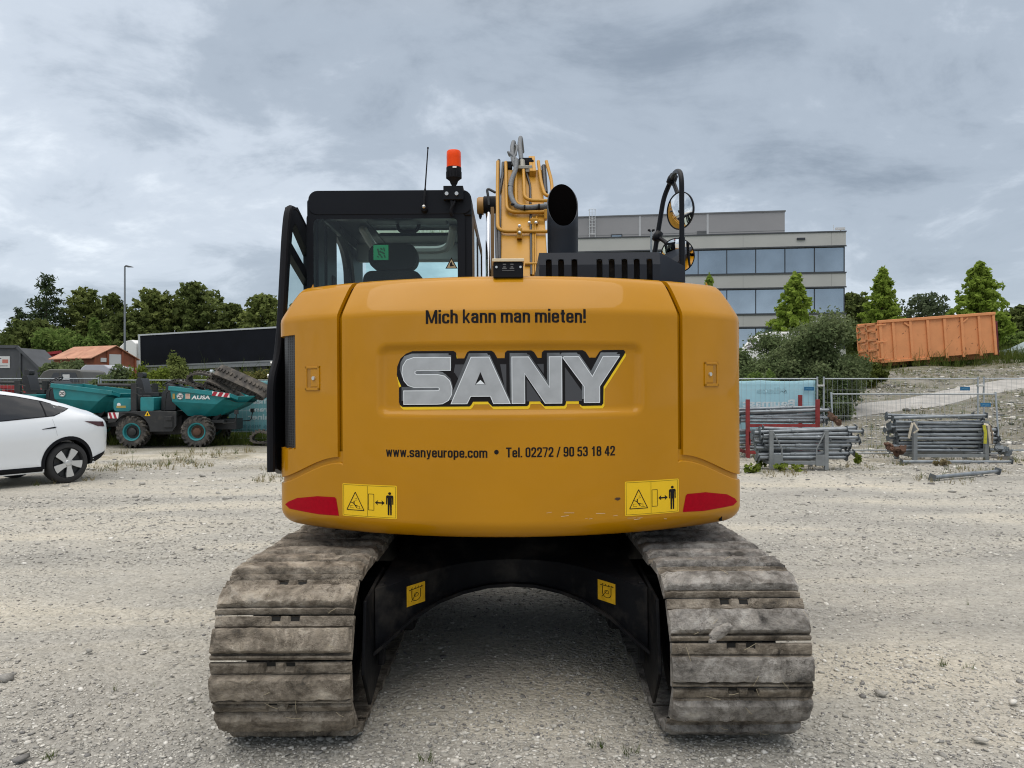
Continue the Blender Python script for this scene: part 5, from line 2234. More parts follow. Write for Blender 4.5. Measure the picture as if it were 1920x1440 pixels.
# lift cylinder beside the boom
dK = 5.75
def KP(px, py, d=dK):
    return P(px, py, d)
mb = MB()
mb.cyl(KP(919.5, 560), KP(920.5, 392, 5.95), 0.023, seg=20)
CYL = mb.build('lift_cylinder', CHROME, EX, smooth=60)
mb = MB()
mb.box(GX(925, 5.8), GX(931, 5.8), 5.72 - D, 5.80 - D, KP(0, 560).z, KP(0, 398, 5.9).z)
mb.build('cylinder_bracket', mat('bracket_brown', (0.20, 0.11, 0.035), 0.5), CYL)
mb = MB()
a, b = KP(911, 384, 5.95), KP(934, 384, 5.95)
mb.tube([a, a + (b - a) * 0.05, b], [0.060, 0.066, 0.066], 24)
for i in range(24):
    an = 2 * PI * i / 24
    mb.box(-0.003, 0.003, -0.069, -0.060, 0, 0, Matrix.Identity(4)) if False else None
mb.build('cylinder_head', BLACKM, CYL, smooth=40)
mb = MB()
a, b = KP(899, 386, 5.93), KP(911, 386, 5.93)
mb.tube([a, a + (b - a) * 0.25, b], [0.058, 0.068, 0.068], 24)
mb.build('cylinder_pin', mat('pin_brown', (0.30, 0.15, 0.03), 0.45), CYL, smooth=40)
q = KP(905, 405, 5.92)
MB().lathe([(0.014, 0.02), (0.012, -0.005), (0.006, -0.022)], Matrix.Translation(q), 12).build('grease_nipple', BLACKM, CYL)
MB().tube(fillet([KP(921, 384, 5.88), KP(920, 368, 5.88), KP(917, 352, 5.88), KP(934, 361, 5.88)], 0.05), 0.010, 8).build('cylinder_hose', HOSE, CYL, smooth=60)

# ---- handrail with round mirrors on the right
dM = 5.55
def MPt(px, py, d=dM):
    return P(px, py, d)
mb = MB()
pts = fillet([MPt(1282.5, 645), MPt(1283, 325), MPt(1272, 322, 5.78), MPt(1262, 342, 6.04), MPt(1249, 372, 6.09), MPt(1231, 478, 6.09), MPt(1210, 652, 6.09)], 0.11, 8)
mb.tube(pts, 0.019, 12)
mb.cyl(MPt(1282.5, 645), MPt(1282.8, 447), 0.023, seg=12)
rail = mb.build('handrail', BLACK, EX, smooth=60)
mb = MB()
for px, py, d in ((1265, 338, 6.0), (1237, 445, 6.09)):
    mb.lathe([(0.001, -0.05), (0.032, -0.038), (0.038, 0), (0.032, 0.038), (0.001, 0.05)], Matrix.Translation(MPt(px, py, d)) @ Matrix.Rotation(0.5, 4, 'Y'), 12)
mb.tube([MPt(1266, 340, 6.0), MPt(1274, 362, 5.91), MPt(1280, 390, 5.78)], 0.017, 8)
mb.tube([MPt(1238, 446, 6.09), MPt(1251, 455, 6.0), MPt(1270, 475, 5.82)], 0.017, 8)
mb.build('mirror_arm', BLACK, rail, smooth=60)
MIRR = mat('mirror_glass', (0.80, 0.82, 0.83), 0.02, 1.0)
for px, py, d, ry, rx, rad in ((1280.5, 397, 5.75, 58, -4, 0.134), (1275, 480.5, 5.80, 32, -20, 0.126)):
    # local +z is the viewing side of the mirror
    nrm = Vector((-math.sin(math.radians(ry)), -math.cos(math.radians(ry)), math.sin(math.radians(rx)))).normalized()
    M = Matrix.Translation(MPt(px, py, d)) @ nrm.to_track_quat('Z', 'Y').to_matrix().to_4x4()
    mb = MB()
    mb.lathe([(0.001, 0.028)] + [(rad * math.sin(t) / math.sin(0.55), 0.028 - 0.10 * rad / 0.15 * (1 - math.cos(t)) * 1.6) for t in (0.1, 0.2, 0.3, 0.4, 0.48, 0.55)], M, 36, cap=False)
    m1 = MB()
    m1.lathe([(0.001, -0.06), (rad * 0.6, -0.045), (rad * 1.02, -0.008), (rad * 1.05, 0.008), (rad * 1.0, 0.012), (rad * 0.985, 0.0)], M, 36, cap=False)
    h = m1.build('mirror', BLACKM, rail, smooth=60)
    mb.build('mirror_glass', MIRR, rail, smooth=180)

# ================================================================== white car
def build_car():
    ang = math.radians(240)
    hv = Vector((math.cos(ang), math.sin(ang), 0))
    lv_ = Vector((-hv.y, hv.x, 0))
    wp_ = Vector((GX(130, 13.0), 13.0 - D, 0))
    o = wp_ - lv_ * 0.93
    root = thing('white_car', 'white hatchback car with dark tinted side windows parked at the left edge of the yard', 'car', (o.x, o.y, -0.01), ang)

    def lerp(tab, x):
        if x <= tab[0][0]:
            return tab[0][1]
        for (a, b), (c, d) in zip(tab, tab[1:]):
            if x <= c:
                t = (x - a) / (c - a)
                t = t * t * (3 - 2 * t) * 0.35 + t * 0.65
                return b + (d - b) * t
        return tab[-1][1]
    roof = [(-0.86, 1.02), (-0.80, 1.10), (-0.72, 1.155), (-0.55, 1.22), (-0.03, 1.375), (0.4, 1.485), (0.8, 1.555), (1.2, 1.60), (1.6, 1.615), (2.0, 1.58), (2.5, 1.40), (3.0, 1.15), (3.3, 1.03), (3.75, 0.86), (3.86, 0.62)]
    belt = [(-0.86, 0.98), (-0.72, 1.06), (-0.45, 1.12), (0, 1.11), (0.4, 1.085), (1.0, 1.05), (2.0, 0.98), (2.8, 0.95), (3.3, 0.92), (3.86, 0.60)]
    half = [(-0.86, 0.62), (-0.80, 0.70), (-0.65, 0.81), (-0.35, 0.90), (0.0, 0.935), (0.5, 0.93), (1.5, 0.925), (2.6, 0.93), (3.2, 0.88), (3.6, 0.76), (3.86, 0.5)]
    rhalf = [(-0.86, 0.50), (-0.6, 0.56), (0.0, 0.60), (1.5, 0.62), (2.2, 0.64), (3.0, 0.68), (3.86, 0.42)]
    bot = [(-0.86, 0.50), (-0.78, 0.42), (-0.60, 0.33), (-0.4, 0.26), (0.3, 0.20), (3.0, 0.20), (3.6, 0.24), (3.86, 0.35)]
    xs_ = [-0.86, -0.84, -0.80, -0.74, -0.66, -0.56, -0.45, -0.3, -0.15, 0, 0.2, 0.4, 0.6, 0.8, 1.0, 1.25, 1.5, 1.75, 2.0, 2.25, 2.5, 2.75, 3.0, 3.2, 3.4, 3.6, 3.75, 3.83, 3.86]

    def section(x):
        zr, zb, w, wr, z0 = lerp(roof, x), lerp(belt, x), lerp(half, x), lerp(rhalf, x), lerp(bot, x)
        zb = min(zb, zr - 0.02)
        sec = [(0, z0), (w * 0.72, z0), (w * 0.94, z0 + 0.02), (w * 0.985, z0 + 0.10), (w * 0.975, z0 + 0.20), (w * 0.985, z0 + (zb - z0) * 0.42), (w * 1.0, z0 + (zb - z0) * 0.62), (w * 0.998, z0 + (zb - z0) * 0.76), (w * 0.972, z0 + (zb - z0) * 0.93), (w * 0.945, zb)]
        wb = w * 0.945
        for t in (0.25, 0.5, 0.75, 0.92):
            sec.append((wb + (wr - wb) * t + 0.03 * math.sin(PI * t), zb + (zr - 0.035 - zb) * t))
        sec += [(wr - 0.015, zr - 0.018), (wr - 0.08, zr - 0.002), (wr * 0.5, zr + 0.012), (0, zr + 0.018)]
        return sec

    def side_y(x, z):
        s = section(x)[1:]
        for (y0, z0), (y1, z1) in zip(s, s[1:]):
            if z0 <= z <= z1 and z1 > z0:
                return y0 + (y1 - y0) * (z - z0) / (z1 - z0)
        return s[-3][0]
    V, Fq = [], []
    secs = [section(x) for x in xs_]
    m_ = len(secs[0])
    n = 2 * m_ - 2
    for x, s in zip(xs_, secs):
        V += [(x, y, z) for y, z in s] + [(x, -y, z) for y, z in s[-2:0:-1]]
    for i in range(len(xs_) - 1):
        for j in range(n):
            a, b = i * n + j, i * n + (j + 1) % n
            Fq.append((a, b, b + n, a + n))
    Fq = [tuple(f) for f in Fq]
    mb_ = MB()
    mb_.add(V, Fq)
    mb_.f += [tuple(reversed(range(n))), tuple((len(xs_) - 1) * n + k for k in range(n))]
    mb_.mi += [0, 0]
    body = mb_.build('body', CARW, root, smooth=40)
    bm = bmesh.new()
    bm.from_mesh(body.data)
    bmesh.ops.recalc_face_normals(bm, faces=bm.faces)
    bm.to_mesh(body.data)
    bm.free()
    # wheel arches cut out of the body
    cm = MB()
    for wx in (0.0, 2.89):
        for s in (-1, 1):
            cm.cyl((wx, s * 0.62, 0.345), (wx, s * 1.2, 0.345), 0.405, seg=40)
    cut = cm.build('cutter', CARW, None, smooth=0)
    cut.matrix_world = root.matrix_basis
    bpy.context.view_layer.update()
    md = body.modifiers.new('cut', 'BOOLEAN')
    md.object = cut
    md.solver = 'EXACT'
    md.operation = 'DIFFERENCE'
    dg = bpy.context.evaluated_depsgraph_get()
    me = bpy.data.meshes.new_from_object(body.evaluated_get(dg))
    body.modifiers.clear()
    body.data = me
    me.polygons.foreach_set('use_smooth', [True] * len(me.polygons))
    me.set_sharp_from_angle(angle=math.radians(40))
    bpy.data.objects.remove(cut)

    def onside(x, z, off):
        return Vector((x, side_y(x, z) + off, z))

    def patch(name, poly, m, off=0.003, par=None, step=0.06):
        bm = flat_bm([poly])
        x = math.floor(min(p[0] for p in poly) / step) * step + step
        while x < max(p[0] for p in poly):
            bmesh.ops.bisect_plane(bm, geom=bm.verts[:] + bm.edges[:] + bm.faces[:], plane_co=(x, 0, 0), plane_no=(1, 0, 0))
            x += step
        z = math.floor(min(p[1] for p in poly) / step) * step + step
        while z < max(p[1] for p in poly):
            bmesh.ops.bisect_plane(bm, geom=bm.verts[:] + bm.edges[:] + bm.faces[:], plane_co=(0, z, 0), plane_no=(0, 1, 0))
            z += step
        for v in bm.verts:
            v.co = onside(v.co.x, v.co.y, off)
        bmesh.ops.recalc_face_normals(bm, faces=bm.faces)
        me_ = bpy.data.meshes.new(name)
        bm.to_mesh(me_)
        bm.free()
        return finish(me_, name, m, par or root, 180)
    dlo = [(-0.10, 1.265), (0.22, 1.155), (1.0, 1.10), (2.35, 1.02), (2.45, 1.06), (2.0, 1.44), (1.5, 1.525), (1.1, 1.52), (0.7, 1.465), (0.3, 1.385)]
    patch('window_trim', offset_poly(dlo, 0.014), BLACKM, 0.004)
    patch('side_window', [p for p in dlo], CARGL, 0.007)
    patch('window_pillar', [(0.33, 1.14), (0.355, 1.14), (0.355, 1.40), (0.33, 1.40)], BLACKM, 0.009)
    patch('window_pillar', [(1.13, 1.07), (1.22, 1.07), (1.22, 1.54), (1.13, 1.54)], BLACKM, 0.009)
    patch('door_handle', [(0.20, 0.965), (0.24, 0.945), (0.44, 0.93), (0.44, 0.94), (0.24, 0.97)], BLACKM, 0.006)
    patch('sill', [(0.42, 0.20), (2.45, 0.20), (2.45, 0.325), (0.42, 0.325)], BLACKM, 0.004)
    SEAM = mat('panel_gap', (0.20, 0.21, 0.22), 0.6)
    patch('panel_seam', [(1.17, 0.33), (1.174, 0.33), (1.174, 1.06), (1.17, 1.06)], SEAM, 0.004)
    arc = [(0.345 + 0.0, 0.0)]
    pa = [(0.50 * math.cos(t) * 0.96 + 0.02, 0.345 + 0.50 * math.sin(t) * 1.02) for t in [0.35 + 0.09 * i for i in range(9)]]
    pa2 = [(x * 0.985, z * 0.997) for x, z in pa]
    patch('panel_seam', [(0.20, 0.82), (0.203, 0.82), (0.26, 1.10), (0.257, 1.10)], SEAM, 0.004)
    patch('tail_light', [(-0.28, 1.045), (-0.70, 1.02), (-0.74, 0.93), (-0.56, 0.945)], mat('tail_red', (0.05, 0.004, 0.006), 0.15), 0.006)
    patch('bumper_trim', [(-0.42, 0.28), (-0.55, 0.335), (-0.76, 0.44), (-0.76, 0.50), (-0.58, 0.45), (-0.42, 0.40)], BLACKM, 0.005)
    # black arch cladding
    for wx in (0.0, 2.89):
        ol, il = [], []
        for i in range(25):
            t = -0.30 + (PI + 0.55) * i / 24
            ol.append((wx + 0.455 * math.cos(t), 0.345 + 0.455 * math.sin(t)))
            il.append((wx + 0.398 * math.cos(t), 0.345 + 0.398 * math.sin(t)))
        ac = MB()
        pts = [(onside(max(-0.8, min(3.8, x)), max(0.21, z), 0.006), onside(max(-0.8, min(3.8, x2)), max(0.21, z2), 0.010)) for (x, z), (x2, z2) in zip(ol, il)]
        for (a, b), (c, d) in zip(pts, pts[1:]):
            b2, d2 = b + Vector((0, -0.25, 0)), d + Vector((0, -0.25, 0))
            ac.add([a, b, d, c, b2, d2], [(0, 1, 2, 3), (1, 4, 5, 2)])
        ac.build('arch_cladding', BLACKM, root, smooth=60)
    for wx in (0.0, 2.89):
        for s in (-1, 1):
            yo = s * 0.905
            wm = MB()
            M = Matrix.Translation((wx, yo, 0.348)) @ Matrix.Rotation(-PI / 2 * s, 4, 'X')
            wm.lathe([(0.245, -0.235), (0.30, -0.24), (0.335, -0.225), (0.348, -0.18), (0.349, -0.06), (0.338, -0.015), (0.31, 0.0), (0.262, 0.002), (0.250, -0.012)], M, 44, cap=False)
            ty = wm.build('wheel', mat('tyre', (0.020, 0.020, 0.021), 0.75, 0, 0.2, 12), root, smooth=50)
            wm = MB()
            wm.lathe([(0.252, -0.02), (0.246, 0.0), (0.238, -0.012), (0.232, -0.06), (0.001, -0.07)], M, 44, cap=False)
            wm.build('rim', mat('rim_dark', (0.03, 0.032, 0.035), 0.4, 0.4), ty, smooth=40)
            wm = MB()
            for k in range(5):
                a0 = 2 * PI * k / 5 + 0.45
                R_ = M @ Matrix.Rotation(a0, 4, 'Z')
                sp = [(0.03, -0.05), (0.09, -0.045), (0.236, -0.070), (0.243, -0.01), (0.236, 0.062), (0.16, 0.052), (0.08, 0.03), (0.03, 0.045)]
                wm.prism([(x_, y_) for x_, y_ in sp], -0.03, -0.004, R_ @ Matrix.Rotation(PI / 2, 4, 'X') @ Matrix.Scale(1, 4))
            wm.lathe([(0.001, 0.004), (0.045, 0.002), (0.06, -0.012), (0.06, -0.05)], M, 20, cap=False)
            wm.build('spokes', mat('rim_silver', (0.62, 0.63, 0.64), 0.3, 0.7), ty, smooth=30)
    return root


build_car()


# ================================================================== teal site dumpers
def lug_tyre(mb_, M, r, w, lugs=18):
    mb_.lathe([(r * 0.56, -w / 2 + 0.02), (r * 0.75, -w / 2 - 0.005), (r * 0.90, -w / 2 + 0.01), (r * 0.93, -w / 2 + 0.05), (r * 0.935, 0), (r * 0.93, w / 2 - 0.05), (r * 0.90, w / 2 - 0.01), (r * 0.75, w / 2 + 0.005), (r * 0.56, w / 2 - 0.02)], M, 36, cap=False)
    for k in range(lugs):
        for s in (-1, 1):
            a = 2 * PI * (k + (0.5 if s > 0 else 0)) / lugs
            p = []
            for t in (0.0, 0.5, 1.0):
                an = a + 0.30 * t
                rr = r * (0.995 if t < 0.9 else 0.93)
                zz = s * (0.0 + (w / 2 + 0.006) * t)
                p.append(M @ Vector((rr * math.cos(an), rr * math.sin(an), zz)))
            for u, v_ in zip(p, p[1:]):
                mb_.bar(u, v_, 0.040, 0.065, up=(M.to_3x3() @ Vector((math.cos(a), math.sin(a), 0))))
            an = a + 0.30
            q0 = M @ Vector((r * 0.95 * math.cos(an), r * 0.95 * math.sin(an), s * (w / 2)))
            q1 = M @ Vector((r * 0.78 * math.cos(an + 0.06), r * 0.78 * math.sin(an + 0.06), s * (w / 2 + 0.004)))
            mb_.bar(q0, q1, 0.038, 0.03)


TYRED = mat('dusty_tyre', (0.045, 0.043, 0.040), 0.9, 0, 0.25, 8, 0.2, 40, col2=(0.14, 0.125, 0.105), mixpos=(0.45, 0.72), mscale=7)
SEATB = mat('vinyl_black', (0.02, 0.021, 0.024), 0.5)


def build_dumper(label, loc, rotz, group, full):
    root = thing('site_dumper', label, 'dumper', loc, rotz, group)
    for wx in (-0.83, 0.83):
        for s in (-1, 1):
            M = Matrix.Translation((wx, s * 0.68, 0.39)) @ Matrix.Rotation(PI / 2, 4, 'X')
            if s < 0:
                M = M @ Matrix.Identity(4)
            w_ = MB()
            lug_tyre(w_, M, 0.395, 0.30)
            tw = w_.build('wheel', TYRED, root, smooth=35)
            w_ = MB()
            o_ = 1 if s < 0 else -1
            w_.lathe([(0.235, 0.13 * o_), (0.225, 0.15 * o_), (0.20, 0.14 * o_), (0.185, 0.05 * o_), (0.10, 0.03 * o_)], M, 28, cap=False)
            w_.build('rim', mat('rim_teal', (0.02, 0.21, 0.23), 0.5, 0, 0.15, 8), tw, smooth=40)
            w_ = MB()
            w_.lathe([(0.19, 0.045 * o_), (0.11, 0.05 * o_), (0.10, 0.11 * o_), (0.05, 0.13 * o_), (0.001, 0.13 * o_)], M, 20, cap=False)
            w_.build('hub', RUST if (wx > 0) else DKGREY, tw, smooth=40)
    # chassis with arched rear fender
    c = MB()
    arch = [(-0.83 + 0.47 * math.cos(t), 0.40 + 0.46 * math.sin(t)) for t in [PI - 0.55 - (PI - 0.75) * i / 10 for i in range(11)]]
    side = [(-1.40, 0.90), (-1.42, 0.62)] + [(x, z) for x, z in arch] + [(-0.36, 0.40), (0.22, 0.40), (0.32, 0.55), (0.32, 0.92), (-0.2, 0.93)]
    for s in (-1, 1):
        c.prism(side, s * 0.80 - 0.04, s * 0.80 + 0.04)
    c.box(-1.35, 0.25, -0.76, 0.76, 0.80, 0.90)
    c.box(-1.3, 0.3, -0.42, 0.42, 0.30, 0.80)
    c.box(0.25, 1.7, -0.30, 0.30, 0.42, 0.70)
    c.box(0.55, 1.45, -0.55, 0.55, 0.60, 0.68)
    c.bar((-0.83, -0.6, 0.39), (-0.83, 0.6, 0.39), 0.14, 0.14)
    c.bar((0.83, -0.6, 0.39), (0.83, 0.6, 0.39), 0.14, 0.14)
    c.bar((1.05, -0.35, 0.55), (1.45, -0.35, 1.1), 0.10, 0.12)
    c.bar((1.05, 0.35, 0.55), (1.45, 0.35, 1.1), 0.10, 0.12)
    c.build('chassis', DKGREY, root, smooth=30, bevel=0.012)
    c = MB()
    c.prism(rrect(-1.38, -0.92, 0.91, 1.26, 0.09, 4), -0.62, 0.62)
    c.build('engine_cover', TEAL, root, smooth=40, bevel=0.012)
    c = MB()
    c.prism(rrect(-0.62, -0.28, 0.93, 1.28, 0.03, 3), -0.78, 0.78)
    c.build('side_box', TEAL, root, smooth=40, bevel=0.01)
    c = MB()
    c.box(-0.95, -0.55, -0.30, 0.30, 0.93, 1.32)
    sb = c.build('seat_base', DKGREY, root, bevel=0.02)
    c = MB()
    c.box(-0.86, -0.36, -0.25, 0.25, 1.30, 1.40)
    c.prism([(-0.92, 1.36), (-0.72, 1.36), (-0.80, 1.70), (-0.84, 1.78), (-0.93, 1.78), (-0.97, 1.70)], -0.24, 0.24)
    c.prism(rrect(-0.97, -0.83, 1.79, 1.93, 0.04, 4), -0.13, 0.13)
    c.build('seat', SEATB, root, smooth=40, bevel=0.025)
    c = MB()
    c.prism([(-0.24, 0.92), (0.16, 0.92), (0.20, 1.20), (0.16, 1.46), (-0.02, 1.64), (-0.10, 1.62), (-0.12, 1.48), (-0.22, 1.36)], -0.45, 0.45)
    c.build('dashboard', SEATB, root, smooth=35, bevel=0.03)
    c = MB()
    Ms = Matrix.Translation((-0.18, 0.0, 1.66)) @ Matrix.Rotation(-0.5, 4, 'Y')
    c.tube([Ms @ Vector((0.18 * math.cos(t), 0.18 * math.sin(t), 0)) for t in [2 * PI * i / 20 for i in range(20)]], 0.016, 6, closed=True)
    for a in (0, 2.1, 4.2):
        c.tube([Ms @ Vector((0, 0, 0)), Ms @ Vector((0.18 * math.cos(a), 0.18 * math.sin(a), 0))], 0.012, 5)
    c.tube([Ms @ Vector((0, 0, 0)), Ms @ Vector((0.10, 0, -0.25))], 0.025, 6)
    c.build('steering_wheel', SEATB, root, smooth=60)
    # roll bar folded back
    c = MB()
    for s in (-1, 1):
        c.box(-0.90, -0.75, s * 0.66 - 0.05, s * 0.66 + 0.05, 0.90, 1.64)
        c.tube([(-0.83, s * 0.66, 1.58), (-1.75, s * 0.66, 1.60)], 0.038, 8)
        c.tube([(-0.83, s * 0.70, 1.40), (-0.60, s * 0.70, 1.30), (-0.62, s * 0.70, 1.5), (-0.8, s * 0.7, 1.54)], 0.014, 6)
    c.tube([(-1.75, -0.66, 1.60), (-1.75, 0.66, 1.60)], 0.038, 8)
    c.build('roll_bar', DKGREY, root, smooth=40, bevel=0.01)
    c = MB()
    c.tube(fillet([(-0.05, -0.66, 0.93), (0.0, -0.66, 1.42), (0.16, -0.66, 1.46), (0.14, -0.66, 1.15)], 0.12), 0.014, 6)
    c.build('grab_rail', DKGREY, root, smooth=60)
    # skip: open tray with sloping nose
    rim = [(0.12, 1.56), (1.82, 1.36)]
    W = 0.82
    top = [(0.14, -W, 1.56), (1.70, -W, 1.37), (1.82, -W * 0.80, 1.30), (2.22, -0.42, 1.30), (2.22, 0.42, 1.30), (1.82, W * 0.80, 1.30), (1.70, W, 1.37), (0.14, W, 1.56)]
    mid = [(0.20, -W + 0.02, 1.17), (1.34, -W + 0.02, 1.10), (1.52, -W * 0.76, 1.08), (1.84, -0.40, 1.03), (1.84, 0.40, 1.03), (1.52, W * 0.76, 1.08), (1.34, W - 0.02, 1.10), (0.20, W - 0.02, 1.17)]
    low = [(0.52, -0.56, 0.79), (0.92, -0.56, 0.77), (1.10, -0.50, 0.78), (1.32, -0.34, 0.80), (1.32, 0.34, 0.80), (1.10, 0.50, 0.78), (0.92, 0.56, 0.77), (0.52, 0.56, 0.79)]
    v_ = top + mid + low
    f_ = []
    for a in (0, 8):
        for i in range(8):
            j = (i + 1) % 8
            f_.append((a + i, a + 8 + i, a + 8 + j, a + j))
    f_.append(tuple(range(16, 24)))
    c = MB()
    c.add(v_, f_)
    sk = c.build('skip', TEAL, root, smooth=0, solid=0.012)
    bm = bmesh.new()
    bm.from_mesh(sk.data)
    bmesh.ops.recalc_face_normals(bm, faces=bm.faces)
    bm.to_mesh(sk.data)
    bm.free()
    for s in (-1, 1):
        c = MB()
        c.bar((0.12, s * (W + 0.012), 1.515), (1.72, s * (W + 0.012), 1.32), 0.05, 0.11)
        c.bar((1.72, s * (W + 0.012), 1.32), (1.84, s * W * 0.80, 1.25), 0.05, 0.10)
        c.build('rim_band', TEAL, sk, smooth=0, bevel=0.008)
    c = MB()
    c.add([(x, y * 0.97, z - 0.16) for x, y, z in top], [tuple(range(8))])
    c.build('load_floor', RUST, sk, smooth=0)

    def sd_(x, z, off):
        t = (z - 0.77) / 0.4
        return Vector((x, -W - off - 0.002, z))
    # markings
    decal('speed_sign', [circle(0.41, 1.305, 0.085, 20)], WHITE, sd_, root, 0.004, 0)
    decal('speed_sign_ring', [line(0.41 + 0.076 * math.cos(a), 1.305 + 0.076 * math.sin(a), 0.41 + 0.076 * math.cos(a + 0.33), 1.305 + 0.076 * math.sin(a + 0.33), 0.008) for a in [0.314 * i for i in range(20)]], INK, sd_, root, 0.006, 0)
    decal('lettering', text_bm('20', 0.352, 0.468, 1.262, 1.348, 0.02), INK, sd_, root, 0.006, 0)
    if full:
        decal('lettering', text_bm('AUSA', 0.70, 1.18, 1.225, 1.325, 0.035, 0.12), WHITE, sd_, root, 0.004, 0)
        decal('pale_sticker', [[(0.55, 1.24), (0.67, 1.24), (0.67, 1.37), (0.55, 1.37)]], mat('sticker_beige', (0.60, 0.50, 0.42), 0.6), sd_, root, 0.004, 0)
        decal('sticker_print', [line(0.565, 1.35 - 0.03 * i, 0.655, 1.35 - 0.03 * i, 0.012) for i in range(4)], mat('sticker_coral', (0.50, 0.20, 0.12), 0.6), sd_, root, 0.006, 0)
        decal('amber_sticker', [[(0.22, 1.24), (0.28, 1.24), (0.28, 1.37), (0.22, 1.37)]], mat('sticker_amber', (0.35, 0.24, 0.05), 0.6), sd_, root, 0.004, 0)

        def bd_(x, z, off):
            return Vector((x, -W - 0.040 - off, z))
        def bz(x):
            return 1.515 - 0.195 * (x - 0.12) / 1.60
        x0, x1 = 1.25, 1.69
        decal('hazard_stripes', [[(x0, bz(x0) - 0.055), (x1, bz(x1) - 0.055), (x1, bz(x1) + 0.055), (x0, bz(x0) + 0.055)]], WHITE, bd_, root, 0.002, 0)
        decal('hazard_stripes', [[(x, bz(x) - 0.055), (x + 0.10, bz(x + 0.10) - 0.055), (x + 0.16, bz(x + 0.16) + 0.055), (x + 0.06, bz(x + 0.06) + 0.055)] for x in (1.23, 1.38, 1.53)], mat('stripe_red', (0.36, 0.012, 0.03), 0.5), bd_, root, 0.004, 0)

        def fd_(x, z, off):
            return Vector((x, -0.84 - off, z))
        decal('hazard_stripes', [[(-1.42, 0.74), (-1.16, 0.74), (-1.14, 0.89), (-1.42, 0.89)]], WHITE, fd_, root, 0.003, 0)
        decal('hazard_stripes', [[(x, 0.74), (x + 0.06, 0.74), (x + 0.01, 0.89), (x - 0.05, 0.89)] for x in (-1.36, -1.25)], mat('stripe_red', (0.36, 0.012, 0.03), 0.5), fd_, root, 0.005, 0)
        decal('warning_triangle', [[(-0.49, 0.80), (-0.34, 0.80), (-0.415, 0.93)]], YEL, fd_, root, 0.003, 0)
        decal('triangle_mark', [[(-0.435, 0.815), (-0.395, 0.815), (-0.405, 0.875), (-0.425, 0.875)]], INK, fd_, root, 0.005, 0)
        c = MB()
        c.box(0.02, 0.24, -0.88, -0.84, 0.50, 0.80)
        c.box(0.06, 0.22, -0.90, -0.88, 0.68, 0.80)
        c.build('tool_box', DKGREY, root, bevel=0.01)
        decal('model_plate', [[(-1.30, 1.0), (-1.06, 1.0), (-1.06, 1.06), (-1.30, 1.06)]], mat('plate_amber', (0.38, 0.30, 0.08), 0.6), lambda x, z, off: Vector((x, -0.622 - off, z)), root, 0.003, 0)
        decal('model_plate', [circle(-1.24, 1.085, 0.05, 12)], WHITE, lambda x, z, off: Vector((x, -0.622 - off, z)), root, 0.002, 0)
    for s in (-1, 1):
        c = MB()
        c.tube(fillet([(1.45, s * 0.62, 0.60), (1.80, s * 0.72, 0.62), (1.84, s * 0.74, 0.86)], 0.06), 0.016, 6)
        c.box(1.79, 1.88, s * 0.74 - 0.05, s * 0.74 + 0.05, 0.84, 0.95)
        c.build('headlight', DKGREY, root, smooth=40, bevel=0.01)
    return root


G_D = 'teal site dumpers by the fence'
dump1 = build_dumper('teal dumper with rubber tracks heaped in its skip, parked in front of the banner', (-9.50, 21.75 - D, 0.0), math.radians(3), G_D, True)
dump1.scale = (1.04, 1.04, 1.06)
dump2 = build_dumper('teal dumper with an empty skip, standing half hidden behind the white car', (-12.85, 22.0 - D, 0.06), math.radians(2), G_D, False)
dump2.scale = (1.04, 1.0, 1.07)


# ================================================================== rubber tracks
RT_M = mat('track_rubber', (0.055, 0.050, 0.045), 0.9, 0, 0.25, 6, 0.3, 30, col2=(0.125, 0.108, 0.088), mixpos=(0.42, 0.68), mscale=5)


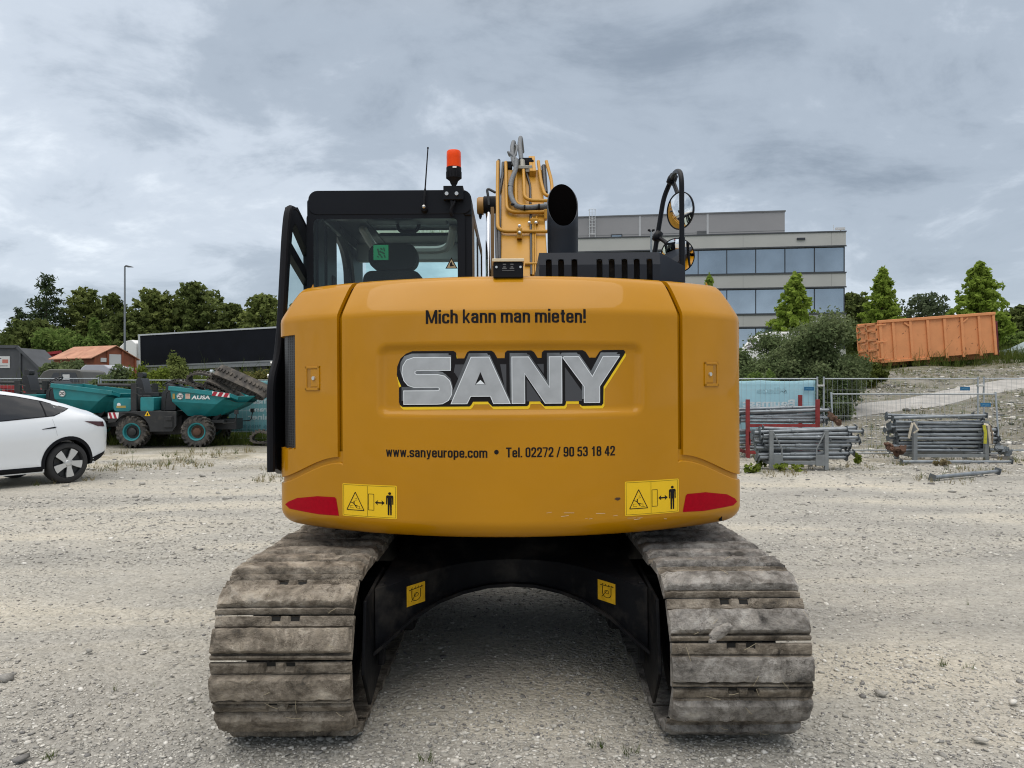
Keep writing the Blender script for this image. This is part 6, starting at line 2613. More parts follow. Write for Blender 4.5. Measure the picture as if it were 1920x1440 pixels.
def rubber_track(label, loop, width, M, lug=0.03, group='worn rubber tracks'):
    """closed band: loop points in local (x,z), width along local y"""
    pts = [Vector((a, 0, b)) for a, b in loop]
    n0 = len(pts)
    dense = []
    for i in range(n0):                                    # Catmull-Rom round the loop
        p0, p1, p2, p3 = pts[i - 1], pts[i], pts[(i + 1) % n0], pts[(i + 2) % n0]
        for k in range(8):
            t = k / 8
            dense.append(0.5 * ((2 * p1) + (p2 - p0) * t + (2 * p0 - 5 * p1 + 4 * p2 - p3) * t * t + (3 * p1 - p0 - 3 * p2 + p3) * t ** 3))
    n = len(dense)
    c = MB()
    th = 0.035
    rows = []
    for i in range(n):
        tg = (dense[(i + 1) % n] - dense[i - 1]).normalized()
        nr = Vector((tg.z, 0, -tg.x))
        rows.append((dense[i], tg, nr))
    vs = []
    for p, tg, nr in rows:
        for y, o_ in ((-width / 2, 0), (width / 2, 0), (width / 2, th), (-width / 2, th)):
            vs.append(M @ (p + nr * o_ + Vector((0, y, 0))))
    fs = []
    for i in range(n):
        j = (i + 1) % n
        for k in range(4):
            k2 = (k + 1) % 4
            fs.append((i * 4 + k, j * 4 + k, j * 4 + k2, i * 4 + k2))
    c.add(vs, fs)
    acc = 0
    for i in range(n):
        step = (dense[(i + 1) % n] - dense[i]).length
        acc += step
        if acc > 0.085:
            acc = 0
            p, tg, nr = rows[i]
            B = Matrix((tg, Vector((0, 1, 0)), nr)).transposed().to_4x4()
            B.translation = p + nr * th
            c.box(-0.034, 0.034, -width / 2, -width / 6 - 0.006, -0.005, lug * 0.75, M @ B)
            c.box(-0.034 + 0.03, 0.034 + 0.03, -width / 6 + 0.006, width / 6 - 0.006, -0.005, lug * 0.75, M @ B)
            c.box(-0.034, 0.034, width / 6 + 0.006, width / 2, -0.005, lug * 0.75, M @ B)
            B.translation = p
            c.box(-0.02, 0.02, -0.05, 0.05, -0.05, 0.0, M @ B)
    o = c.build('rubber_track', RT_M, None, smooth=0)
    bm = bmesh.new()
    bm.from_mesh(o.data)
    bmesh.ops.recalc_face_normals(bm, faces=bm.faces)
    bm.to_mesh(o.data)
    bm.free()
    return tag(o, label, 'rubber track', group)


def axes(px, py, d, ex, ey):
    """matrix with local x along ex and local y along ey"""
    ex = Vector(ex).normalized()
    ey = Vector(ey)
    ey = (ey - ex * ey.dot(ex)).normalized()
    ez = ex.cross(ey)
    M = Matrix((ex, ey, ez)).transposed().to_4x4()
    M.translation = P(px, py, d)
    return M


rubber_track('long flattened rubber track over the nose of the loaded dumper, tread facing out', [(-0.80, 0), (-0.70, 0.13), (-0.3, 0.15), (0.3, 0.15), (0.72, 0.12), (0.86, 0), (0.72, -0.12), (0.3, -0.14), (-0.3, -0.14), (-0.70, -0.13)], 0.42, axes(452, 717, 21.7, (0.93, -0.1, -0.40), (0.25, 0.72, 0.72)))
rubber_track('buckled rubber track on top of the heap in the dumper, its loop open to view', [(-0.42, 0), (-0.36, 0.15), (-0.05, 0.24), (0.35, 0.17), (0.52, -0.04), (0.40, -0.20), (0.0, -0.16), (-0.30, -0.14)], 0.40, axes(382, 714, 21.9, (1, 0.1, -0.12), (0.15, 1, 0.1)))
rubber_track('low rubber track slumped at the back of the dumper skip against the dashboard', [(-0.36, -0.02), (-0.30, 0.10), (0.0, 0.16), (0.35, 0.08), (0.62, -0.10), (0.50, -0.16), (0.1, -0.10), (-0.25, -0.10)], 0.45, axes(340, 724, 21.9, (1, 0.05, -0.05), (-0.1, 1, 0.05)))
rubber_track('folded rubber track under the long one, hanging towards the skip lip', [(-0.45, 0.08), (-0.30, 0.16), (0.1, 0.06), (0.55, -0.16), (0.66, -0.26), (0.52, -0.27), (0.1, -0.10), (-0.3, -0.02)], 0.45, axes(417, 726, 21.8, (1, 0.05, -0.25), (0.05, 1, 0.3)))
rubber_track('brown rubber track lying on the ground beside the cab door', [(-0.42, 0.0), (-0.36, 0.16), (-0.16, 0.25), (0.2, 0.16), (0.6, 0.04), (0.9, 0.0), (0.9, -0.08), (0.3, -0.09), (-0.25, -0.10)], 0.32, axes(500, 824, 21.6, (1, 0.1, 0), (0.1, 1, 0)))

# ================================================================== steel props on stillages
def make_prop(L=1.9):
    """telescopic steel prop lying along local +x, origin at its left end"""
    root = thing('steel_prop', None, None)
    c = MB()
    c.cyl((0, 0, 0), (L * 0.60, 0, 0), 0.0365, seg=14)
    c.build('outer_tube', STEEL, root, smooth=50)
    c = MB()
    c.cyl((L * 0.60, 0, 0), (L, 0, 0), 0.0315, seg=12)
    c.build('inner_tube', STEEL, root, smooth=50)
    for x in (0, L):
        c = MB()
        c.box(x - 0.004, x + 0.004, -0.062, 0.062, -0.062, 0.062)
        c.build('end_plate', STEELD, root, bevel=0.002)
    c = MB()
    c.cyl((L * 0.56, 0, 0), (L * 0.64, 0, 0), 0.0395, seg=12)
    c.cyl((L * 0.585, 0, 0), (L * 0.60, 0, 0), 0.045, seg=8)
    c.tube(fillet([(L * 0.62, -0.03, 0.0), (L * 0.63, -0.09, 0.03), (L * 0.70, -0.09, -0.02), (L * 0.69, -0.03, -0.03)], 0.03, 4), 0.006, 6)
    c.build('collar', STEEL, root, smooth=40)
    return root


PROTO = [make_prop()]
PROTO_USED = [False]


def put_prop(x, y, z, sx, flip, tilt, roll, label, group, yaw=0.0):
    o = PROTO[0] if not PROTO_USED[0] else copy_tree(PROTO[0])
    PROTO_USED[0] = True
    L = 1.9 * sx
    o.scale = (sx, 1, 1)
    if flip:
        o.rotation_euler = (roll, tilt, PI + yaw)
        o.location = (x + L * math.cos(yaw) * math.cos(tilt), y + L * math.sin(yaw), z + L * math.sin(tilt))
        o.rotation_euler = (roll, tilt, PI + yaw)
        o.location.z = z
    else:
        o.rotation_euler = (roll, tilt, yaw)
        o.location = (x, y, z)
    tag(o, label, 'steel prop', group)
    return o


def stillage(name, label, x0, x1, y0, y1, z0, zt, m, gus, post=0.07):
    root = thing(name, label, 'rack', ((x0 + x1) / 2, y0, z0))
    w = (x1 - x0) / 2
    dp = y1 - y0
    for x in (-w, w):
        for y in (0, dp):
            c = MB()
            c.box(x - post / 2, x + post / 2, y - post / 2, y + post / 2, 0, zt)
            c.build('post', m, root, bevel=0.005)
    c = MB()
    for y in (0, dp):
        c.box(-w + post / 2, w - post / 2, y - 0.03, y + 0.03, 0.10, 0.17)
    for x in (-w, w):
        c.box(x - 0.03, x + 0.03, post / 2, dp - post / 2, 0.10, 0.17)
    c.build('base_frame', m, root, bevel=0.004)
    if gus:
        for s in (-1, 1):
            c = MB()
            c.box(min(s * (w - 0.04), s * (w - 0.22)), max(s * (w - 0.04), s * (w - 0.22)), -0.038, -0.030, 0.08, 0.30)
            c.tube([(s * (w - 0.20), -0.034, 0.30), (s * (w - 0.20), -0.034, 0.42), (s * (w - 0.03), -0.034, zt - 0.04)], 0.015, 6)
            c.build('corner_brace', m, root, bevel=0.003)
    return root


ORD = ['lowest', 'second', 'third', 'fourth', 'fifth', 'sixth', 'seventh', 'eighth', 'ninth', 'tenth', 'topmost']
rs = random.Random(21)


def stack(where, group, xc, L, y0, ncol, z0, nlay, pitch, rag=0.12, lean=0.0, sp=0.10):
    for k in range(nlay):
        name = ORD[k] if k < nlay - 1 else 'topmost'
        for c in range(ncol):
            sx = L / 1.9 * rs.uniform(0.90, 1.07)
            tl = rs.gauss(0, 0.008) + lean + (rs.choice((-0.03, 0.025, 0.035)) if k >= nlay - 2 else 0)
            lab = ('front' if c == 0 else 'rear') + ' grey steel prop, %s layer of %s' % (name, where)
            put_prop(xc - L / 2 + rs.uniform(-rag, rag), y0 + 0.04 + c * sp + rs.uniform(-0.02, 0.02), z0 + k * pitch + rs.uniform(-0.012, 0.012), sx, rs.random() < 0.5, tl, rs.uniform(-0.6, 0.6), lab, group, rs.gauss(0, 0.012))


# grey stillage in front
d1 = 15.2
stillage('stillage_rack', 'grey steel stillage with gusset plates holding props, standing next to the excavator', GX(1446, d1), GX(1549, d1), d1 - D, d1 - D + 0.8, -0.01, 0.78, mat('stillage_grey', (0.20, 0.215, 0.22), 0.6, 0.2, 0.15, 6), True, 0.075)
stack('the front grey stillage', 'props on the front grey stillage', GX(1514, d1), 1.85, d1 - D + 0.07, 3, 0.215, 8, 0.083)
# red stillage behind it
d2 = 17.7
redr = thing('stillage_rack', 'dark red rack with tall posts and a crossbar, behind the front stillage', 'rack', (GX(1468, d2), d2 - D, -0.01))
xa, xb = GX(1402, d2) - GX(1468, d2), GX(1533, d2) - GX(1468, d2)
for (x, y, za, zb_) in ((xa, 0, 0, P(0, 748, d2).z), (xb, 0, 0.0, P(0, 748, d2).z), (xa - 0.02, 0.75, 0, 1.45), (xb - 0.12, 0.75, 0, 1.45)):
    c = MB()
    c.box(x - 0.042, x + 0.042, y - 0.035, y + 0.035, za, zb_)
    c.build('post', REDRACK, redr, bevel=0.004)
c = MB()
zr = P(0, 797, d2).z
c.box(xa + 0.04, xb - 0.04, -0.03, 0.03, zr - 0.035, zr + 0.035)
c.box(xa + 0.04, xb - 0.04, -0.03, 0.03, 0.10, 0.17)
c.box(xa - 0.03, xa + 0.03, 0.035, 0.70, 0.1, 0.17)
c.box(xa + 0.02, xa + 0.06, -0.035, 0.0, 0.30, 0.62)
c.build('crossbar', REDRACK, redr, bevel=0.004)
stack('the red rack', 'props on the red rack', GX(1470, d2), 2.1, d2 - D + 0.08, 3, P(0, 790, d2).z + 0.0, 4, 0.085, 0.10)
stack('the pile at the foot of the red rack', 'props at the foot of the red rack', GX(1440, d2), 2.0, d2 - D + 0.10, 2, 0.22, 5, 0.10, 0.12)
# right-hand stillage
d3 = 16.8
stillage('stillage_rack', 'grey steel stillage of props with cloth straps, near the right fence post', GX(1715, d3), GX(1849, d3), d3 - D, d3 - D + 0.8, -0.01, 0.90, mat('stillage_grey', (0.2, 0.2, 0.2)), False, 0.085)
stack('the strapped right-hand stillage', 'props on the strapped stillage', GX(1775, d3), 2.15, d3 - D + 0.09, 3, 0.24, 9, 0.088, 0.14, 0.006)
STRAP = mat('strap_cloth', (0.50, 0.45, 0.36), 0.9, 0, 0.2, 20)
STRAPY = mat('strap_yellow', (0.42, 0.40, 0.03), 0.8, 0, 0.2, 20)
for lab, pts, w, m_ in (('beige cloth strap knotted round the left post of the strapped stillage', [(1711, 793, -.10), (1708, 803, -.12), (1704, 822, -.11)], 0.05, STRAP),
                        ('short beige strap end hanging right of the left stillage post', [(1713, 792, -.10), (1722, 806, -.13), (1713, 812, -.12)], 0.03, STRAP),
                        ('yellow webbing strap running down the right post of the strapped stillage', [(1845, 797, -.10), (1848, 812, -.10), (1847, 832, -.10)], 0.065, STRAPY),
                        ('beige webbing strap looped beside the yellow one on the right stillage post', [(1845, 795, -.08), (1853, 797, -.09), (1857, 832, -.08)], 0.05, STRAP),
                        ('brown strap hanging at the right end of the strapped stillage', [(1856, 797, -.02), (1861, 815, -.03), (1860, 832, -.02)], 0.035, mat('strap_brown', (0.22, 0.17, 0.12), 0.9))):
    c = MB()
    q = [P(a, b, d3 + e) for a, b, e in pts]
    for u, v in zip(q, q[1:]):
        c.bar(u, v, 0.012, w, up=(1, 0, 0.01))
    tag(c.build('strap', m_, None, smooth=0), lab, 'strap', 'straps on the right stillage')
# rusty scaffold couplers at the ends of the stacks
def coupler(x, y, z, lab, grp, seed, m_):
    r_ = random.Random(seed)
    c = MB()
    for _ in range(4):
        M = Matrix.Translation((x + r_.uniform(-.06, .06), y + r_.uniform(-.04, .04), z + r_.uniform(-.04, .05))) @ Matrix.Rotation(r_.uniform(0, 3), 4, 'X') @ Matrix.Rotation(r_.uniform(0, 3), 4, 'Z')
        c.lathe([(0.045, -0.03), (0.055, -0.03), (0.055, 0.03), (0.045, 0.03)], M, 12)
        c.box(0.03, 0.09, -0.02, 0.02, -0.025, 0.025, M)
    tag(c.build('coupler', m_, None, smooth=30), lab, 'coupler', grp)


for i, (px, py, dd) in enumerate(((1668, 838, 16.6), (1678, 845, 16.5), (1690, 842, 16.5), (1684, 851, 16.6))):
    q = P(px, py, dd)
    coupler(q.x, q.y, q.z, 'rusty brown scaffold coupler in the heap at the left end of the strapped stillage', 'rusty couplers by the strapped stillage', i, RUST)
for i, (px, py, dd) in enumerate(((1562, 780, 17.4), (1570, 792, 17.4))):
    q = P(px, py, dd)
    coupler(q.x, q.y, q.z, 'rusty coupler on the prop ends at the right of the red rack, %s one' % ('upper' if i == 0 else 'lower'), 'rusty couplers by the red rack', i + 9, RUST)
for i, (px, py, dd) in enumerate(((1870, 838, 16.6), (1880, 845, 16.6), (1890, 850, 16.6))):
    q = P(px, py, dd)
    coupler(q.x, q.y, q.z, 'grey coupler in the tangle at the right end of the strapped stillage', 'grey couplers by the strapped stillage', i + 19, STEELD)
# two props lying on the ground
o = put_prop(GX(1690, 16.2), 16.2 - D, 0.05, 1.22, False, 0, 0.2, 'steel prop lying on the gravel along the foot of the strapped stillage', None, 0.0)
q0 = P(1748, 903, 13.3)
o = put_prop(q0.x, q0.y, 0.055, 1.08, False, 0, 0.3, 'lone steel prop lying askew on open gravel at the right, end plate towards the camera', None, math.atan2(0.95, 1.65))


# ================================================================== site fence
FG = 'galvanised mesh fence panels'
GALV = mat('fence_tube', (0.36, 0.39, 0.41), 0.4, 0.5, 0.1, 4)


def fence_panel(label, xa, xb, da, db, z0, h, plate=None, lean=0.0, banner=None, mesh=True, vstep=0.115, hrows=None):
    root = thing('site_fence', label, 'fence', (xa, da - D, z0), math.atan2(db - da, xb - xa), FG, rot=(lean, 0, math.atan2(db - da, xb - xa)))
    L = math.hypot(xb - xa, db - da)
    for x in (0.02, L - 0.02):
        c = MB()
        c.cyl((x, 0, -0.02), (x, 0, h + 0.02), 0.021, seg=10)
        c.build('post', GALV, root, smooth=60)
    for z in (0.10, h - 0.03):
        c = MB()
        c.cyl((0.04, 0, z), (L - 0.04, 0, z), 0.0165, seg=10)
        c.build('rail', GALV, root, smooth=60)
    c = MB()
    n = int(L / vstep)
    for i in range(1, n):
        x = L * i / n
        c.tube([(x, 0.006, 0.10), (x, 0.006, h - 0.03)], 0.0022, 4, caps=False)
    for z in (hrows or (0.3, 0.62, 0.94, 1.26, 1.56)):
        if z < h - 0.1:
            c.tube([(0.03, 0.010, z), (L - 0.03, 0.010, z)], 0.0022, 4, caps=False)
    c.build('wire_mesh', GALV, root, smooth=0)
    if plate:
        px, pz = plate
        c = MB()
        c.box(px, px + 0.24, -0.028, -0.022, pz - 0.045, pz + 0.045)
        pl = c.build('name_plate', mat('plate_blue', (0.005, 0.11, 0.24), 0.45), root, bevel=0.002)
        decal('plate_print', [line(px + 0.03, pz - 0.01, px + 0.10, pz + 0.012, 0.012), line(px + 0.10, pz - 0.005, px + 0.20, pz - 0.005, 0.016)], mat('plate_pale', (0.10, 0.25, 0.36), 0.5), lambda x, z, off: Vector((x, -0.028 - off, z)), pl, 0.002, 0)
    for x in (0.02, L - 0.02):
        c = MB()
        c.box(x - 0.12, x + 0.12, -0.33, 0.33, -0.09, 0.035)
        c.build('foot_block', mat('block_grey', (0.16, 0.155, 0.15), 0.9, 0, 0.2, 8), root, bevel=0.02)
    return root


zf = terrain(8, 18.6)
H1 = 1.86
fence_panel('mesh fence panel with pale blue banner behind it, right beside the excavator', GX(1238, 18.6), GX(1534, 18.6), 18.6, 18.6, 0.0, H1, plate=(GX(1507, 18.6) - GX(1238, 18.6), 1.59))
fence_panel('open mesh fence panel with small blue plate, left of the double post', GX(1543, 18.6), GX(1835, 18.6), 18.6, 18.6, 0.0, H1, plate=(GX(1799, 18.6) - GX(1543, 18.6), 1.59))
fence_panel('mesh fence panel running out of the photo at the right edge', GX(1843, 18.6), GX(2140, 18.6), 18.6, 18.6, 0.0, H1)
d_s = 17.75
fence_panel('lower fence panel leaning back against the fence behind the stillages', GX(1562, d_s), GX(1876, d_s), d_s, d_s, 0.0, 1.50, plate=(GX(1843, d_s) - GX(1562, d_s), 1.22), lean=-0.10, vstep=0.10)
CL = mat('clamp_zinc', (0.55, 0.55, 0.52), 0.4, 0.6)
for i, (px, py, dd, lab) in enumerate(((1538.5, 723, 18.57, 'zinc fence clamp joining the posts beside the pale blue banner'), (1839, 723, 18.57, 'zinc fence clamp joining the double post above the strapped stillage'))):
    q = P(px, py, dd)
    c = MB()
    c.box(q.x - 0.085, q.x + 0.085, q.y - 0.035, q.y + 0.045, q.z - 0.022, q.z + 0.022)
    c.cyl((q.x, q.y - 0.05, q.z), (q.x, q.y - 0.03, q.z), 0.016, seg=6)
    tag(c.build('fence_clamp', CL, None, bevel=0.004), lab, 'clamp', 'fence clamps')


def banner(label, xa, xb, d, z0, z1, m_, words, dx=0.0):
    root = thing('banner', label, 'banner', (xa, d - D, z0))
    L = xb - xa
    c = MB()
    nx, nz = 40, 14
    for j in range(nz + 1):
        for i in range(nx + 1):
            x, z = L * i / nx, (z1 - z0) * j / nz
            c.v.append((x, 0.03 + 0.018 * mnoise.noise(Vector((x * 1.6, z * 1.3, d))), z - 0.02 * abs(math.sin(x * 2.6)) * (j == nz)))
    for j in range(nz):
        for i in range(nx):
            a = j * (nx + 1) + i
            c.f.append((a, a + 1, a + nx + 2, a + nx + 1))
            c.mi.append(0)
    c.build('cloth', m_, root, smooth=180, solid=0.002)
    for s, x0, x1, za, zb, col in words:
        b = text_bm(s, x0 - xa, x1 - xa, za - z0, zb - z0, 0.03, 0, True)
        decal('lettering', b, col, lambda x, z, off: Vector((x, 0.03 + 0.018 * mnoise.noise(Vector((x * 1.6, z * 1.3, d))) - off, z)), root, 0.006, 0.1)
    return root


PB = mat('banner_pale', (0.36, 0.60, 0.68), 0.6, 0, 0.04, 3)
PW = mat('banner_white', (0.66, 0.74, 0.76), 0.6)
PF = mat('banner_faint', (0.31, 0.52, 0.59), 0.6)
TB = mat('banner_teal', (0.13, 0.33, 0.36), 0.6, 0, 0.08, 2)
TW = mat('banner_letter', (0.45, 0.58, 0.60), 0.6)
TD = mat('banner_digit', (0.075, 0.22, 0.25), 0.6)
db_ = 18.63


def bx(px, d=db_):
    return GX(px, d)


def bz(py, d=db_):
    return P(0, py, d).z


banner('pale blue banner with reversed white lettering on the fence by the racks', bx(1240), bx(1530), db_, 0.25, bz(713), PB,
       [('Baumasc', bx(1393), bx(1491), bz(763), bz(749), PW), ('Minib', bx(1400), bx(1487), bz(783), bz(770), PW), ('Miete', bx(1420), bx(1475), bz(738), bz(726), PF)])
c_ = circle(bx(1506) - bx(1240), bz(757) - 0.25, 0.028, 12)
# left-hand fence
dl = 23.0
HL = 1.87
for lab, pa, pb in (('mesh fence panel at the left edge behind the seat of the half hidden dumper', -35, 186), ('mesh fence panel behind the loaded dumper, weeds showing through', 188, 408), ('mesh fence panel carrying the teal banner, next to the cab door', 410, 640)):
    fence_panel(lab, GX(pa, dl), GX(pb, dl), dl + (0.35 if pa < 0 else 0), dl, 0.0, HL + (0.05 if pa < 0 else 0))
dt = 23.04
banner('teal banner with reversed lettering between the dumper and the cab door', GX(428, dt), GX(636, dt), dt, 0.28, P(0, 713, dt).z, TB,
       [('aumasch', GX(456, dt), GX(521, dt), P(0, 757, dt).z, P(0, 745, dt).z, TW), ('krane', GX(466, dt), GX(511, dt), P(0, 772, dt).z, P(0, 763, dt).z, TW), ('tainer', GX(464, dt), GX(511, dt), P(0, 787, dt).z, P(0, 777, dt).z, TW), ('(0)7946 9868 29', GX(434, dt), GX(545, dt), P(0, 805, dt).z, P(0, 796, dt).z, TD)])

# ================================================================== orange roll-off container
q = P(1652, 681, 41)
cont = thing('roll_off_container', 'long weathered orange steel container sitting tilted on the gravel bank', 'container', (q.x, q.y, q.z), rot=(0, math.radians(-4.2), 0))
L, W, Hc = 6.20, 2.4, 2.28
c = MB()
c.box(0, L, 0, 0.05, 0.12, Hc - 0.14)
c.box(0, L, W - 0.05, W, 0.12, Hc - 0.14)
c.box(L - 0.05, L, 0.05, W - 0.05, 0.12, Hc - 0.14)
c.build('side_wall', ORANGE, cont, smooth=0)
c = MB()
c.box(0, L, 0.05, W - 0.05, 0.12, 0.2)
c.build('floor_plate', RUST, cont, smooth=0)
for i, x in enumerate((0.0, 0.68, 1.60, 2.52, 3.42, 4.34, 5.26, L - 0.16)):
    for y0, y1 in ((-0.09, 0.0), (W, W + 0.09)):
        c = MB()
        lo_ = 0.0 if i > 3 else 0.12
        c.prism([(x, lo_), (x + 0.15, lo_), (x + 0.15, Hc - 0.15), (x, Hc - 0.15)], y0, y1)
        c.build('rib', ORANGE, cont, smooth=0, bevel=0.02)
c = MB()
for y0, y1 in ((-0.12, 0.08), (W - 0.08, W + 0.12)):
    c.box(-0.02, L + 0.02, y0, y1, Hc - 0.15, Hc)
c.box(L - 0.1, L + 0.04, 0.08, W - 0.08, Hc - 0.15, Hc)
c.build('top_rail', ORANGE, cont, smooth=0, bevel=0.02)
c = MB()
for y0, y1 in ((-0.07, 0.06), (W - 0.06, W + 0.07)):
    c.box(0, 2.6, y0, y1, 0.0, 0.14)
for y in (0.75, 1.55):
    c.box(0.1, L - 0.05, y, y + 0.12, -0.18, 0.12)
c.build('bottom_rail', ORANGE, cont, smooth=0, bevel=0.015)
for k, (y0, y1) in enumerate(((0.02, W / 2 - 0.02), (W / 2 + 0.02, W - 0.02))):
    c = MB()
    c.box(-0.06, 0.0, y0, y1, 0.06, Hc - 0.1)
    for z in (0.08, 0.66, 1.22, 1.74, Hc - 0.22):
        c.box(-0.13, -0.06, y0, y1, z, z + 0.12)
    for y in (y0, y1 - 0.12):
        c.box(-0.13, -0.061, y, y + 0.12, 0.06, Hc - 0.1)
    dr = c.build('end_door', ORANGE, cont, smooth=0, bevel=0.01)
    c = MB()
    for z in (0.35, 1.05, 1.65):
        c.box(-0.19, -0.13, y0 + 0.05, y0 + 0.45, z, z + 0.07)
    c.build('hinge', ORANGE, dr, smooth=0, bevel=0.01)
c = MB()
for z in (0.2, 1.1, 2.0):
    c.box(-0.16, 0.35, -0.13, -0.095, z, z + 0.07)
c.build('door_latch', ORANGE, cont, smooth=0, bevel=0.01)
c = MB()
c.bar((1.35, -0.05, Hc - 0.22), (1.62, -0.05, Hc - 0.42), 0.07, 0.08)
c.bar((4.75, -0.05, Hc - 0.22), (4.48, -0.05, Hc - 0.42), 0.07, 0.08)
c.build('lashing_hook', ORANGE, cont, smooth=0)
RM = mat('rust_mark', (0.10, 0.035, 0.02), 0.9)
sc = []
for _ in range(46):
    x, z = rs.uniform(0.8, 6.0), rs.uniform(0.3, 1.9)
    if rs.random() < 0.35:
        z = rs.uniform(0.16, 0.4)
    a, l = rs.gauss(1.2, 0.6), rs.uniform(0.03, 0.14)
    sc.append(line(x, z, x + l * math.cos(a), z + l * math.sin(a), rs.uniform(0.008, 0.03)))
decal('rust_scratch', sc, RM, lambda x, z, off: Vector((x, -off, z)), cont, 0.003, 0)
q = P(1770, 672, 43.9)
red = thing('roll_off_container', 'dark red container almost hidden behind the right end of the orange one', 'container', (q.x, q.y, q.z), rot=(0, math.radians(-3), 0))
c = MB()
xr_ = GX(1874, 43.9) - q.x
c.box(0, xr_, 0, 2.3, 0, 1.98)
c.build('body', mat('dark_red', (0.12, 0.006, 0.014), 0.5, 0, 0.2, 3), red, bevel=0.02)
c = MB()
for i in range(5):
    c.box(xr_ - 0.2 - i * 0.7, xr_ - 0.08 - i * 0.7, -0.08, 0, 0.1, 1.9)
c.build('rib', mat('dark_red', (0.1, 0.0, 0.0)), red, bevel=0.02)

# ================================================================== office building
pr, pl_ = Vector((GX(1586, 68), 68 - D)), Vector((GX(1095, 71.1), 71.1 - D))
dv = (pl_ - pr).normalized()
bang = math.atan2(dv.y, dv.x)           # local +x runs left along the facade
BLD = thing('office_building', 'modern three storey office block with grey bands and long rows of windows', 'building', (pr.x, pr.y, 0), bang)
# local frame: x along facade (leftwards), y towards the camera is negative of local y? -> facade plane at y=0, body at y<0
LB = 25.4


def lz(py):
    return P(0, py, 68).z


zt, w1t, w1b, w2t, w2b, w3t, w3b = lz(434), lz(461), lz(511), lz(538), lz(588), lz(612), lz(655)
c = MB()
for a, b in ((w1t, zt), (w2t, w1b), (w3t, w2b), (1.0, w3b)):
    c.box(0, LB, -20, 0, a, b)
c.box(0.25, LB - 0.2, -19.8, -0.45, 1.0, zt - 0.2)
c.build('wall', CONC, BLD, smooth=0)
c = MB()
for a, b in ((w1t, zt), (w2t, w1b), (w3t, w2b)):
    for i in range(4):
        x = 1.2 + i * 7.6
        c.box(x, x + 0.025, -0.004, 0.004, a + 0.05, b - 0.05)
c.build('panel_joint', mat('joint_grey', (0.24, 0.24, 0.235), 0.8), BLD, smooth=0)
c = MB()
for z in (zt, w1b, w2b, w1t, w2t, w3t):
    c.box(-0.05, LB, -0.02, 0.06, z - 0.05, z + 0.07)
c.build('sill_trim', mat('trim_dark', (0.045, 0.05, 0.055), 0.5), BLD, smooth=0)
FRD = mat('window_frame', (0.02, 0.023, 0.027), 0.4)
NW = 10
for (a, b) in ((w1b, w1t), (w2b, w2t), (w3b, w3t)):
    for i in range(NW):
        x0 = 0.06 + i * 2.53
        x1 = x0 + 2.53
        c = MB()
        c.box(x0, x0 + 0.07, -0.30, -0.10, a + 0.07, b - 0.05)
        c.box(x1 - 0.07 + 0.07, x1 + 0.0, -0.30, -0.10, a + 0.07, b - 0.05) if False else None
        c.box(x0 + 0.07, x1, -0.30, -0.10, a + 0.07, a + 0.13)
        c.box(x0 + 0.07, x1, -0.30, -0.10, b - 0.11, b - 0.05)
        w = c.build('window', FRD, BLD, smooth=0)
        c = MB()
        c.box(x0 + 0.07, x1, -0.22, -0.18, a + 0.13, b - 0.11)
        c.build('pane', GLASSB, w, smooth=0)
# set-back upper floor
d_u = 74.0
xu0 = (pr.x - GX(1455, d_u)) / abs(dv.x)
zu = P(0, 399, d_u).z
c = MB()
c.box(xu0, LB - 0.3, -19.0, -5.0, zt - 0.1, zu)
up_ = c.build('upper_storey', CLAD, BLD, smooth=0)
c = MB()
c.box(xu0 - 0.08, LB - 0.25, -19.05, -4.92, zu, zu + 0.12)
c.box(xu0, LB - 0.3, -4.995, -4.985, zt + 1.05 + 0.15, zt + 1.08 + 0.15)
c.build('roof_trim', mat('trim_grey', (0.10, 0.105, 0.11), 0.5), up_, smooth=0)
c = MB()
for px in (1193, 1318):
    x = (pr.x - GX(px, d_u)) / abs(dv.x)
    c.box(x, x + 0.2, -5.0, -4.97, zt, zu)
c.build('downpipe', mat('pipe_pale', (0.34, 0.35, 0.36), 0.5), up_, smooth=0)
x = (pr.x - GX(1158, d_u)) / abs(dv.x)
c = MB()
c.box(x, x + 1.1, -5.02, -4.95, P(0, 446, d_u).z, P(0, 433, d_u).z)
w = c.build('window', FRD, up_, smooth=0)
c = MB()
c.box(x + 0.08, x + 1.02, -4.95, -4.93, P(0, 445, d_u).z, P(0, 435, d_u).z)
c.build('pane', GLASSB, w, smooth=0)
x = (pr.x - GX(1314, d_u)) / abs(dv.x)
c = MB()
for i in range(5):
    c.box(x, x + 0.9, -5.0, -4.94, P(0, 434, d_u).z + i * 0.1 - 0.3, P(0, 434, d_u).z + i * 0.1 - 0.24)
c.build('louvre', mat('trim_grey', (0.1, 0.1, 0.1)), up_, smooth=0)
c = MB()
x = (pr.x - GX(1513, 68)) / abs(dv.x)
c.box(x, x + 0.7, 0.0, 0.12, lz(448), lz(444))
c.build('wall_lamp', FRD, BLD, smooth=0)
c = MB()
x = (pr.x - GX(1586, 68)) / abs(dv.x)
c.cyl((x + 0.3, -0.5, zt), (x + 0.3, -0.5, zt + 0.35), 0.05, seg=8)
c.cyl((x + 0.9, -0.5, zt), (x + 0.9, -0.5, zt + 0.7), 0.02, seg=6)
c.box(x - 0.05, x + 0.75, -0.62, -0.38, zt + 0.25, zt + 0.45)
c.build('roof_camera', mat('trim_pale', (0.5, 0.5, 0.5), 0.5), BLD, smooth=0)
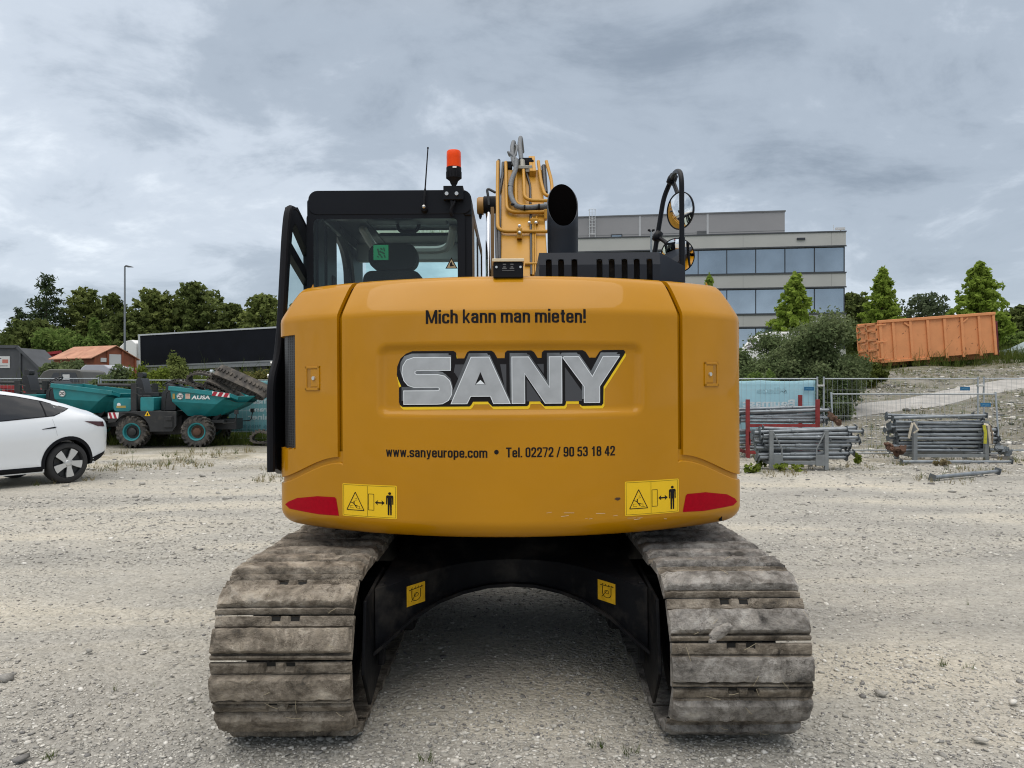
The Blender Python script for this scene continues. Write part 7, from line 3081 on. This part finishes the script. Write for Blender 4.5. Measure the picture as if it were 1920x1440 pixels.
# caged ladder on the left part of the roof
lx0, lx1 = (pr.x - GX(1107, d_u)) / abs(dv.x), (pr.x - GX(1096, d_u)) / abs(dv.x)
c = MB()
zA, zB = P(0, 448, d_u).z, P(0, 385, d_u).z
for x in (lx0, lx1, (lx0 + lx1) / 2):
    c.tube([(x, -4.85 + (0.5 if x != lx0 and x != lx1 else 0.0), zA if x in (lx0, lx1) else zA + 0.7), (x, -4.85 + (0.5 if x not in (lx0, lx1) else 0), zB)], 0.030, 5)
for i in range(11):
    z = zA + 0.28 * i + 0.2
    c.tube([(lx0, -4.85, z), (lx1, -4.85, z)], 0.016, 5)
for z in (zA + 0.8, zA + 1.5, zA + 2.2, zB - 0.05):
    pts = [((lx0 + lx1) / 2 + (lx1 - lx0) * 0.62 * math.cos(t), -4.85 + 0.55 * math.sin(t), z) for t in [PI * i / 8 for i in range(9)]]
    c.tube(pts, 0.022, 5)
c.build('caged_ladder', mat('ladder_zinc', (0.55, 0.57, 0.58), 0.5, 0.2), BLD, smooth=0)
# slim lamp post in front of the building
q = P(1221, 470, 60)
lp = thing('street_lamp', 'slim grey lamp post with a twin head in front of the office windows', 'street lamp', (q.x, q.y, 2.3))
c = MB()
c.cyl((0, 0, 0), (0, 0, P(0, 433, 60).z - 2.3), 0.10, 0.07, 10)
c.build('pole', STEEL, lp, smooth=60)
c = MB()
zh = P(0, 433, 60).z - 2.3
for s in (-1, 1):
    c.bar((0, 0, zh - 0.05), (s * 0.22, 0, zh + 0.05), 0.1, 0.12)
    c.box(min(s * 0.08, s * 0.26), max(s * 0.08, s * 0.26), -0.1, 0.1, zh - 0.02, zh + 0.12)
c.build('lamp_head', BLACKM, lp, bevel=0.02)

# ================================================================== left background
q = P(234, 660, 50)
lamp = thing('street_lamp', 'tall grey street lamp rising above the orange roofed skip', 'street lamp', (q.x, q.y, 1.5))
zt_ = P(0, 501, 50).z - 1.5
c = MB()
c.cyl((0, 0, 0), (0, 0, zt_), 0.075, 0.05, 12)
c.build('pole', mat('lamp_zinc', (0.22, 0.24, 0.255), 0.5, 0.4), lamp, smooth=60)
c = MB()
c.tube(fillet([(0, 0, zt_ - 0.05), (0, 0, zt_ + 0.06), (0.12, 0, zt_ + 0.07)], 0.05), 0.045, 8)
c.prism([(0.05, zt_ + 0.10), (0.16, zt_ + 0.12), (0.52, zt_ + 0.03), (0.52, zt_ - 0.0), (0.16, zt_ + 0.0)], -0.11, 0.11)
c.build('lamp_head', mat('lamp_dark', (0.09, 0.095, 0.10), 0.5), lamp, smooth=0, bevel=0.01)

# black curtain-sided lorry
pa, pb = P(262, 628, 66), P(525, 613, 62)
dvec = Vector((pb.x - pa.x, pb.y - pa.y, 0))
LT = dvec.length
slope = math.atan2(pb.z - pa.z, LT)
truck = thing('articulated_lorry', 'lorry with a long black curtain trailer and white cab, parked behind the weeds', 'lorry', (pa.x, pa.y, pa.z - 4.0), rot=(0, -slope, math.atan2(dvec.y, dvec.x)))
c = MB()
c.box(0, LT, 0, 2.5, 1.35, 3.92)
c.build('curtain', mat('curtain_black', (0.006, 0.007, 0.011), 0.6, 0, 0.25, 0.8, 0.2, 3, spec=0.15), truck, smooth=0, bevel=0.02)
c = MB()
c.box(-0.04, LT + 0.04, -0.05, 2.55, 3.92, 4.05)
c.box(-0.04, 0.16, -0.04, 2.54, 1.3, 3.92)
c.build('frame', mat('trailer_silver', (0.55, 0.56, 0.57), 0.45, 0.3), truck, smooth=0)
c = MB()
c.box(0, LT, -0.04, 2.54, 1.22, 1.35)
c.box(2.0, LT - 0.5, 0.0, 2.4, 0.9, 1.22)
c.build('chassis_rail', mat('rail_grey', (0.25, 0.26, 0.27), 0.5, 0.3), truck, smooth=0)
for x in (LT - 4.3, LT - 3.0, LT - 1.7):
    for y in (0.25, 2.25):
        c = MB()
        c.cyl((x, y - 0.18, 0.52), (x, y + 0.18, 0.52), 0.52, seg=20)
        c.build('wheel', RUBBER, truck, smooth=40)
c = MB()
c.prism([(-2.5, 0.6), (-0.35, 0.6), (-0.35, 3.3), (-0.8, 3.62), (-1.5, 3.55), (-2.25, 3.0), (-2.45, 2.2)], 0.05, 2.45)
cb = c.build('lorry_cab', WHITE, truck, smooth=0, bevel=0.08)
c = MB()
c.prism([(-2.0, 1.9), (-1.2, 1.9), (-1.2, 2.7), (-1.85, 2.7)], 0.035, 0.05)
c.build('cab_window', CARGL, cb, smooth=0)
for y in (0.25, 2.25):
    c = MB()
    c.cyl((-1.4, y - 0.18, 0.5), (-1.4, y + 0.18, 0.5), 0.5, seg=20)
    c.build('wheel', RUBBER, truck, smooth=40)

# orange roofed skip
q = P(216, 648, 38)
ang = math.atan2(0.43, -0.90)
skip = thing('lidded_skip', 'rusty orange skip with a pitched tin lid and white notices on its gable', 'skip', (q.x, q.y, q.z - 2.05), ang)
# local x runs along the ridge away from the gable, local y across: gable at x=0
g0, g1 = 1.15, -1.15
body = [(g1, 0.0), (g0, 0.0), (g0, 1.45), (0, 2.0), (g1, 1.45)]
c = MB()
Mz = Matrix(((0, 1, 0, 0), (1, 0, 0, 0), (0, 0, 1, 0), (0, 0, 0, 1)))
c.prism(body, 0.0, 3.0, Mz)
sk = c.build('skip_body', mat('skip_orange', (0.27, 0.085, 0.042), 0.7, 0, 0.2, 2, col2=(0.22, 0.07, 0.035), mixpos=(0.45, 0.7), mscale=3), skip, smooth=0)
bm = bmesh.new()
bm.from_mesh(sk.data)
bmesh.ops.recalc_face_normals(bm, faces=bm.faces)
bm.to_mesh(sk.data)
bm.free()
LID = mat('tin_lid', (0.44, 0.215, 0.13), 0.7, 0, 0.18, 2, col2=(0.33, 0.13, 0.075), mixpos=(0.5, 0.7), mscale=2.5)
for s in (-1, 1):
    c = MB()
    c.add([(-0.10, 0, 2.06), (3.1, 0, 2.06), (3.1, s * 1.35, 1.40), (-0.10, s * 1.35, 1.40), (-0.10, 0, 2.02), (3.1, 0, 2.02), (3.1, s * 1.35, 1.36), (-0.10, s * 1.35, 1.36)], [(0, 1, 2, 3), (7, 6, 5, 4), (0, 3, 7, 4), (1, 5, 6, 2), (3, 2, 6, 7), (0, 4, 5, 1)])
    c.build('lid', LID, skip, smooth=0)
c = MB()
for y in (-1.12, -0.38, 0.42, 1.1):
    c.box(-0.06, -0.002, y - 0.05, y + 0.05, 0.0, 1.45 + (0.5 - abs(y) * 0.44 if abs(y) < 0.6 else 0))
c.build('gable_rib', mat('rib_brown', (0.25, 0.07, 0.03), 0.7), skip, smooth=0)
NOT = mat('notice_white', (0.60, 0.61, 0.60), 0.6)
for y0, y1, z0, z1 in ((-0.32, 0.34, 1.05, 1.62), (-1.0, -0.46, 0.82, 1.02), (0.5, 1.05, 0.82, 1.05), (0.5, 0.8, 1.22, 1.42)):
    c = MB()
    c.box(-0.035 if abs(y0) > 0.4 else -0.02, -0.005, y0, y1, z0, z1)
    c.build('notice', NOT, skip, smooth=0)

# grey hook-lift container with a notice, at the left edge
dg_ = 40
q = P(0, 705, dg_)
zb_ = 0.9
cg = thing('roll_off_container', 'dark grey container with sloping front and white notice at the left edge', 'container', (q.x, q.y, zb_))
def lxz(px, py):
    p = P(px, py, dg_)
    return (p.x - q.x, p.z - zb_)
c = MB()
c.prism([(-6.0, 0.2), (lxz(84, 700)[0], 0.2), lxz(77, 694), lxz(34, 652), (-6.0, lxz(0, 651)[1])], 0.0, 2.3)
c.build('body', GREYC, cg, smooth=0, bevel=0.02)
c = MB()
c.bar((-6, -0.05, lxz(0, 650)[1]), (lxz(33, 650)[0], -0.05, lxz(33, 650)[1]), 0.12, 0.14)
c.bar((lxz(33, 650)[0], -0.05, lxz(33, 650)[1]), (lxz(78, 694)[0], -0.05, lxz(78, 694)[1]), 0.12, 0.14, up=(1, 0, 1))
c.box(lxz(37, 0)[0], lxz(40.5, 0)[0], -0.08, 0.0, 0.2, lxz(0, 655)[1])
c.build('rib', GREYC, cg, smooth=0)
a, b = lxz(-12, 690), lxz(19, 668)
c = MB()
c.box(a[0], b[0], -0.03, 0.0, a[1], b[1])
nt_ = c.build('notice', NOT, cg, smooth=0)
a, b = lxz(5, 681), lxz(16, 674)
decal('notice_print', [[(a[0], a[1]), (b[0], a[1]), (b[0], b[1]), (a[0], b[1])]], mat('notice_red', (0.50, 0.16, 0.12), 0.6), lambda x, z, off: Vector((x, -0.03 - off, z)), nt_, 0.004, 0)
decal('notice_print', [line(lxz(-10, 672)[0], lxz(0, 672)[1], lxz(3, 0)[0], lxz(0, 672)[1], 0.04), line(lxz(-10, 686)[0], lxz(0, 686)[1], lxz(15, 0)[0], lxz(0, 686)[1], 0.03)], INK, lambda x, z, off: Vector((x, -0.03 - off, z)), nt_, 0.004, 0)

# red tipper tray behind it
d_r = 46
rt = thing('red_skip', 'bright red open skip peeping out between the grey container and the bushes', 'skip', (P(84, 0, d_r).x, d_r - D, 1.0))
def rxz(px, py):
    p = P(px, py, d_r)
    return (p.x - P(84, 0, d_r).x, p.z - 1.0)
c = MB()
c.prism([rxz(45, 700), rxz(108, 700), rxz(113, 661), rxz(48, 668)], 0, 2.2)
c.build('body', REDP, rt, smooth=0, bevel=0.02)
c = MB()
c.bar((*rxz(46, 668)[:1], -0.08, rxz(46, 668)[1]), (rxz(116, 660)[0], -0.08, rxz(116, 660)[1]), 0.14, 0.16)
c.build('rim', REDP, rt, smooth=0)
c = MB()
c.box(rxz(80, 0)[0], rxz(84, 0)[0], -0.1, 0, rxz(0, 669)[1], rxz(0, 665)[1])
c.build('lamp', WHITE, rt)

# old grey off-roader
d_o = 28.5
q = P(112, 735, d_o)
zg = terrain(q.x, d_o)
suv = thing('off_roader', 'old dull grey box shaped off-road car parked behind the fence', 'car', (q.x, q.y, zg))
def oxz(px, py):
    p = P(px, py, d_o)
    return (p.x - q.x, p.z - zg)
SUVM = mat('dull_grey', (0.085, 0.085, 0.078), 0.55, 0, 0.15, 2)
c = MB()
c.prism([(-1.45, 0.45), (1.9, 0.45), (1.9, 1.1), (oxz(168, 0)[0], 1.15), oxz(152, 696), oxz(140, 692.5), oxz(92, 692), oxz(80, 697), oxz(66, 716), (-1.45, 1.1)], 0, 1.75)
bd2 = c.build('body', SUVM, suv, smooth=0, bevel=0.05)
c = MB()
c.prism([oxz(92, 716), oxz(101, 699), oxz(111, 698.5), oxz(111, 716)], -0.012, 0.0)
c.prism([oxz(114, 716), oxz(114, 698.5), oxz(142, 698.5), oxz(148, 716)], -0.012, 0.0)
c.build('side_window', CARGL, suv, smooth=0)
c = MB()
c.prism([oxz(118, 712), oxz(131, 712), oxz(131, 702), oxz(118, 702)], -0.02, -0.013)
c.build('notice', NOT, suv, smooth=0)
for x in (-0.95, 1.2):
    for y in (0.1, 1.65):
        c = MB()
        c.cyl((x, y - 0.12, 0.36), (x, y + 0.12, 0.36), 0.36, seg=20)
        c.build('wheel', RUBBER, suv, smooth=40)

# light grey sloping cover
d_t = 31
q = P(165, 725, d_t)
zg = terrain(q.x, d_t)
tp = thing('covered_trailer', 'pale grey sloping cover of a trailer between the off-road car and the leafy shrub', 'trailer', (q.x, q.y, zg))
def txz(px, py):
    p = P(px, py, d_t)
    return (p.x - q.x, p.z - zg)
c = MB()
c.prism([(txz(128, 0)[0], 0.5), (txz(200, 0)[0], 0.5), txz(206, 690), txz(197, 684), txz(159, 684), txz(152, 689), txz(131, 722)], 0, 1.6)
c.build('cover', mat('tarp_grey', (0.42, 0.43, 0.47), 0.6, 0, 0.06, 1.5), tp, smooth=0, bevel=0.06)
c = MB()
c.box(txz(128, 0)[0], txz(200, 0)[0], 0.05, 1.55, 0.38, 0.5)
for y in (0.1, 1.5):
    c.cyl((0, y - 0.1, 0.3), (0, y + 0.1, 0.3), 0.3, seg=18)
c.build('chassis', DKGREY, tp, smooth=40)
# dark red low machine frame behind the first fence panel
d_m = 25.5
q = P(20, 728, d_m)
fr_ = thing('red_machine_frame', 'dark red steel machine frame behind the fence at the left edge', 'machine', (q.x, q.y, terrain(q.x, d_m)))
c = MB()
for z in (0.9, 1.25, 1.5):
    c.box(-1.2, 0.75, 0, 0.12, z, z + 0.10)
for x in (-1.0, -0.3, 0.4, 0.7):
    c.box(x, x + 0.1, 0.02, 0.6, 0.0, 1.5)
c.build('frame', REDP, fr_, smooth=0, bevel=0.01)

# ================================================================== right background extras
q = P(1440, 640, 48)
van = thing('white_van', 'white van roof glimpsed above the bush in front of the office block', 'van', (q.x, q.y, terrain(q.x, 48)))
zt_ = P(0, 622, 48).z - terrain(q.x, 48)
c = MB()
c.prism([(-1.25, 0.35), (4.2, 0.35), (4.3, zt_ - 0.1), (4.0, zt_), (0.2, zt_), (-0.4, zt_ - 0.15), (-1.1, zt_ - 0.95), (-1.25, zt_ - 1.2)], 0, 1.9)
c.build('body', WHITE, van, smooth=0, bevel=0.06)
c = MB()
c.prism([(-0.85, zt_ - 0.95), (0.5, zt_ - 0.95), (0.5, zt_ - 0.35), (-0.35, zt_ - 0.35)], -0.015, 0)
c.build('window', CARGL, van, smooth=0)
for x in (0.0, 3.2):
    c = MB()
    c.cyl((x, 0.0, 0.34), (x, 0.2, 0.34), 0.34, seg=18)
    c.build('wheel', RUBBER, van, smooth=40)
for i, (px, py) in enumerate(((1410, 637), (1417, 645), (1423, 651), (1406, 650))):
    q = P(px, py, 33)
    c = MB()
    for v, f in ((lv, lf),):
        c.add([Vector((q.x, q.y, q.z)) + Vector((p.x * 0.15 * (1 + 0.9 * mnoise.noise(p * 2 + Vector((i, 0, 0)))), p.y * 0.2, p.z * 0.12 * (1 + 0.9 * mnoise.noise(p * 2 + Vector((0, i, 0)))))) for p in v], f)
    tag(c.build('waste_bag', mat('bag_white', (0.45, 0.44, 0.46), 0.6), None, smooth=60), '%s of the pale waste bags heaped left of the big bush' % ['topmost', 'middle', 'lowest right', 'lowest left'][i], 'bag', 'waste bags left of the big bush')
q = P(1945, 655, 48)
zg = P(0, 656, 48).z - 0.85
pc = thing('parked_car', 'silver green hatchback whose front shows above the grass at the right edge', 'car', (q.x, q.y, zg))
c = MB()
c.prism([(-1.75, 0.3), (2.2, 0.3), (2.2, 1.0), (1.9, 1.45), (0.3, 1.48), (-0.75, 1.0), (-1.65, 0.82)], 0, 1.7)
c.build('body', mat('car_silver', (0.42, 0.50, 0.48), 0.3, 0.3), pc, smooth=0, bevel=0.08)
c = MB()
c.prism([(-0.60, 1.02), (0.3, 1.02), (0.3, 1.40)], -0.012, 0)
c.prism([(0.38, 1.02), (1.7, 1.02), (1.6, 1.40), (0.38, 1.42)], -0.012, 0)
c.build('window', CARGL, pc, smooth=0)
for x in (-1.0, 1.45):
    c = MB()
    c.cyl((x, -0.02, 0.3), (x, 0.18, 0.3), 0.31, seg=18)
    c.build('wheel', RUBBER, pc, smooth=40)

# ================================================================== trees and shrubs
LB_ = leafmat('leaf_bright', (0.165, 0.245, 0.036), (0.32, 0.42, 0.085), 1.4, 0.5)
LD_ = leafmat('leaf_dark', (0.080, 0.108, 0.036), (0.180, 0.215, 0.072), 0.45)
LD2 = leafmat('leaf_mid', (0.110, 0.142, 0.042), (0.235, 0.270, 0.088), 0.5)
LS_ = leafmat('needle_dark', (0.034, 0.052, 0.026), (0.075, 0.100, 0.046), 0.6, 0.15)
LBU = leafmat('leaf_bush', (0.075, 0.110, 0.045), (0.205, 0.245, 0.120), 1.1)
LBL = leafmat('leaf_light', (0.080, 0.140, 0.030), (0.190, 0.250, 0.075), 1.6)
LW_ = leafmat('leaf_weed', (0.100, 0.145, 0.024), (0.22, 0.26, 0.050), 2.0)
GT1, GT2, GT3, GT4 = 'bright young trees by the office', 'dark trees on the skyline', 'shrubs along the fence', 'tall trees of the left treeline'


def ptree(name, label, px, pytop, d, wpx, kind, mt, n, size, seed, group, base=0.22, cat=None, part='crown'):
    x = GX(px, d)
    z0 = terrain(x, d)
    h = P(0, pytop, d).z - z0
    return tree(name, label, cat or 'tree', x, d, h, wpx * d / F, kind, mt, n, size, seed, group, base, part)


ptree('young_tree', 'bright green young tree right in front of the office building', 1490, 508, 50, 108, 'cone', LB_, 11492, 0.165, 1, GT1, 0.12)
ptree('young_tree', 'narrow bright green tree behind the left end of the orange container', 1655, 500, 50, 96, 'cone', LB_, 11492, 0.165, 2, GT1, 0.12)
ptree('young_tree', 'tallest bright green tree, behind the right end of the orange container', 1838, 488, 50, 122, 'cone', LB_, 14365, 0.165, 3, GT1, 0.12)
ptree('young_tree', 'small bright tree top just showing beside the mirrors over the side panel', 1330, 511, 53, 58, 'cone', LB_, 5304, 0.165, 4, GT1, 0.12)
ptree('dark_tree', 'dark tree beside the right corner of the office building', 1598, 548, 85, 105, 'round', LD_, 10200, 0.281, 5, GT2, 0.1)
ptree('dark_tree', 'dull grey green tree between the two bright trees above the container', 1735, 549, 88, 130, 'round', leafmat('leaf_dull', (0.065, 0.090, 0.050), (0.14, 0.17, 0.095), 0.5), 9350, 0.234, 6, GT2, 0.1)
ptree('dark_tree', 'dark tree at the right edge behind the parked hatchback', 1912, 574, 84, 90, 'round', LD_, 8840, 0.281, 7, GT2, 0.1)
ptree('dark_tree', 'low dark tree behind the big bush and the bright young tree', 1560, 572, 80, 90, 'round', LD_, 5950, 0.265, 8, GT2, 0.1)
ptree('shrub', 'pale green shrub below the dark tree at the right edge', 1886, 620, 62, 110, 'bush', LBL, 6460, 0.203, 9, GT3, cat='shrub', part='foliage')
ptree('shrub', 'largest dark green bush, overlapping the left end of the orange container', 1518, 588, 27, 215, 'bush', LBU, 44200, 0.066, 10, GT3, cat='shrub', part='foliage')
ptree('shrub', 'grey green bush close to the right side of the excavator', 1402, 630, 27, 165, 'bush', leafmat('leaf_greygreen', (0.085, 0.125, 0.050), (0.19, 0.235, 0.11), 1.2), 22100, 0.066, 11, GT3, cat='shrub', part='foliage')
ptree('shrub', 'loose grey green bush hiding the white van beside the biggest bush', 1438, 621, 30, 185, 'bush', leafmat('leaf_greygreen', (0.05, 0.08, 0.03), (0.1, 0.1, 0.1)), 15300, 0.070, 15, GT3, cat='shrub', part='foliage')
ptree('shrub', 'light green low bush over the top of the pale blue banner', 1432, 680, 23.2, 75, 'bush', LBL, 8500, 0.055, 12, GT3, cat='shrub', part='foliage')
ptree('shrub', 'low yellow green bush under the door end of the orange container', 1632, 682, 33, 70, 'bush', leafmat('leaf_olive', (0.07, 0.09, 0.02), (0.13, 0.15, 0.04), 1.6), 7650, 0.070, 13, GT3, cat='shrub', part='foliage')
ptree('shrub', 'sparse brownish green bush at the foot of the bank behind the fence posts', 1568, 690, 25.0, 62, 'bush', LBU, 11900, 0.058, 14, GT3, cat='shrub', part='foliage')
# left treeline
ptree('conifer', 'tall dark conifer, highest tree at the left', 88, 520, 86, 185, 'spruce', LS_, 15300, 0.265, 20, GT4, 0.05)
ptree('conifer', 'smaller dark conifer at the far left edge of the treeline', 35, 580, 84, 95, 'spruce', LS_, 8500, 0.250, 21, GT4, 0.05)
ptree('broadleaf_tree', 'dark broadleaf tree just right of the tall conifer', 160, 538, 88, 95, 'round', LD2, 12750, 0.281, 22, GT4, 0.1)
ptree('broadleaf_tree', 'thin topped tree directly behind the tall street lamp', 212, 549, 88, 80, 'round', LD_, 11050, 0.265, 23, GT4, 0.1)
ptree('broadleaf_tree', 'rounded olive green tree above the white lorry cab', 290, 541, 86, 105, 'round', LD2, 13600, 0.281, 24, GT4, 0.08)
ptree('broadleaf_tree', 'broadest dark tree over the middle of the black trailer', 365, 528, 88, 135, 'round', LD_, 17850, 0.281, 25, GT4, 0.08)
ptree('broadleaf_tree', 'lower dark tree over the right half of the black trailer', 432, 566, 87, 90, 'round', LD_, 11050, 0.281, 26, GT4, 0.08)
ptree('broadleaf_tree', 'mid green tree beside the cab door', 492, 548, 85, 100, 'round', LD2, 12750, 0.281, 27, GT4, 0.08)
ptree('broadleaf_tree', 'dark low tree filling the gap behind the red skip', 60, 600, 82, 120, 'round', LD_, 11050, 0.281, 28, GT4, 0.05)
ptree('broadleaf_tree', 'dark low tree behind the street lamp and orange roofed skip', 240, 585, 84, 110, 'round', LD_, 11050, 0.281, 29, GT4, 0.05)
ptree('broadleaf_tree', 'tree seen in the cab window behind the seat', 560, 566, 86, 80, 'round', LD2, 7650, 0.281, 30, GT4, 0.05)
ptree('shrub', 'light green bushy shrub in front of the tall conifer', 118, 604, 60, 140, 'bush', LBL, 14450, 0.172, 31, GT3, cat='shrub', part='foliage')
ptree('shrub', 'pale feathery shrub left of the street lamp', 172, 600, 58, 70, 'bush', LBL, 8160, 0.156, 32, GT3, cat='shrub', part='foliage')
ptree('shrub', 'dark shrub between the red skip and the orange roofed skip', 118, 662, 36, 110, 'bush', LBU, 11050, 0.101, 33, GT3, cat='shrub', part='foliage')
ptree('shrub', 'leafy shrub in front of the pale grey trailer cover', 215, 676, 27, 105, 'bush', LBU, 11050, 0.078, 34, GT3, cat='shrub', part='foliage')
ptree('shrub', 'yellow green shrub under the white lorry cab', 262, 660, 29, 60, 'bush', LW_, 8840, 0.066, 35, GT3, cat='shrub', part='foliage')
ptree('shrub', 'tall loose green shrub in front of the black trailer', 322, 656, 30, 90, 'bush', LD2, 12750, 0.078, 36, GT3, cat='shrub', part='foliage')
ptree('shrub', 'bright yellow green weeds above the fence rail behind the dumper', 300, 690, 25.5, 120, 'bush', LW_, 13600, 0.058, 37, GT3, cat='shrub', part='foliage')
ptree('shrub', 'low yellow green weeds behind the heaped rubber tracks', 385, 694, 26, 110, 'bush', LW_, 12750, 0.058, 38, GT3, cat='shrub', part='foliage')
ptree('shrub', 'dry grassy weeds below the right end of the black trailer', 475, 688, 30, 120, 'bush', leafmat('leaf_dry', (0.12, 0.12, 0.035), (0.20, 0.19, 0.07), 2.0), 11050, 0.066, 39, GT3, cat='shrub', part='foliage')
# scraggly weeds by the racks
for i, (px, pb, dd, wpx, hpx, lab) in enumerate(((1429, 868, 15.6, 26, 42, 'fresh green weed growing at the left foot of the front grey stillage'), (1409, 878, 14.6, 30, 20, 'low grassy weed beside the excavator near the front stillage'), (1608, 856, 16.2, 14, 22, 'small weed between the two prop stacks'), (1765, 866, 15.9, 26, 12, 'weed and dry leaves by the prop under the strapped stillage'), (1480, 874, 15.0, 60, 12, 'flat weeds under the base of the front stillage'))):
    nr = np.random.default_rng(50 + i)
    root = thing('weed', lab, 'plant', (GX(px, dd), dd - D, 0), 0, 'weeds by the prop racks')
    w, h = wpx * dd / F, hpx * dd / F
    qv = leafcloud([(nr.uniform(-.4, .4) * w, nr.uniform(-.2, .2) * w, nr.uniform(.1, .8) * h, w * .13, w * .13, h * .16, 1) for _ in range(14)], 170, 0.05, nr)
    np_obj('foliage', qv, quads(len(qv) // 4), LW_ if i != 3 else leafmat('leaf_brown', (0.14, 0.12, 0.05), (0.36, 0.30, 0.2), 5), root)


# grass and weeds in tufts (uncountable)
def tufts(name, label, spots, mt, seed, hgt, wid):
    nr = np.random.default_rng(seed)
    sp = np.asarray(spots)
    n = len(sp)
    k = 7
    base = np.repeat(sp[:, :3], k, 0)
    sc = np.repeat(sp[:, 3], k)
    m_ = n * k
    base = base + np.stack([nr.normal(0, 0.035, m_) * sc, nr.normal(0, 0.035, m_) * sc, np.zeros(m_)], -1)
    a = nr.uniform(0, 2 * PI, m_)
    h = hgt * sc * np.exp(nr.normal(0, 0.35, m_))
    lean = nr.normal(0, 0.35, (m_, 2)) * h[:, None]
    wv = np.stack([np.cos(a), np.sin(a), np.zeros(m_)], -1) * (wid * sc)[:, None]
    tip = base + np.concatenate([lean, h[:, None]], 1)
    q = np.stack([base - wv, base + wv, tip + wv * 0.15, tip - wv * 0.15], 1).reshape(-1, 3)
    tag(np_obj(name, q, quads(m_), mt), label, 'grass', kind='stuff')


GRS = leafmat('grass_green', (0.05, 0.085, 0.018), (0.13, 0.15, 0.04), 0.9, 0.3)
GRD = leafmat('grass_dry', (0.16, 0.14, 0.06), (0.30, 0.25, 0.13), 0.9, 0.3)
rs = random.Random(77)
sp1, sp2, sp3 = [], [], []
for _ in range(9000):                                      # bank on the right
    x = rs.uniform(4.5, 30)
    d = rs.uniform(19.2, 44)
    if x > 0.72 * d + 1:
        continue
    pd = path_d(x)
    if pd and abs(pd - d) < 1.0:
        continue
    nz_ = mnoise.noise(Vector((x * 0.55, d * 0.55, 4)))
    if nz_ < -0.05:
        continue
    (sp1 if rs.random() < 0.55 else sp2).append((x, d - D, ground_z(x, d - D), rs.uniform(0.5, 1.1)))
for _ in range(5200):                                      # strip under the left fence and dumpers
    x = rs.uniform(-17, -4.5)
    d = 21.7 + 5.5 * rs.random() ** 1.2
    sp3.append((x, d - D, ground_z(x, d - D), rs.uniform(0.4, 0.95)))
for _ in range(13000):                                      # meadow behind, left
    d = rs.uniform(25, 62)
    x = rs.uniform(-0.72, 0.10) * d
    sp3.append((x, d - D, ground_z(x, d - D), rs.uniform(1.2, 2.4)))
for _ in range(4500):                                      # dry edge of the yard
    d = rs.uniform(12.5, 20)
    x = rs.uniform(-0.62, 0.7) * d
    if mnoise.noise(Vector((x * 0.6, d * 0.6, 8))) < 0.08 + (0.25 if d < 14.5 else 0):
        continue
    (sp2 if rs.random() < 0.75 else sp1).append((x, d - D, ground_z(x, d - D), rs.uniform(0.35, 0.8)))
for _ in range(2500):                                      # bank foot round the container and the meadow to the right
    x = rs.uniform(16, 36)
    d = rs.uniform(40, 62)
    sp3.append((x, d - D, ground_z(x, d - D), rs.uniform(1.0, 2.2)))
for _ in range(45):                                        # single tufts in the yard
    d = rs.uniform(3.4, 12)
    x = rs.uniform(-0.66, 0.66) * d
    if abs(x) < 1.5 and d < 8:
        continue
    (sp1 if rs.random() < 0.3 else sp2).append((x, d - D, ground_z(x, d - D), rs.uniform(0.10, 0.22)))
for px, py, s in ((1772, 1249, .22), (1812, 1252, .15), (100, 1420, .2), (1185, 1415, .25), (1120, 1400, .2), (800, 1425, .25)):
    d = F * H / (py - HOR)
    for _ in range(4):
        sp1.append((GX(px, d) + rs.uniform(-.03, .03), d - D + rs.uniform(-.02, .02), 0, s))
tufts('green_grass', 'green grass tufts on the bank and among the gravel', sp1, GRS, 1, 0.15, 0.007)
tufts('dry_grass', 'dry straw coloured grass along the edge of the yard', sp2, GRD, 2, 0.13, 0.006)
tufts('meadow_grass', 'taller green grass under the fence and behind the dumpers', sp3, GRS, 3, 0.30, 0.010)
